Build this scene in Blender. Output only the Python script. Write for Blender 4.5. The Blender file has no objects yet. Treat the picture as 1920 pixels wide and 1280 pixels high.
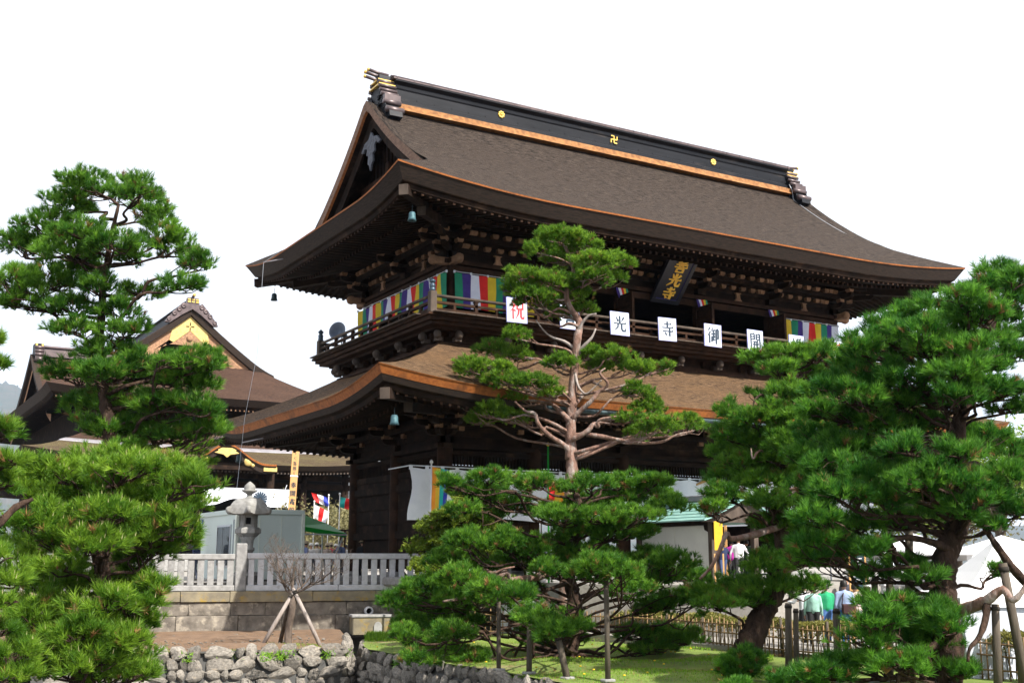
import bpy, bmesh, math, random
import numpy as np
from mathutils import Vector, Matrix

# ------------------------------------------------------------------ camera, sky, sun, exposure
scene = bpy.context.scene
R = math.radians
EYE = Vector((-29.37, -41.35, 0.65))          # the photographer, metres from the centre of the gate
HEAD = 1.0377                                 # heading of the view, radians from +X
FPX, HORIZON = 2166.06, 1056.27               # focal length and horizon in photo pixels
PITCH = math.atan((HORIZON - 640.0) / FPX)
cam_data = bpy.data.cameras.new('camera')
cam_data.sensor_width = 36.0
cam_data.lens = FPX / 1920.0 * 36.0
cam_data.clip_start, cam_data.clip_end = 0.5, 30000.0
cam = bpy.data.objects.new('camera', cam_data)
scene.collection.objects.link(cam)
cam.location = EYE
cam.rotation_euler = (R(90) + PITCH, 0.0, HEAD - R(90))
scene.camera = cam

SUN_EL, SUN_AZ = R(45), R(-76)                # sun direction: azimuth from +X, counter-clockwise
world = bpy.data.worlds.new('World'); scene.world = world
world.use_nodes = True
wn = world.node_tree; wn.nodes.clear()
w_out = wn.nodes.new('ShaderNodeOutputWorld'); w_bg = wn.nodes.new('ShaderNodeBackground')
sky = wn.nodes.new('ShaderNodeTexSky'); sky.sky_type = 'NISHITA'; sky.sun_disc = False
sky.sun_elevation = SUN_EL; sky.sun_rotation = R(90) - SUN_AZ
sky.air_density = 1.0; sky.dust_density = 3.0; sky.ozone_density = 1.0
veil = wn.nodes.new('ShaderNodeMix'); veil.data_type = 'RGBA'      # thin bright cloud veil over the whole sky
veil.inputs[0].default_value = 0.78
veil.inputs[7].default_value = (9.3, 9.2, 9.3, 1)
wn.links.new(sky.outputs[0], veil.inputs[6]); wn.links.new(veil.outputs[2], w_bg.inputs[0])
w_bg.inputs[1].default_value = 0.083
wn.links.new(w_bg.outputs[0], w_out.inputs[0])

sun_data = bpy.data.lights.new('sun', 'SUN'); sun_data.energy = 5.0; sun_data.angle = R(0.6)
sun_data.color = (1.0, 0.95, 0.87)
sun = bpy.data.objects.new('sun', sun_data); scene.collection.objects.link(sun)
sun_dir = Vector((math.cos(SUN_EL) * math.cos(SUN_AZ), math.cos(SUN_EL) * math.sin(SUN_AZ), math.sin(SUN_EL)))
sun.rotation_euler = sun_dir.to_track_quat('Z', 'Y').to_euler()
scene.view_settings.view_transform = 'Standard'; scene.view_settings.look = 'None'
scene.view_settings.exposure = 1.08; scene.view_settings.gamma = 1.0
scene.view_settings.use_curve_mapping = False
scene.render.engine = 'CYCLES'
scene.cycles.use_denoising = True
scene.cycles.max_bounces = 6; scene.cycles.transparent_max_bounces = 4
scene.cycles.sample_clamp_indirect = 6.0

rng = random.Random(7); nrng = np.random.default_rng(11)
C = scene.collection.objects

# ------------------------------------------------------------------ places
FWD = np.array([math.cos(HEAD), math.sin(HEAD)]); RGT = np.array([math.sin(HEAD), -math.cos(HEAD)])
def at(px, py, D):
    """the point D metres ahead of the photographer that the photo shows at (px, py)"""
    x = (px - 960.0) / FPX; y = (640.0 - py) / FPX
    f = math.cos(PITCH) - y * math.sin(PITCH); u = math.sin(PITCH) + y * math.cos(PITCH)
    k = D / f; v = (f * FWD + x * RGT) * k
    return Vector((EYE.x + v[0], EYE.y + v[1], EYE.z + u * k))
def lat(px, D, z):
    v = FWD * D + RGT * ((px - 960.0) / FPX) * D * (math.cos(PITCH) + (z - EYE.z) / D * math.sin(PITCH))
    return Vector((EYE.x + v[0], EYE.y + v[1], z))
def mpp(D): return D / FPX / math.cos(PITCH)

# ------------------------------------------------------------------ materials
def new_mat(name):
    m = bpy.data.materials.new(name); m.use_nodes = True
    nt = m.node_tree; nt.nodes.clear()
    o = nt.nodes.new('ShaderNodeOutputMaterial'); b = nt.nodes.new('ShaderNodeBsdfPrincipled')
    nt.links.new(b.outputs[0], o.inputs[0])
    return m, nt, b, o
def mixc(nt, f, a, b, mode='MIX'):
    n = nt.nodes.new('ShaderNodeMix'); n.data_type = 'RGBA'; n.blend_type = mode
    for i, s in ((0, f), (6, a), (7, b)):
        if isinstance(s, bpy.types.NodeSocket): nt.links.new(s, n.inputs[i])
        elif i == 0: n.inputs[0].default_value = s
        else: n.inputs[i].default_value = (*s, 1) if len(s) == 3 else s
    return n.outputs[2]
def ramp(nt, v, lo, hi):
    n = nt.nodes.new('ShaderNodeMapRange'); n.inputs[1].default_value = lo; n.inputs[2].default_value = hi
    nt.links.new(v, n.inputs[0]); return n.outputs[0]
def noise(nt, vec, scale, detail=4, rough=.55):
    n = nt.nodes.new('ShaderNodeTexNoise'); n.inputs['Scale'].default_value = scale
    n.inputs['Detail'].default_value = detail; n.inputs['Roughness'].default_value = rough
    nt.links.new(vec, n.inputs['Vector']); return n.outputs[0]
def coords(nt, kind='Object', stretch=(1, 1, 1), per_object=True):
    t = nt.nodes.new('ShaderNodeTexCoord'); v = t.outputs[kind]
    if kind == 'UV': per_object = False
    if per_object:
        oi = nt.nodes.new('ShaderNodeObjectInfo'); k = nt.nodes.new('ShaderNodeVectorMath'); k.operation = 'MULTIPLY_ADD'
        k.inputs[1].default_value = (0, 0, 0); nt.links.new(v, k.inputs[0])
        k.inputs[1].default_value = (1, 1, 1)
        cx = nt.nodes.new('ShaderNodeMath'); cx.operation = 'MULTIPLY'; cx.inputs[1].default_value = 53.0
        nt.links.new(oi.outputs['Random'], cx.inputs[0]); nt.links.new(cx.outputs[0], k.inputs[2]); v = k.outputs[0]
    m = nt.nodes.new('ShaderNodeMapping'); m.inputs['Scale'].default_value = stretch
    nt.links.new(v, m.inputs['Vector']); return m.outputs[0]
def mat(name, c1, c2=None, rough=.75, scale=3.0, stretch=(1, 1, 1), c3=None, spot=(.62, .75), spot_scale=1.2, bump=0.0, bscale=None,
        metal=0.0, vary=0.0, kind='Object', contrast=(.35, .65), spec=.35, per_object=True, bdist=.03):
    m, nt, b, o = new_mat(name); c2 = c2 or tuple(x * .75 for x in c1)
    v = coords(nt, kind, stretch, per_object)
    n1 = noise(nt, v, scale); col = mixc(nt, ramp(nt, n1, *contrast), c1, c2)
    if c3: col = mixc(nt, ramp(nt, noise(nt, v, spot_scale, 6, .65), *spot), col, c3)
    if vary:
        oi = nt.nodes.new('ShaderNodeObjectInfo'); mr = nt.nodes.new('ShaderNodeMapRange')
        mr.inputs[3].default_value = 1 - vary; mr.inputs[4].default_value = 1 + vary
        nt.links.new(oi.outputs['Random'], mr.inputs[0])
        hs = nt.nodes.new('ShaderNodeHueSaturation'); nt.links.new(mr.outputs[0], hs.inputs['Value']); nt.links.new(col, hs.inputs['Color']); col = hs.outputs[0]
    nt.links.new(col, b.inputs['Base Color'])
    b.inputs['Roughness'].default_value = rough; b.inputs['Metallic'].default_value = metal
    b.inputs['Specular IOR Level'].default_value = spec
    if bump:
        bp = nt.nodes.new('ShaderNodeBump'); bp.inputs['Strength'].default_value = bump; bp.inputs['Distance'].default_value = bdist
        nt.links.new(noise(nt, v, bscale or scale * 3, 5, .6), bp.inputs['Height']); nt.links.new(bp.outputs[0], b.inputs['Normal'])
    return m
def tint_mat(name, a, b_, rough=.55, trans=.35, spec=.3):
    """leaves and needles: colour between a and b by the attribute 'tint' of each tuft"""
    m, nt, b, o = new_mat(name)
    at_ = nt.nodes.new('ShaderNodeAttribute'); at_.attribute_name = 'tint'
    col = mixc(nt, at_.outputs['Fac'], a, b_)
    nt.links.new(col, b.inputs['Base Color']); b.inputs['Roughness'].default_value = rough
    b.inputs['Specular IOR Level'].default_value = spec
    tr = nt.nodes.new('ShaderNodeBsdfTranslucent'); nt.links.new(col, tr.inputs[0])
    mx = nt.nodes.new('ShaderNodeMixShader'); mx.inputs[0].default_value = trans
    nt.links.new(b.outputs[0], mx.inputs[1]); nt.links.new(tr.outputs[0], mx.inputs[2]); nt.links.new(mx.outputs[0], o.inputs[0])
    return m
def flat(name, c, rough=.7, metal=0.0, spec=.3): return mat(name, c, tuple(x * .9 for x in c), rough, 6.0, metal=metal, spec=spec)

M = {}
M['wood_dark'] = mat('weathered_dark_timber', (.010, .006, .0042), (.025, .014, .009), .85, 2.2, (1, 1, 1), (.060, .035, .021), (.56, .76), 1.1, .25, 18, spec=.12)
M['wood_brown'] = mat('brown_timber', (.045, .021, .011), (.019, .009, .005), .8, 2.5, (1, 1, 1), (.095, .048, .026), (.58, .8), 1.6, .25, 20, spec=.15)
M['wood_light'] = mat('sunlit_pale_timber', (.30, .17, .095), (.17, .092, .052), .8, 5, vary=.35, bump=.2)  # pale timber; on bracket blocks and noses the tone paints in sunlight
M['wood_grey'] = mat('silvered_timber', (.10, .075, .058), (.05, .036, .028), .85, 3, (1, 1, .4), bump=.3, vary=.1)
M['wood_fresh'] = mat('fresh_planed_cypress', (.58, .33, .13), (.48, .26, .10), .6, 3, (8, 8, .6))
M['black'] = flat('interior_shade_black', (.008, .007, .007), .9)  # near-black colour paints the shade of hollows and inner rooms
M['shingle'] = None; M['shingle_low'] = None
def shingle_mat(name, c1, c2, c3, lines=26.0):
    m, nt, b, o = new_mat(name)
    uv = nt.nodes.new('ShaderNodeTexCoord').outputs['UV']
    def mp(s):
        k = nt.nodes.new('ShaderNodeMapping'); k.inputs['Scale'].default_value = s; nt.links.new(uv, k.inputs['Vector']); return k.outputs[0]
    streak = noise(nt, mp((2.2, 11.0, 1)), 1.0, 5, .8)
    fine = noise(nt, mp((7, 38, 1)), 1.0, 3, .6)
    patch = noise(nt, mp((.22, .55, 1)), 1.0, 6, .65)
    col = mixc(nt, ramp(nt, streak, .42, .60), c1, c2)
    col = mixc(nt, ramp(nt, patch, .45, .75), col, mixc(nt, ramp(nt, streak, .35, .7), c3, c1))
    fm = nt.nodes.new('ShaderNodeMapRange'); fm.inputs[1].default_value = .3; fm.inputs[2].default_value = .7
    fm.inputs[3].default_value = .5; fm.inputs[4].default_value = 1.6; nt.links.new(fine, fm.inputs[0])
    hs = nt.nodes.new('ShaderNodeHueSaturation'); nt.links.new(fm.outputs[0], hs.inputs['Value']); nt.links.new(col, hs.inputs['Color'])
    nt.links.new(hs.outputs[0], b.inputs['Base Color']); b.inputs['Roughness'].default_value = .8; b.inputs['Specular IOR Level'].default_value = .15
    w = nt.nodes.new('ShaderNodeTexWave'); w.wave_type = 'BANDS'; w.bands_direction = 'Y'; w.wave_profile = 'SAW'
    w.inputs['Scale'].default_value = lines / 6.283; w.inputs['Distortion'].default_value = 2.0; w.inputs['Detail'].default_value = 2
    w.inputs['Detail Scale'].default_value = 4.0; nt.links.new(uv, w.inputs['Vector'])
    ad = nt.nodes.new('ShaderNodeMath'); ad.operation = 'ADD'; nt.links.new(w.outputs['Fac'], ad.inputs[0]); nt.links.new(fine, ad.inputs[1])
    bp = nt.nodes.new('ShaderNodeBump'); bp.inputs['Strength'].default_value = 1.0; bp.inputs['Distance'].default_value = .05
    nt.links.new(ad.outputs[0], bp.inputs['Height']); nt.links.new(bp.outputs[0], b.inputs['Normal'])
    return m
M['shingle'] = shingle_mat('bark_shingle', (.066, .049, .039), (.006, .0043, .0035), (.022, .0155, .0125))
M['shingle_low'] = shingle_mat('bark_shingle_lower', (.145, .088, .048), (.028, .016, .009), (.12, .064, .026))
M['shingle_hall'] = shingle_mat('bark_shingle_hall', (.080, .044, .030), (.032, .018, .013), (.085, .048, .033))
M['shingle_moss'] = shingle_mat('mossy_shingle', (.10, .073, .042), (.05, .034, .02), (.14, .125, .045))
M['edge_orange'] = mat('fresh_cut_shingle_edge', (.34, .11, .022), (.22, .065, .013), .7, 9, c3=(.09, .035, .012), spot=(.5, .7), spot_scale=1.3)
M['edge_brown'] = mat('layered_shingle_edge', (.034, .020, .013), (.013, .008, .0055), .85, 4, (1, 1, 9), bump=.4)
M['verge'] = mat('verge_shingle_edge', (.23, .135, .088), (.13, .075, .05), .8, 4, (1, 1, 3), bump=.2)
M['ridge_orange'] = mat('ridge_bark_course', (.30, .135, .042), (.15, .062, .02), .8, 5, c3=(.34, .19, .08), spot=(.55, .75), spot_scale=2, bump=.2)
M['ridge_metal'] = mat('dark_copper_sheet', (.005, .006, .009), (.011, .012, .016), .5, 1.5, (.4, 3, 3), (.05, .042, .038), (.6, .75), 1.0, metal=.1, spec=.2)
M['ridge_cap'] = mat('brown_copper_sheet', (.13, .095, .095), (.07, .052, .054), .4, 2, metal=.35, spec=.5)
M['gold'] = mat('gilt_metal', (.80, .56, .16), (.66, .42, .09), .38, 4, metal=.45)
M['gold_paint'] = mat('gold_leaf', (.95, .58, .08), (.85, .47, .06), .5, 4, metal=0)
M['verdigris'] = mat('verdigris_bronze', (.07, .16, .18), (.035, .08, .10), .6, 6, metal=.2)
M['bronze_dark'] = mat('dark_bronze', (.045, .075, .085), (.02, .035, .04), .5, 6, metal=.3)
M['post_cap'] = mat('bronze_cap', (.07, .11, .15), (.035, .055, .075), .45, 5, metal=.5)
M['gegyo'] = mat('faded_carving', (.12, .13, .155), (.055, .055, .065), .8, 6)
M['white_cloth'] = mat('white_cotton', (.74, .76, .82), (.68, .70, .77), .85, 2.5, bump=.15, bscale=6)
M['banner_white'] = mat('banner_white', (.72, .74, .84), (.64, .66, .78), .8, 3)
M['banner_red'] = mat('banner_red', (.72, .018, .014), (.6, .012, .01), .75, 3)
M['banner_yellow'] = mat('banner_yellow', (.70, .50, .025), (.60, .42, .02), .75, 3)
M['banner_green'] = mat('banner_green', (.012, .25, .13), (.01, .19, .10), .75, 3)
M['banner_purple'] = mat('banner_purple', (.055, .028, .22), (.042, .02, .17), .75, 3)
M['sign_white'] = flat('sign_white', (.58, .61, .70), .5)
M['sign_edge'] = flat('sign_edge_blue', (.45, .48, .85), .5)
M['ink'] = flat('ink_black', (.022, .04, .065), .6)
M['ink_red'] = flat('ink_red', (.72, .05, .055), .6)
M['lacquer'] = mat('black_lacquer', (.012, .013, .018), (.022, .022, .028), .35, 2, spec=.5)
M['lacquer_blue'] = flat('indigo_border', (.035, .03, .17), .5)
M['loud'] = mat('speaker_grey', (.20, .24, .31), (.15, .18, .24), .5, 4)
M['stone'] = mat('grey_granite', (.30, .295, .285), (.21, .205, .20), .9, 6, c3=(.13, .125, .115), spot=(.6, .75), spot_scale=2.2, bump=.3, bscale=30, vary=.12)
M['stone_pale'] = mat('pale_granite', (.52, .52, .54), (.43, .43, .44), .85, 6, c3=(.26, .25, .24), spot=(.63, .78), spot_scale=1.8, bump=.2, bscale=30, vary=.08)
M['stone_wall'] = mat('stained_wall_stone', (.20, .175, .145), (.095, .082, .068), .95, 3.0, c3=(.33, .29, .23), spot=(.52, .68), spot_scale=3.2, bump=.35, bscale=22, vary=.10)
M['stone_lichen'] = mat('lichen_stone', (.23, .195, .125), (.15, .13, .095), .95, 3.0, c3=(.28, .19, .045), spot=(.55, .68), spot_scale=2.5, bump=.3, bscale=25, vary=.15)
M['rock'] = mat('field_stone', (.25, .225, .195), (.11, .10, .085), .95, 5, c3=(.34, .27, .19), spot=(.58, .75), spot_scale=2.6, bump=.5, bscale=16, vary=.3)
M['lantern'] = mat('lantern_granite', (.27, .265, .25), (.17, .165, .155), .9, 5, c3=(.36, .35, .32), spot=(.6, .75), spot_scale=3, bump=.35, bscale=26)
M['dirt'] = mat('bare_earth', (.18, .115, .072), (.12, .075, .048), .95, 2.5, c3=(.24, .17, .115), spot=(.55, .75), spot_scale=5, bump=.5, bscale=14)
M['moss'] = mat('mossy_lawn_soil', (.15, .21, .035), (.10, .14, .03), .95, .9, c3=(.26, .19, .115), spot=(.56, .68), spot_scale=.55, bump=.5, bscale=10)
M['gravel'] = mat('pale_gravel', (.30, .28, .255), (.24, .225, .20), .95, 8, bump=.4, bscale=30)
M['mud'] = mat('dark_stream_bed', (.035, .032, .026), (.02, .02, .018), .5, 3, spec=.5)
M['bark'] = mat('pine_bark', (.075, .047, .034), (.03, .02, .016), .95, 7, (1, 1, .35), (.13, .09, .07), (.58, .75), 5, 1.0, 11, bdist=.09, spec=.1)
M['bark_red'] = mat('red_pine_bark', (.25, .15, .115), (.13, .078, .06), .95, 6, (1, 1, .4), (.30, .25, .225), (.5, .66), 4, 1.0, 11, bdist=.07, spec=.1)
M['bark_dead'] = mat('silver_dead_wood', (.34, .295, .27), (.22, .18, .16), .95, 8, (1, 1, .4), bump=.5)
M['bark_grey'] = mat('grey_bark', (.15, .115, .09), (.08, .06, .048), .95, 8, (1, 1, .5), bump=.5)
M['pole'] = mat('weathered_pole', (.11, .088, .066), (.06, .048, .036), .9, 4, (3, 3, .4), (.035, .035, .022), (.58, .75), 1.5, .3, 20)
M['pole_pale'] = mat('peeled_pole', (.36, .31, .28), (.25, .21, .185), .9, 4, (3, 3, .4), bump=.3)
M['bamboo'] = mat('aged_bamboo', (.24, .15, .065), (.13, .08, .038), .7, 4, (1, 1, 1), vary=.25)
M['tie'] = flat('black_twine', (.03, .025, .02), .9)
M['needle'] = tint_mat('pine_needles', (.034, .125, .011), (.215, .42, .036), trans=.48)
M['needle_young'] = tint_mat('young_pine_needles', (.060, .16, .011), (.29, .46, .038), trans=.48)
M['needle_deep'] = tint_mat('deep_pine_needles', (.026, .12, .012), (.175, .40, .036), trans=.48)
M['needle_dry'] = flat('dry_brown_needles', (.22, .12, .04), .8)
M['gold_pale'] = mat('pale_gilt', (.60, .45, .17), (.48, .34, .11), .45, 5, metal=.25)
M['needle_yellow'] = tint_mat('yellow_green_leaves', (.10, .17, .016), (.27, .33, .03))
M['candle'] = flat('pale_candle_buds', (.42, .40, .20), .7)
M['hedge'] = tint_mat('olive_hedge_leaves', (.10, .11, .022), (.27, .25, .06))
M['grass'] = tint_mat('spring_grass', (.08, .22, .012), (.25, .42, .025), trans=.35)
M['fresh_leaf'] = tint_mat('fresh_spring_leaves', (.12, .22, .03), (.28, .36, .06), trans=.4)
M['dull_leaf'] = tint_mat('dull_background_leaves', (.12, .12, .05), (.24, .21, .10), trans=.3)
M['blossom'] = tint_mat('white_blossom', (.62, .64, .68), (.82, .82, .85), trans=.3)
M['dandelion'] = flat('dandelion_yellow', (.75, .50, .02), .7)
M['hill'] = mat('wooded_hill', (.05, .055, .035), (.085, .07, .05), .95, .012, c3=(.04, .06, .04), spot=(.5, .65), spot_scale=.03, bump=.6, bscale=.06)
M['copper_green'] = mat('patinated_copper', (.25, .45, .40), (.20, .37, .34), .6, 3, (1, 1, 1), (.36, .52, .47), (.58, .72), 2, metal=.1)
M['plaster'] = mat('white_plaster', (.66, .66, .62), (.60, .60, .57), .85, 1.5)
M['panel'] = mat('prefab_panel', (.50, .57, .54), (.47, .54, .515), .55, 1.0)
M['panel_trim'] = flat('prefab_trim', (.62, .66, .58), .5)
M['glass'] = mat('window_glass', (.05, .06, .065), (.03, .035, .04), .08, 1, spec=.8)
M['alu'] = mat('aluminium', (.45, .47, .50), (.40, .42, .45), .35, 3, metal=.6)
M['tent_white'] = mat('tent_white', (.84, .84, .85), (.80, .80, .82), .6, 1.5)
M['tent_side'] = mat('tent_side_sheet', (.60, .63, .70), (.55, .58, .66), .6, 1.0)
M['tent_green'] = flat('tent_green', (.012, .36, .035), .5)
M['metal_strip'] = mat('grey_metal_flashing', (.33, .31, .33), (.26, .245, .26), .4, 2, metal=.3)
M['pole_white'] = flat('white_pole', (.7, .7, .7), .4)
M['red'] = flat('flag_red', (.70, .02, .02), .7); M['orange'] = flat('flag_orange', (.80, .28, .02), .7)
M['blue'] = flat('flag_blue', (.03, .05, .42), .7); M['teal'] = flat('flag_teal', (.02, .40, .36), .7)
M['yellow'] = flat('flag_yellow', (.70, .43, .03), .7); M['white'] = flat('flag_white', (.80, .80, .82), .7)
M['skin'] = mat('skin', (.48, .27, .18), (.42, .23, .15), .6, 5); M['hair'] = flat('black_hair', (.012, .010, .009), .5)
# ------------------------------------------------------------------ mesh building
class MB:
    def __init__(s): s.v, s.f, s.m, s.sm, s.uv, s.n = [], [], [], [], None, 0
    def add(s, verts, faces, mi=0, smooth=False):
        o = s.n; s.v.extend([tuple(p) for p in verts]); s.n += len(verts)
        for f in faces: s.f.append([i + o for i in f]); s.m.append(mi); s.sm.append(smooth)
        return o
    def box(s, c, d, rz=0.0, mi=0):
        x, y, z = d[0] / 2, d[1] / 2, d[2] / 2; ca, sa = math.cos(rz), math.sin(rz); V = []
        for dz in (-z, z):
            for dx, dy in ((-x, -y), (x, -y), (x, y), (-x, y)): V.append((c[0] + dx * ca - dy * sa, c[1] + dx * sa + dy * ca, c[2] + dz))
        s.add(V, [(3, 2, 1, 0), (4, 5, 6, 7), (0, 1, 5, 4), (1, 2, 6, 5), (2, 3, 7, 6), (3, 0, 4, 7)], mi)
    def cbox(s, c, d, ch=.02, rz=0.0, mi=0, jit=0.0, rnd=None):
        """box with chamfered edges"""
        ca, sa = math.cos(rz), math.sin(rz); idx = {}; V = []
        for sx in (-1, 1):
            for sy in (-1, 1):
                for sz in (-1, 1):
                    j = [(rnd.uniform(-jit, jit) if rnd else 0) for _ in range(3)]
                    for ax in range(3):
                        p = [sx * d[0] / 2, sy * d[1] / 2, sz * d[2] / 2]; q = [sx, sy, sz]
                        for k in range(3):
                            if k != ax: p[k] -= q[k] * ch
                        p = [p[k] + j[k] for k in range(3)]
                        idx[(sx, sy, sz, ax)] = len(V)
                        V.append((c[0] + p[0] * ca - p[1] * sa, c[1] + p[0] * sa + p[1] * ca, c[2] + p[2]))
        F = []
        for ax in range(3):
            o = [k for k in range(3) if k != ax]
            for sg in (-1, 1):
                q = []
                for a, b in ((-1, -1), (1, -1), (1, 1), (-1, 1)):
                    k = [0, 0, 0]; k[ax] = sg; k[o[0]] = a; k[o[1]] = b; q.append(idx[(*k, ax)])
                F.append(q if (sg > 0) == (ax != 1) else q[::-1])
        for ax in range(3):
            o = [k for k in range(3) if k != ax]
            for a in (-1, 1):
                for b in (-1, 1):
                    q = []
                    for t in (-1, 1):
                        k = [0, 0, 0]; k[ax] = t; k[o[0]] = a; k[o[1]] = b
                        q += [idx[(*k, o[0])], idx[(*k, o[1])]] if t < 0 else [idx[(*k, o[1])], idx[(*k, o[0])]]
                    F.append(q)
        for sx in (-1, 1):
            for sy in (-1, 1):
                for sz in (-1, 1): F.append([idx[(sx, sy, sz, a)] for a in range(3)])
        s.add(V, F, mi)
    def beam(s, p0, p1, w, h, mi=0, up=(0, 0, 1), w1=None, h1=None):
        p0, p1 = Vector(p0), Vector(p1); d = (p1 - p0).normalized(); u = Vector(up)
        r = d.cross(u)
        if r.length < 1e-5: r = d.cross(Vector((1, 0, 0)))
        r.normalize(); u = r.cross(d); V = []
        for p, a, b in ((p0, w / 2, h / 2), (p1, (w1 or w) / 2, (h1 or h) / 2)):
            for x, y in ((-1, -1), (1, -1), (1, 1), (-1, 1)): V.append(p + r * x * a + u * y * b)
        s.add(V, [(0, 1, 2, 3), (7, 6, 5, 4), (0, 4, 5, 1), (1, 5, 6, 2), (2, 6, 7, 3), (3, 7, 4, 0)], mi)
    def tube(s, pts, rad, n=8, mi=0, cap=True, smooth=True, flat_=1.0, jit=0.0, rnd=None):
        pts = [Vector(p) for p in pts]; k = len(pts)
        if not hasattr(rad, '__len__'): rad = [rad] * k
        V = []; F = []; ref = None
        for i, p in enumerate(pts):
            d = (pts[min(i + 1, k - 1)] - pts[max(i - 1, 0)])
            d = d.normalized() if d.length > 1e-9 else Vector((0, 0, 1))
            if ref is None: ref = Vector((0, 0, 1)) if abs(d.z) < .9 else Vector((1, 0, 0))
            a = d.cross(ref).normalized(); b = a.cross(d); ref = b if abs(b.dot(d)) < .9 else ref
            for j in range(n):
                t = 2 * math.pi * j / n; q = rad[i] * (1 + (rnd.uniform(-jit, jit) if rnd else 0))
                V.append(p + a * math.cos(t) * q + b * math.sin(t) * q * flat_)
        for i in range(k - 1):
            for j in range(n): F.append((i * n + j, i * n + (j + 1) % n, (i + 1) * n + (j + 1) % n, (i + 1) * n + j))
        if cap: F.append(tuple(range(n))[::-1]); F.append(tuple(range((k - 1) * n, k * n)))
        s.add(V, F, mi, smooth)
    def lathe(s, prof, n=16, o=(0, 0, 0), mi=0, smooth=True, axis=None):
        V = []; F = []; k = len(prof)
        ax = Vector(axis or (0, 0, 1)).normalized(); a = ax.orthogonal().normalized(); b = ax.cross(a); o = Vector(o)
        if axis is None: a, b = Vector((1, 0, 0)), Vector((0, 1, 0))
        for r, z in prof:
            for j in range(n):
                t = 2 * math.pi * (j + .5) / n; V.append(o + (a * math.cos(t) + b * math.sin(t)) * r + ax * z)
        for i in range(k - 1):
            for j in range(n): F.append((i * n + j, i * n + (j + 1) % n, (i + 1) * n + (j + 1) % n, (i + 1) * n + j))
        F.append(tuple(range(n))[::-1]); F.append(tuple(range((k - 1) * n, k * n)))
        s.add(V, F, mi, smooth)
    def prism(s, poly, o, u, v, thick, mi=0):
        """polygon (2D list) on the plane o + u*x + v*y, extruded by thick along u x v"""
        o, u, v = Vector(o), Vector(u), Vector(v); w = u.cross(v).normalized() * thick; n = len(poly)
        V = [o + u * x + v * y for x, y in poly]; V += [p + w for p in V]
        F = [tuple(range(n))[::-1], tuple(range(n, 2 * n))] + [(i, (i + 1) % n, n + (i + 1) % n, n + i) for i in range(n)]
        s.add(V, F, mi)
    def grid(s, P, mi=0, smooth=True, close=False, flip=False):
        a, b = len(P), len(P[0]); V = [p for row in P for p in row]; F = []
        for i in range(a - 1):
            for j in range(b if close else b - 1):
                j2 = (j + 1) % b; f = (i * b + j, i * b + j2, (i + 1) * b + j2, (i + 1) * b + j); F.append(f[::-1] if flip else f)
        s.add(V, F, mi, smooth)
    def mesh(s, name, mats):
        me = bpy.data.meshes.new(name); me.from_pydata(s.v, [], s.f)
        for k in (mats if isinstance(mats, (list, tuple)) else [mats]): me.materials.append(M[k] if isinstance(k, str) else k)
        me.polygons.foreach_set('material_index', s.m); me.polygons.foreach_set('use_smooth', s.sm)
        if s.uv is not None:
            ul = me.uv_layers.new(name='UVMap'); li = np.zeros(len(me.loops), dtype=np.int32); me.loops.foreach_get('vertex_index', li)
            ul.data.foreach_set('uv', np.asarray(s.uv, dtype=np.float32)[li].ravel())
        me.update(); return me
    def build(s, name, mats, parent=None, **tags): return put(name, s.mesh(name, mats), parent, **tags)
def put(name, me, parent=None, loc=None, rz=0.0, **tags):
    o = bpy.data.objects.new(name, me); C.link(o)
    if parent is not None: o.parent = parent
    if loc is not None: o.location = loc
    if rz: o.rotation_euler = (0, 0, rz)
    for k, v in tags.items(): o[k] = v
    return o
def thing(name, label, category, loc=(0, 0, 0), rz=0.0, group=None):
    o = put(name, None, None, loc, rz, label=label, category=category); o.empty_display_size = .3
    if group: o['group'] = group
    return o
def tri_mesh(name, V, mats, tint=None, mi=None, F=None):
    """fast mesh of loose triangles: V is (n,3,3)"""
    n = len(V); me = bpy.data.meshes.new(name)
    me.vertices.add(n * 3); me.vertices.foreach_set('co', np.ascontiguousarray(V, dtype=np.float32).ravel())
    me.loops.add(n * 3); me.loops.foreach_set('vertex_index', np.arange(n * 3, dtype=np.int32))
    me.polygons.add(n); me.polygons.foreach_set('loop_start', np.arange(0, n * 3, 3, dtype=np.int32))
    me.polygons.foreach_set('loop_total', np.full(n, 3, dtype=np.int32))
    for k in (mats if isinstance(mats, (list, tuple)) else [mats]): me.materials.append(M[k])
    if mi is not None: me.polygons.foreach_set('material_index', np.asarray(mi, dtype=np.int32))
    if tint is not None:
        a = me.attributes.new('tint', 'FLOAT', 'POINT'); a.data.foreach_set('value', np.repeat(np.asarray(tint, dtype=np.float32), 3))
    me.update(calc_edges=True); return me
def smooth_path(pts, n=4):
    """Catmull-Rom through pts (Vectors)"""
    P = [Vector(p) for p in pts]
    if len(P) < 3: return [P[0].lerp(P[-1], i / (n * 2)) for i in range(n * 2 + 1)]
    Q = [P[0] * 2 - P[1]] + P + [P[-1] * 2 - P[-2]]; out = []
    for i in range(1, len(Q) - 2):
        for k in range(n):
            t = k / n; a, b, c, d = Q[i - 1], Q[i], Q[i + 1], Q[i + 2]
            out.append(.5 * ((2 * b) + (c - a) * t + (2 * a - 5 * b + 4 * c - d) * t * t + (3 * b - a - 3 * c + d) * t ** 3))
    out.append(P[-1]); return out
def lerp(a, b, t): return a + (b - a) * t

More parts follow.
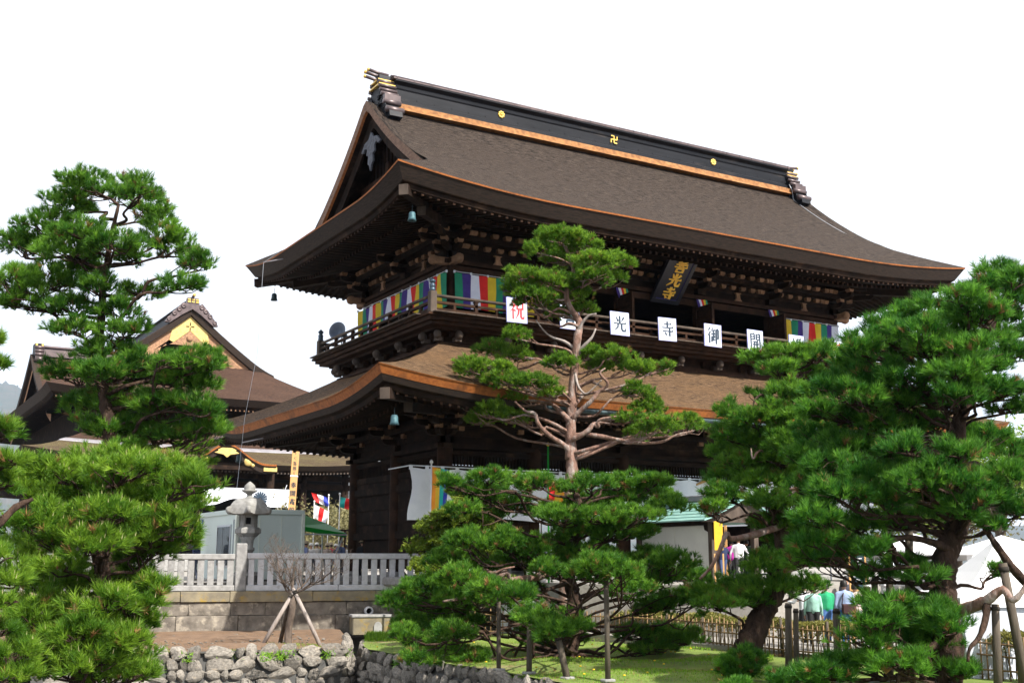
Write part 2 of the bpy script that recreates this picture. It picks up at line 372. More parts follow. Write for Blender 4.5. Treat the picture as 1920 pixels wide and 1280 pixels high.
# ------------------------------------------------------------------ brush lettering (strokes on a 100 x 100 square)
def H(x0, x1, y, w=4.5): return ('h', x0, x1, y, w)
def V_(x, y0, y1, w=10): return ('s', [(x, y0), (x, y1)], [w, w])
def S(pts, ws): return ('s', pts, ws)
GLYPH = {
 '光': [V_(50, 95, 50), S([(22, 90), (38, 62)], [3, 11]), S([(80, 88), (61, 60)], [10, 3]), H(6, 95, 50), S([(37, 50), (35, 30), (6, 4)], [9, 8, 2]), S([(62, 50), (62, 20), (68, 9), (88, 9), (94, 30)], [10, 10, 9, 9, 2])],
 '寺': [H(24, 80, 80), V_(50, 96, 58), H(8, 94, 59), H(12, 92, 38), S([(66, 59), (66, 10), (52, 15)], [10, 10, 3]), S([(28, 32), (42, 15)], [3, 10])],
 '御': [S([(28, 96), (6, 72)], [9, 2]), S([(30, 72), (4, 42)], [9, 2]), V_(22, 56, 2, 9), S([(48, 96), (37, 74)], [8, 2]), H(40, 66, 80), H(35, 67, 58), V_(53, 80, 20, 8), H(54, 67, 40), V_(41, 44, 18, 8), S([(34, 14), (67, 26)], [6, 4]), H(72, 94, 86), V_(76, 88, 0, 9), S([(92, 87), (92, 30), (82, 36)], [9, 8, 3])],
 '開': [V_(11, 94, 0, 9), H(11, 43, 91), V_(42, 93, 57, 8), H(11, 43, 75), H(11, 43, 59), S([(89, 93), (89, 4), (78, 9)], [9, 9, 3]), H(58, 90, 91), V_(59, 93, 57, 8), H(58, 90, 75), H(58, 90, 59), H(29, 73, 45), H(24, 77, 28), S([(41, 45), (40, 24), (28, 3)], [7, 7, 2]), V_(61, 45, 2, 8)],
 '帳': [V_(22, 97, 2, 8), H(7, 38, 74), V_(8, 74, 22, 7), S([(38, 74), (38, 24), (30, 30)], [7, 7, 2]), H(53, 92, 93), V_(55, 93, 46, 8), H(55, 88, 78), H(55, 88, 62), H(44, 97, 46), S([(56, 46), (56, 6), (70, 16)], [7, 7, 2]), S([(66, 46), (80, 20), (98, 4)], [3, 8, 9]), S([(90, 36), (76, 26)], [7, 2])],
 '祝': [S([(20, 97), (32, 86)], [3, 9]), H(5, 40, 75), S([(37, 75), (4, 38)], [7, 2]), V_(24, 56, 0, 8), S([(28, 55), (41, 44)], [3, 8]), V_(52, 93, 54, 8), H(52, 91, 91), V_(90, 93, 54, 8), H(52, 90, 58), S([(62, 57), (59, 30), (42, 3)], [8, 8, 2]), S([(77, 57), (77, 16), (84, 8), (95, 8), (98, 26)], [9, 9, 8, 8, 2])],
 '善': [S([(32, 98), (40, 87)], [3, 9]), S([(68, 98), (58, 87)], [9, 3]), H(15, 86, 84, 6), H(22, 79, 72, 6), V_(50, 84, 50), H(9, 92, 60, 6), S([(34, 54), (40, 45)], [3, 8]), S([(66, 54), (59, 45)], [8, 3]), H(4, 96, 42, 6), V_(28, 32, 4), V_(73, 32, 4), H(28, 74, 31, 6), H(28, 74, 8, 6)],
 '奉': [H(20, 80, 86), H(14, 86, 72), H(6, 94, 58), V_(50, 97, 58), S([(48, 60), (30, 42), (5, 30)], [7, 6, 2]), S([(54, 60), (72, 42), (96, 32)], [3, 7, 9]), H(28, 72, 38), H(20, 80, 22), V_(50, 46, 0)],
 '龕': [S([(50, 99), (28, 84), (4, 76)], [7, 6, 2]), S([(50, 99), (74, 84), (97, 77)], [3, 7, 9]), H(34, 66, 82), V_(36, 74, 62, 7), V_(64, 74, 62, 7), H(36, 65, 74), H(36, 65, 63), V_(28, 56, 4, 7), H(8, 48, 50), H(12, 46, 36), H(12, 46, 22), S([(62, 58), (60, 8), (92, 6), (95, 18)], [8, 8, 7, 2]), H(60, 92, 46), H(62, 90, 32), H(62, 90, 20)],
 '前': [S([(28, 98), (38, 86)], [3, 9]), S([(74, 98), (62, 86)], [9, 3]), H(5, 95, 82), V_(16, 68, 2, 8), S([(48, 68), (48, 6), (40, 10)], [8, 8, 3]), H(16, 48, 67), H(16, 48, 48), H(16, 48, 30), V_(66, 64, 22, 8), S([(88, 72), (88, 4), (76, 10)], [9, 9, 3])],
 '立': [S([(44, 98), (54, 84)], [3, 10]), H(12, 88, 76), S([(28, 66), (38, 18)], [4, 10]), S([(74, 66), (60, 14)], [10, 3]), H(4, 96, 10, 6)],
 '為': [S([(22, 97), (32, 86)], [3, 8]), S([(52, 97), (44, 82), (8, 40)], [8, 7, 2]), H(10, 80, 82), S([(34, 66), (74, 66), (70, 50)], [5, 6, 6]), H(26, 84, 48), S([(84, 48), (84, 10), (70, 16)], [8, 8, 3]), H(20, 88, 30), V_(20, 22, 8, 6), V_(36, 22, 8, 6), V_(52, 22, 8, 6), V_(66, 22, 8, 6)],
 '界': [V_(20, 96, 54, 7), V_(80, 96, 54, 7), H(20, 81, 94), H(20, 81, 74), H(20, 81, 56), V_(50, 94, 56, 7), S([(50, 52), (30, 36), (4, 30)], [7, 6, 2]), S([(52, 52), (70, 38), (97, 32)], [3, 7, 9]), S([(36, 34), (34, 16), (22, 0)], [7, 6, 2]), V_(64, 34, 0, 8)],
 'a': [S([(20, 90), (55, 84), (80, 92)], [3, 9, 4]), S([(48, 84), (30, 50), (40, 20), (70, 22), (78, 46)], [8, 9, 9, 8, 3])],
 'b': [S([(30, 92), (46, 76)], [3, 10]), S([(64, 94), (34, 52), (60, 40), (40, 6)], [4, 9, 8, 3])],
 'c': [S([(72, 94), (28, 52), (72, 8)], [4, 10, 4])],
 '7': [H(20, 78, 88, 9), S([(76, 88), (48, 50), (40, 4)], [9, 9, 9])],
}
def glyph(mb, ch, o, u, v, size, mi=0, off=.004, fat=1.0, thick=.006, w=1.0):
    """strokes of a character; o = lower left corner, u / v = unit right / up, raised by off along u x v"""
    o, u, v = Vector(o), Vector(u), Vector(v); nn = u.cross(v).normalized(); k = size / 100.0; lay = 0
    for st in GLYPH[ch]:
        base = o + nn * (off + .0012 * lay); lay += 1
        if st[0] == 'h':
            _, x0, x1, y, t = st; t *= fat
            poly = [(x0, y - t / 2), (x1, y - t / 2), (x1, y + t / 2), (x1 - 4, y + t * .5 + 7 * min(fat, 1.3)), (x1 - 12, y + t / 2), (x0, y + t / 2)]
            mb.prism([(a * k * w, b * k) for a, b in poly], base, u, v, thick, mi)
        else:
            pts = st[1]; ws = [q * fat for q in st[2]]; L = []; Rr = []
            for i, p in enumerate(pts):
                a = pts[max(i - 1, 0)]; b = pts[min(i + 1, len(pts) - 1)]; dx, dy = b[0] - a[0], b[1] - a[1]; q = math.hypot(dx, dy) or 1
                nx, ny = -dy / q, dx / q; L.append((p[0] + nx * ws[i] / 2, p[1] + ny * ws[i] / 2)); Rr.append((p[0] - nx * ws[i] / 2, p[1] - ny * ws[i] / 2))
            for i in range(len(pts) - 1):
                mb.prism([(a * k * w, b * k) for a, b in (Rr[i], Rr[i + 1], L[i + 1], L[i])], base + nn * .0003 * i, u, v, thick, mi)
# ------------------------------------------------------------------ the gate
gate = thing('temple_gate', 'huge two-storey dark timber temple gate with curved bark-shingle roofs', 'temple gate')

class Roof:
    """hipped eaves with upturned corners: half sizes hx, hy, eave height ze"""
    def __init__(s, cx, cy, hx, hy, ze, lift, prof, lx=.5, ly=.55): s.cx, s.cy, s.hx, s.hy, s.ze, s.l, s.prof, s.lx, s.ly = cx, cy, hx, hy, ze, lift, prof, lx, ly
    def g(s, side, q):
        q = abs(q); a = s.lx if side in 'fb' else s.ly
        return s.l * max(0.0, (q - a) / (1 - a)) ** (2.0 if side in 'fb' else 1.8)
    def pt(s, side, q, inset, dz=0.0, z=None, fade=4.0):
        a, b = s.hx - inset, s.hy - inset
        x, y = {'f': (q * a, -b), 'b': (-q * a, b), 'r': (a, q * b), 'l': (-a, -q * b)}[side]
        zz = s.ze + s.g(side, q) * math.exp(-max(inset, 0) / fade) + dz if z is None else z
        return Vector((s.cx + x, s.cy + y, zz))
    def ring(s, inset, dz, n=28, fade=4.0):
        out = []
        for side in 'frbl':
            for i in range(n): out.append(s.pt(side, QS(i / n), inset, dz, fade=fade))
        return out
def QS(t):                       # denser towards the corners
    q = 2 * t - 1; return math.copysign(1 - (1 - abs(q)) ** 1.3, q)
def sweep(mb, roof, prof, n=28, fade=4.0):
    rings = [roof.ring(i, d, n, fade) for i, d, _ in prof]
    for k in range(len(prof) - 1): mb.grid([rings[k], rings[k + 1]], prof[k + 1][2], smooth=False, close=True)
def slope_grid(mb, roof, side, t0, t1, nt, ns, ext, mi=0, uvs=None, bumpy=.012):
    """roof surface from the eave (t0) up (t1) on one side; ext(t) = half length of the row"""
    P = []; rows = []
    for i in range(nt + 1):
        t = lerp(t0, t1, i / nt); e = ext(t); row = []
        for j in range(ns + 1):
            q = QS(j / ns); zl = roof.g(side, q) * math.exp(-t / 2.6)
            z = roof.ze + roof.prof(t) + zl + (math.sin(q * 31 + t * 3.1) + math.sin(q * 17 - t * 5.3)) * bumpy * (0 if i == 0 else .5)
            if side in 'fb': x, y = q * e, -(roof.hy - t)
            else: x, y = (roof.hx - t), q * e
            if side == 'b': x, y = -x, -y
            if side == 'l': x, y = -x, -y
            row.append((roof.cx + x, roof.cy + y, z)); uvs.append((q * e + 40 * 'frbl'.index(side), t * 1.25))
        P.append(row)
    mb.grid(P, mi)

# --- upper roof
UR = Roof(0, 0, 14.12, 8.08, 13.3, .5, lambda t: .61 * t - .004 * t * t + .0024 * t ** 3)
GX = 11.9; TG = 14.12 - GX
mb = MB(); uvs = []
for sd in 'fb': slope_grid(mb, UR, sd, 0, 7.9, 22, 44, lambda t: max(14.12 - t, GX), 0, uvs)
for sd in 'lr': slope_grid(mb, UR, sd, 0, 3.6, 9, 26, lambda t: 8.08 - t - .6 * max(0, t - TG), 0, uvs)
mb.uv = uvs
roof_up = mb.build('upper_roof', ['shingle'], gate, label='upper hip-and-gable roof of grey-brown bark shingles')
mb = MB(); sweep(mb, UR, [(0, 0, 0), (.015, -.055, 0), (.05, -.075, 1), (.34, -.50, 1), (.36, -.53, 2), (.46, -.56, 2), (.50, -.70, 2), (.62, -.72, 2)])
mb.build('eave_edge', ['edge_orange', 'edge_brown', 'wood_dark'], roof_up)
mb = MB(); sweep(mb, UR, [(.55, -.66, 0), (4.35, -.66 + .2 * 3.8, 0)], fade=6.0)
mb.build('soffit', ['wood_dark'], roof_up)
def rafters(roof, parent, depth, spacing, z0=-.66, sl=.2, w=.10, h=.13):
    for side in 'frbl':
        mb = MB(); L = roof.hx if side in 'fb' else roof.hy; n = int(2 * (L - .6) / spacing)
        for i in range(n + 1):
            c = -L + .6 + i * (2 * L - 1.2) / n; room = L - abs(c)
            for a, b, low in ((.56, 2.1, .075), (1.75, depth, .24)):
                b = min(b, room + .05)
                if b - a < .15: continue
                A = roof.pt(side, c / (L - a), a, z0 + sl * (a - .55) - low, fade=6.0); B = roof.pt(side, max(-1, min(1, c / (L - b))), b, z0 + sl * (b - .55) - low, fade=6.0)
                mb.beam(A, B, w, h, 0, w1=w, h1=h)
                if side in 'fl': mb.box(A + (B - A).normalized() * -.006, (.012 if side == 'l' else w, .012 if side == 'f' else w, h * .95), 0, 1)
        mb.build('rafters', ['wood_dark', 'wood_brown'], parent, kind='stuff')
    for sx in (-1, 1):
        for sy in (-1, 1):
            mb = MB(); a = Vector((sx * (roof.hx - .42), sy * (roof.hy - .42), roof.ze + roof.l * .9 - .82)); b = Vector((sx * (roof.hx - depth), sy * (roof.hy - depth), roof.ze - .62 + .2 * depth - .2))
            mb.beam(a, b, .3, .34, 0); d = (a - b).normalized(); mb.beam(a, a + d * .03, .32, .36, 1)
            c = a.lerp(b, .33) - Vector((0, 0, .32)); mb.beam(c, b - Vector((0, 0, .25)), .28, .3, 0); mb.beam(c, c + d * .03, .3, .32, 1)
            mb.build('hip_rafter', ['wood_dark', 'wood_grey'], parent)
rafters(UR, roof_up, 4.4, .30)
# gable ends
for sx in (-1, 1):
    n = 44; YE = 5.84; ys = [lerp(-YE, YE, i / n) for i in range(n + 1)]
    ev = [min(1.0, (YE - abs(y)) / 1.6) ** .7 if abs(y) < YE else 0.0 for y in ys]
    zs = [UR.ze + UR.prof(min(8.08 - abs(y), 7.95)) for y in ys]
    def vp(dx, dz, low=False): return [(sx * (GX - dx), y, z + (dz if low else dz * e)) for y, z, e in zip(ys, zs, ev)]
    mb = MB(); mb.grid([vp(.6, .012), vp(.3, .06), vp(.02, .11), vp(0, .09)]); mb.uv = [(y + 7, (.6, .3, .02, 0)[r] + 3) for r in range(4) for y in ys]; mb.build('verge_top', ['shingle'], roof_up); mb = MB()
    mb.grid([vp(0, .09), vp(.02, -.34, True)], 0, smooth=False)
    mb.grid([vp(.02, -.34, True), vp(.12, -.40, True)], 1, smooth=False); mb.grid([vp(.12, -.40, True), vp(1.25, -.45, True)], 2, smooth=False)
    mb.build('verge', ['verge', 'edge_orange', 'wood_dark'], roof_up)
    mb = MB(); mb.grid([vp(.34, -.42, True), vp(.34, -1.02, True), vp(.46, -1.02, True), vp(.46, -.42, True)], 0, smooth=False); mb.build('bargeboard', ['wood_dark'], roof_up)
    mb = MB(); yb = 8.08 - 3.4
    poly = [(y, z - .45) for y, z in zip(ys, zs) if abs(y) < yb]
    V = [(sx * (GX - 1.25), y, z) for y, z in poly]; base = [(sx * (GX - 1.25), y, 14.9) for y, z in poly]
    mb.grid([V, base], 0, smooth=False)
    for i in range(-12, 13):
        y = i * .36; zt = UR.ze + UR.prof(8.08 - abs(y)) - .5
        if zt > 15.2: mb.box((sx * (GX - 1.22), y, (zt + 15) / 2), (.06, .05, zt - 15))
    for zz in (15.25, 16.2):
        w = 0
        while UR.ze + UR.prof(max(8.08 - w, .1)) - .6 > zz: w += .1
        mb.box((sx * (GX - 1.12), 0, zz), (.2, 2 * w - .3, .26), mi=1)
    mb.box((sx * (GX - 1.1), 0, 16.0), (.22, .3, 1.5), mi=1)
    mb.build('gable_wall', ['wood_dark', 'wood_brown'], roof_up)
    mb = MB()         # carved pendant under the gable apex
    pen = [(0, .35), (.22, .1), (.62, .02), (.95, -.28), (.72, -.34), (.6, -.2), (.36, -.28), (.40, -.55), (.22, -.62), (.26, -.95), (.1, -1.05), (0, -1.3)]
    pen = pen + [(-a, b) for a, b in pen[::-1][1:-1]]
    mb.prism(pen, (sx * (GX - .33), 0, 17.55), (0, 1, 0), (0, 0, 1), .08 * sx); mb.lathe([(.12, 0), (.10, .05), (.03, .07)], 8, (sx * (GX - .3), 0, 17.5), axis=(sx, 0, 0))
    mb.build('gable_pendant', ['gegyo'], roof_up)
# ridge
mb = MB(); XR = 10.95
mb.prism([(-.80, 18.80), (-.68, 18.95), (-.62, 19.13), (.62, 19.13), (.68, 18.95), (.80, 18.80)], (-XR, 0, 0), (0, 1, 0), (0, 0, 1), 2 * XR, 0)
ridge = mb.build('ridge', ['ridge_orange'], roof_up)
mb = MB()
half = [(.60, 19.13), (.60, 19.19), (.47, 19.22), (.47, 19.36), (.44, 19.38), (.40, 19.40), (.40, 19.80), (.44, 19.86), (.46, 20.0), (.60, 20.12), (.60, 20.18)]
mb.prism([(-a, b) for a, b in half] + half[::-1], (-XR + .1, 0, 0), (0, 1, 0), (0, 0, 1), 2 * XR - .2, 0)
for k in range(27):
    for s_ in (-1, 1): mb.box((-10.6 + k * .815, s_ * .405, 19.5), (.05, .02, .05))
mb.build('ridge_casing', ['ridge_metal'], ridge)
mb = MB(); mb.prism([(-.62, 20.18), (-.62, 20.24), (-.40, 20.34), (-.22, 20.40), (.22, 20.40), (.40, 20.34), (.62, 20.24), (.62, 20.18)], (-XR, 0, 0), (0, 1, 0), (0, 0, 1), 2 * XR, 0)
for yy, zz in ((-.5, 20.30), (-.3, 20.385), (0, 20.42), (.3, 20.385), (.5, 20.30)): mb.tube([(-XR, yy, zz), (XR, yy, zz)], .05, 6)
for k in range(28): mb.box((-10.8 + k * .8, -.62, 20.25), (.04, .05, .06))
mb.build('ridge_cap', ['ridge_cap'], ridge)
def flower(mb, o, r, mi=0):
    for k in range(8):
        t = k * math.pi / 4 + .2; a = Vector(o) + Vector((math.cos(t) * r * .62, 0, math.sin(t) * r * .62)); mb.lathe([(r * .32, 0), (r * .3, .035), (r * .12, .05)], 8, a, mi, axis=(0, -1, 0))
    mb.lathe([(r * .34, 0), (r * .30, .05), (r * .1, .075)], 10, o, mi, axis=(0, -1, 0))
for xx in (-5.75, 6.1):
    mb = MB(); flower(mb, (xx, -.405, 19.72), .185); mb.build('gilt_flower_crest', ['gold'], ridge)
mb = MB(); a = .165; t = .055         # manji crest
for p, q in (((0, -a), (0, a)), ((-a, 0), (a, 0)), ((0, a), (-a, a)), ((0, -a), (a, -a)), ((a, 0), (a, a)), ((-a, 0), (-a, -a))):
    dz = .0 if p[0] == q[0] else .003
    mb.beam((.2 + p[0], -.43 - dz, 19.72 + p[1]), (.2 + q[0], -.43 - dz, 19.72 + q[1]), t, .05, up=(0, 1, 0))
mb.build('gilt_manji_crest', ['gold'], ridge)
for sx in (-1, 1):                     # ridge-end ornament: stepped rolls down both slopes, carved plate, gilt-tipped horns
    orn = put('ridge_end_ornament', None, roof_up); orn.empty_display_size = .3
    x0, x1 = sx * 10.85, sx * 11.5
    mb = MB(); poly = [(-.30, 20.35), (-.36, 19.9), (-.5, 19.75), (-.52, 19.55), (-.7, 19.45), (-.72, 19.2), (-.98, 19.05), (-1.02, 18.65), (-1.35, 18.55), (-1.42, 18.2), (-1.1, 18.12), (-.5, 18.62), (0, 18.86)]
    poly = poly + [(-a, b) for a, b in poly[::-1][1:]]
    mb.prism(poly, (min(x0, x1) + .04, 0, 0), (0, 1, 0), (0, 0, 1), .57, 0)
    for s_ in (-1, 1):
        for yy, zz, rr in ((.55, 19.42, .12), (.35, 19.3, .14), (.75, 19.0, .15), (.45, 18.98, .12), (1.0, 18.72, .13), (1.15, 18.42, .12)):
            mb.lathe([(rr, 0), (rr * .8, .05), (rr * .45, .05), (rr * .4, .02), (rr * .2, .06)], 10, (sx * 11.50, s_ * yy, zz), axis=(sx, 0, 0))
    mb.build('carved_plate', ['ridge_metal'], orn)
    for s_ in (-1, 1):
        for yy, zz, rr in ((.36, 20.02, .09), (.50, 19.80, .075), (.60, 19.58, .075), (.74, 19.36, .085), (.98, 18.92, .12), (1.26, 18.50, .135)):
            mb = MB(); mb.tube([(x0 - sx * .05, s_ * yy, zz), (x1 + sx * .06, s_ * yy, zz)], rr, 10)
            if rr == .12: mb.box((sx * 11.18, s_ * (yy - .02), zz + .17), (.70, .2, .3))
            mb.build('copper_roll', ['ridge_cap'], orn)
    for zz, yy in ((20.08, .40), (19.86, .52)):
        mb = MB(); mb.box((sx * 11.2, 0, zz), (.72, 2 * yy + .04, .06)); mb.build('gilt_band', ['gold'], orn)
    for yy, zz, ln in ((-.15, 20.44, .42), (.15, 20.44, .42), (0, 20.18, .5)):
        mb = MB(); p = Vector((sx * 11.0, yy, zz)); q = Vector((sx * (11.45 + ln), yy, zz + .07)); mb.tube([p, p.lerp(q, .5) - Vector((0, 0, .02)), q], .07, 8, 0)
        mb.tube([q, q + (q - p).normalized() * .06], .078, 8, 1); mb.build('horn', ['ridge_cap', 'gold'], orn)

# --- bracket sets under the eaves
BLK = MB(); BLK.add([(-.13, -.13, .02), (.13, -.13, .02), (.13, .13, .02), (-.13, .13, .02), (-.13, -.13, .11), (.13, -.13, .11), (.13, .13, .11), (-.13, .13, .11), (-.10, -.10, -.05), (.10, -.10, -.05), (.10, .10, -.05), (-.10, .10, -.05)],
                   [(4, 5, 6, 7), (0, 1, 5, 4), (1, 2, 6, 5), (2, 3, 7, 6), (3, 0, 4, 7), (8, 9, 1, 0), (9, 10, 2, 1), (10, 11, 3, 2), (11, 8, 0, 3), (11, 10, 9, 8)])
BLK_ME = BLK.mesh('bearing_block', ['wood_light'])
def arm(mb, p0, p1, w, h, mi=0, nose=0):
    """bracket arm with a curved-up underside at its end"""
    p0, p1 = Vector(p0), Vector(p1); d = p1 - p0; L = d.length; d.normalize(); r = Vector((-d.y, d.x, 0))
    poly = [(0, -h / 2), (L - h * .9, -h / 2), (L - h * .3, -h * .32), (L, 0), (L, h / 2), (0, h / 2)]
    mb.prism(poly, p0 - r * (w / 2) * -1, d, Vector((0, 0, 1)), w, mi)
def bracket_set(parent, base, out, steps, dz, dx, blocks=True, corner=False):
    base = Vector(base); o = Vector(out).normalized(); t = Vector((-o.y, o.x, 0)); mb = MB()
    mb.box(base + Vector((0, 0, .12)), (.46, .46, .24), math.atan2(o.y, o.x)); spots = []
    k_ = 1.414 if corner else 1.0
    for k in range(steps):
        z = base.z + .36 + k * dz
        arm(mb, Vector((base.x, base.y, z)) - o * .3, Vector((base.x, base.y, z)) + o * dx * k_ * (k + 1.25), .17, .22)
        c = Vector((base.x, base.y, z)) + o * dx * k_ * k
        if not corner:
            for s_ in (-1, 1): arm(mb, c, c + t * s_ * .78, .15, .2, 0)
            spots += [c + t * .62 + Vector((0, 0, .17)), c - t * .62 + Vector((0, 0, .17))]
        spots.append(c + o * dx * k_ + Vector((0, 0, .17)))
    z = base.z + .36 + steps * dz
    nose = Vector((base.x, base.y, z - .02)) + o * dx * k_ * (steps + .75)
    mb.beam(Vector((base.x, base.y, z + .16)), nose, .17, .24, 0); mb.beam(nose, nose + (nose - Vector((base.x, base.y, z + .16))).normalized() * .12, .2, .28, 1)
    c = Vector((base.x, base.y, z)) + o * dx * steps * k_
    if not corner:
        for s_ in (-1, 1): arm(mb, c, c + t * s_ * .8, .15, .2, 0)
        spots += [c + t * .64 + Vector((0, 0, .17)), c - t * .64 + Vector((0, 0, .17)), c + Vector((0, 0, .17))]
    if not blocks:
        for p in spots: mb.box(p + Vector((0, 0, .03)), (.24, .24, .16), mi=1)
    b = mb.build('bracket_set', ['wood_dark', 'wood_light'], parent)
    if blocks:
        for p in spots: put('bearing_block', BLK_ME, b, p, math.atan2(o.y, o.x))
    return b
def bracket_storey(bx, by, cols_x, cols_y, z0, steps, dz, dx, ztop, rows, detail):
    for x in cols_x[1:-1]:
        bracket_set(gate, (x, -by, z0), (0, -1, 0), steps, dz, dx, detail); bracket_set(gate, (x, by, z0), (0, 1, 0), steps, dz, dx, False)
    for y in cols_y[1:-1]:
        bracket_set(gate, (-bx, y, z0), (-1, 0, 0), steps, dz, dx, detail); bracket_set(gate, (bx, y, z0), (1, 0, 0), steps, dz, dx, False)
    for sx in (-1, 1):
        for sy in (-1, 1):
            vis = detail and (sx < 0 or sy < 0)
            bracket_set(gate, (sx * bx, sy * by, z0), (sx, sy, 0), steps, dz, dx, vis, True)
            bracket_set(gate, (sx * bx, sy * by, z0), (0, sy, 0), steps, dz, dx, vis and sy < 0); bracket_set(gate, (sx * bx, sy * by, z0), (sx, 0, 0), steps, dz, dx, vis and sx < 0)
    out = dx * steps
    for k in range(rows):                         # continuous tie rails between the sets, with their rows of blocks
        z = z0 + .36 + k * dz
        for o_ in ((0, 1) if k else (0,)):
            e = o_ * dx * k
            mb = MB()
            for sy in (-1, 1): mb.box((0, sy * (by + e), z), (2 * (bx + e), .13, .17))
            for sx in (-1, 1): mb.box((sx * (bx + e), 0, z), (.13, 2 * (by + e), .17))
            mb.build('tie_rail', ['wood_dark'], gate)
        if detail:
            n = 34
            for i in range(n + 1):
                x = lerp(-bx + .4, bx - .4, i / n)
                if min(abs(x - c) for c in cols_x) > .35: put('bearing_block', BLK_ME, gate, (x, -by - .03 - dx * k, z + .15))
            for i in range(13):
                y = lerp(-by + .4, by - .4, i / 12)
                if min(abs(y - c) for c in cols_y) > .35: put('bearing_block', BLK_ME, gate, (-bx - .03 - dx * k, y, z + .15))
    mb = MB()
    for sy in (-1, 1): mb.box((0, sy * (by + out), ztop), (2 * (bx + out) + .7, .24, .26))
    for sx in (-1, 1): mb.box((sx * (bx + out), 0, ztop + .01), (.24, 2 * (by + out) + .7, .26))
    mb.build('eave_purlin', ['wood_dark'], gate)
    mb = MB(); mb.box((0, 0, (z0 + ztop) / 2 + .1), (2 * bx - .04, 2 * by - .04, ztop - z0 + .2)); mb.build('bracket_wall', ['wood_dark'], gate)

# --- upper storey
UX, UY = 9.9, 3.85; UCX = [-9.9, -6.1, -2.05, 2.05, 6.1, 9.9]; UCY = [-3.85, 0, 3.85]
bracket_storey(UX, UY, UCX, UCY, 11.93, 3, .36, .60, 13.52, 3, True)
def column(x, y, z0, z1, r, m='wood_dark'):
    mb = MB(); mb.tube([(x, y, z0), (x, y, z0 + .1), (x, y, z1 - .15), (x, y, z1)], [r * 1.0, r, r * .98, r * .85], 12); return mb.build('column', [m], gate)
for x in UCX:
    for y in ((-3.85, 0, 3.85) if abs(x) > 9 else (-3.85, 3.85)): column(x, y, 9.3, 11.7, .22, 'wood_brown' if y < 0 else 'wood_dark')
def ring_beam(name, bx, by, z, w, h, m, over=0.0):
    for sy in (-1, 1):
        mb = MB(); mb.box((0, sy * by, z), (2 * (bx + over), w, h)); mb.build(name, [m], gate)
    for sx in (-1, 1):
        mb = MB(); mb.box((sx * bx, 0, z + .004), (w, 2 * (by - w / 2) if over == 0 else 2 * (by + over), h - .01)); mb.build(name, [m], gate)
ring_beam('head_beam', UX + .08, UY + .08, 11.78, .36, .16, 'wood_brown', .3)
ring_beam('tie_beam', UX + .14, UY + .14, 11.50, .18, .26, 'wood_brown')
ring_beam('sill_beam', UX + .10, UY + .10, 9.52, .22, .22, 'wood_brown')
for sx in (-1, 1):
    for sy in (-1, 1):                       # beam noses carved at the corners
        for ox, oy in ((1, 0), (0, 1)):
            mb = MB(); p = Vector((sx * (UX + .08), sy * (UY + .08), 11.77)); q = p + Vector((sx * ox, sy * oy, 0)) * .72
            mb.beam(p, q, .22, .26); mb.lathe([(.06, -.13), (.17, -.10), (.20, 0), (.17, .10), (.06, .13)], 10, q, axis=(oy, ox, 0)); mb.build('beam_nose', ['wood_light'], gate)
for i in range(5):                            # flared struts between the columns
    x = (UCX[i] + UCX[i + 1]) / 2
    mb = MB(); mb.prism([(-.2, 0), (.2, 0), (.1, .12), (.09, .3), (.18, .36), (-.18, .36), (-.09, .3), (-.1, .12)], (x, -4.0, 11.87), (1, 0, 0), (0, 0, 1), .1); mb.build('strut', ['wood_light'], gate)
for i in range(2):
    y = (UCY[i] + UCY[i + 1]) / 2
    mb = MB(); mb.prism([(-.2, 0), (.2, 0), (.1, .12), (.09, .3), (.18, .36), (-.18, .36), (-.09, .3), (-.1, .12)], (-10.05, y, 11.87), (0, -1, 0), (0, 0, 1), .1); mb.build('strut', ['wood_light'], gate)
def board_wall(p0, p1, z0, z1, th, m, name='wall_panel', nb=0, horiz=False):
    p0, p1 = Vector(p0), Vector(p1); d = p1 - p0; a = math.atan2(d.y, d.x); c = (p0 + p1) / 2
    mb = MB(); mb.box((c.x, c.y, (z0 + z1) / 2), (d.length, th, z1 - z0), a); o = mb.build(name, [m], gate)
    if nb:
        nrm = Vector((d.y, -d.x, 0)).normalized()
        for k in range(nb):
            mb = MB()
            if horiz:
                h = (z1 - z0) / nb; mb.cbox((c.x + nrm.x * (th / 2 + .015), c.y + nrm.y * (th / 2 + .015), z0 + h * (k + .5)), (d.length - .03, .03, h - .018), .006, a)
            else:
                w = d.length / nb; q = p0 + d.normalized() * w * (k + .5) + nrm * (th / 2 + .015); mb.cbox((q.x, q.y, (z0 + z1) / 2), (w - .015, .03, z1 - z0 - .02), .006, a)
            mb.build('plank', [m], o)
    return o
for a, b in ((-9.9, -6.1), (6.1, 9.9)):
    board_wall((a + .2, -3.85, 0), (b - .2, -3.85, 0), 9.6, 11.4, .1, 'wood_dark', nb=7)
for sy in (-1, 1):
    y0, y1 = (-3.65, -.2) if sy < 0 else (.2, 3.65)
    board_wall((-9.9, y1, 0), (-9.9, y0, 0), 9.6, 11.4, .1, 'wood_dark', nb=6); board_wall((9.9, y0, 0), (9.9, y1, 0), 9.6, 11.4, .1, 'wood_dark')
board_wall((9.7, 3.85, 0), (-9.7, 3.85, 0), 9.6, 11.4, .1, 'wood_dark')
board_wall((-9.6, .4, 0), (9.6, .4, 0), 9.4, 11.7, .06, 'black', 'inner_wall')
mb = MB(); mb.box((0, 0, 9.34), (19.6, 7.5, .1)); mb.build('floor_boards', ['wood_dark'], gate)
mb = MB(); mb.box((0, -1.7, 11.72), (19.4, 4.2, .06)); mb.build('inner_ceiling', ['wood_dark'], gate)
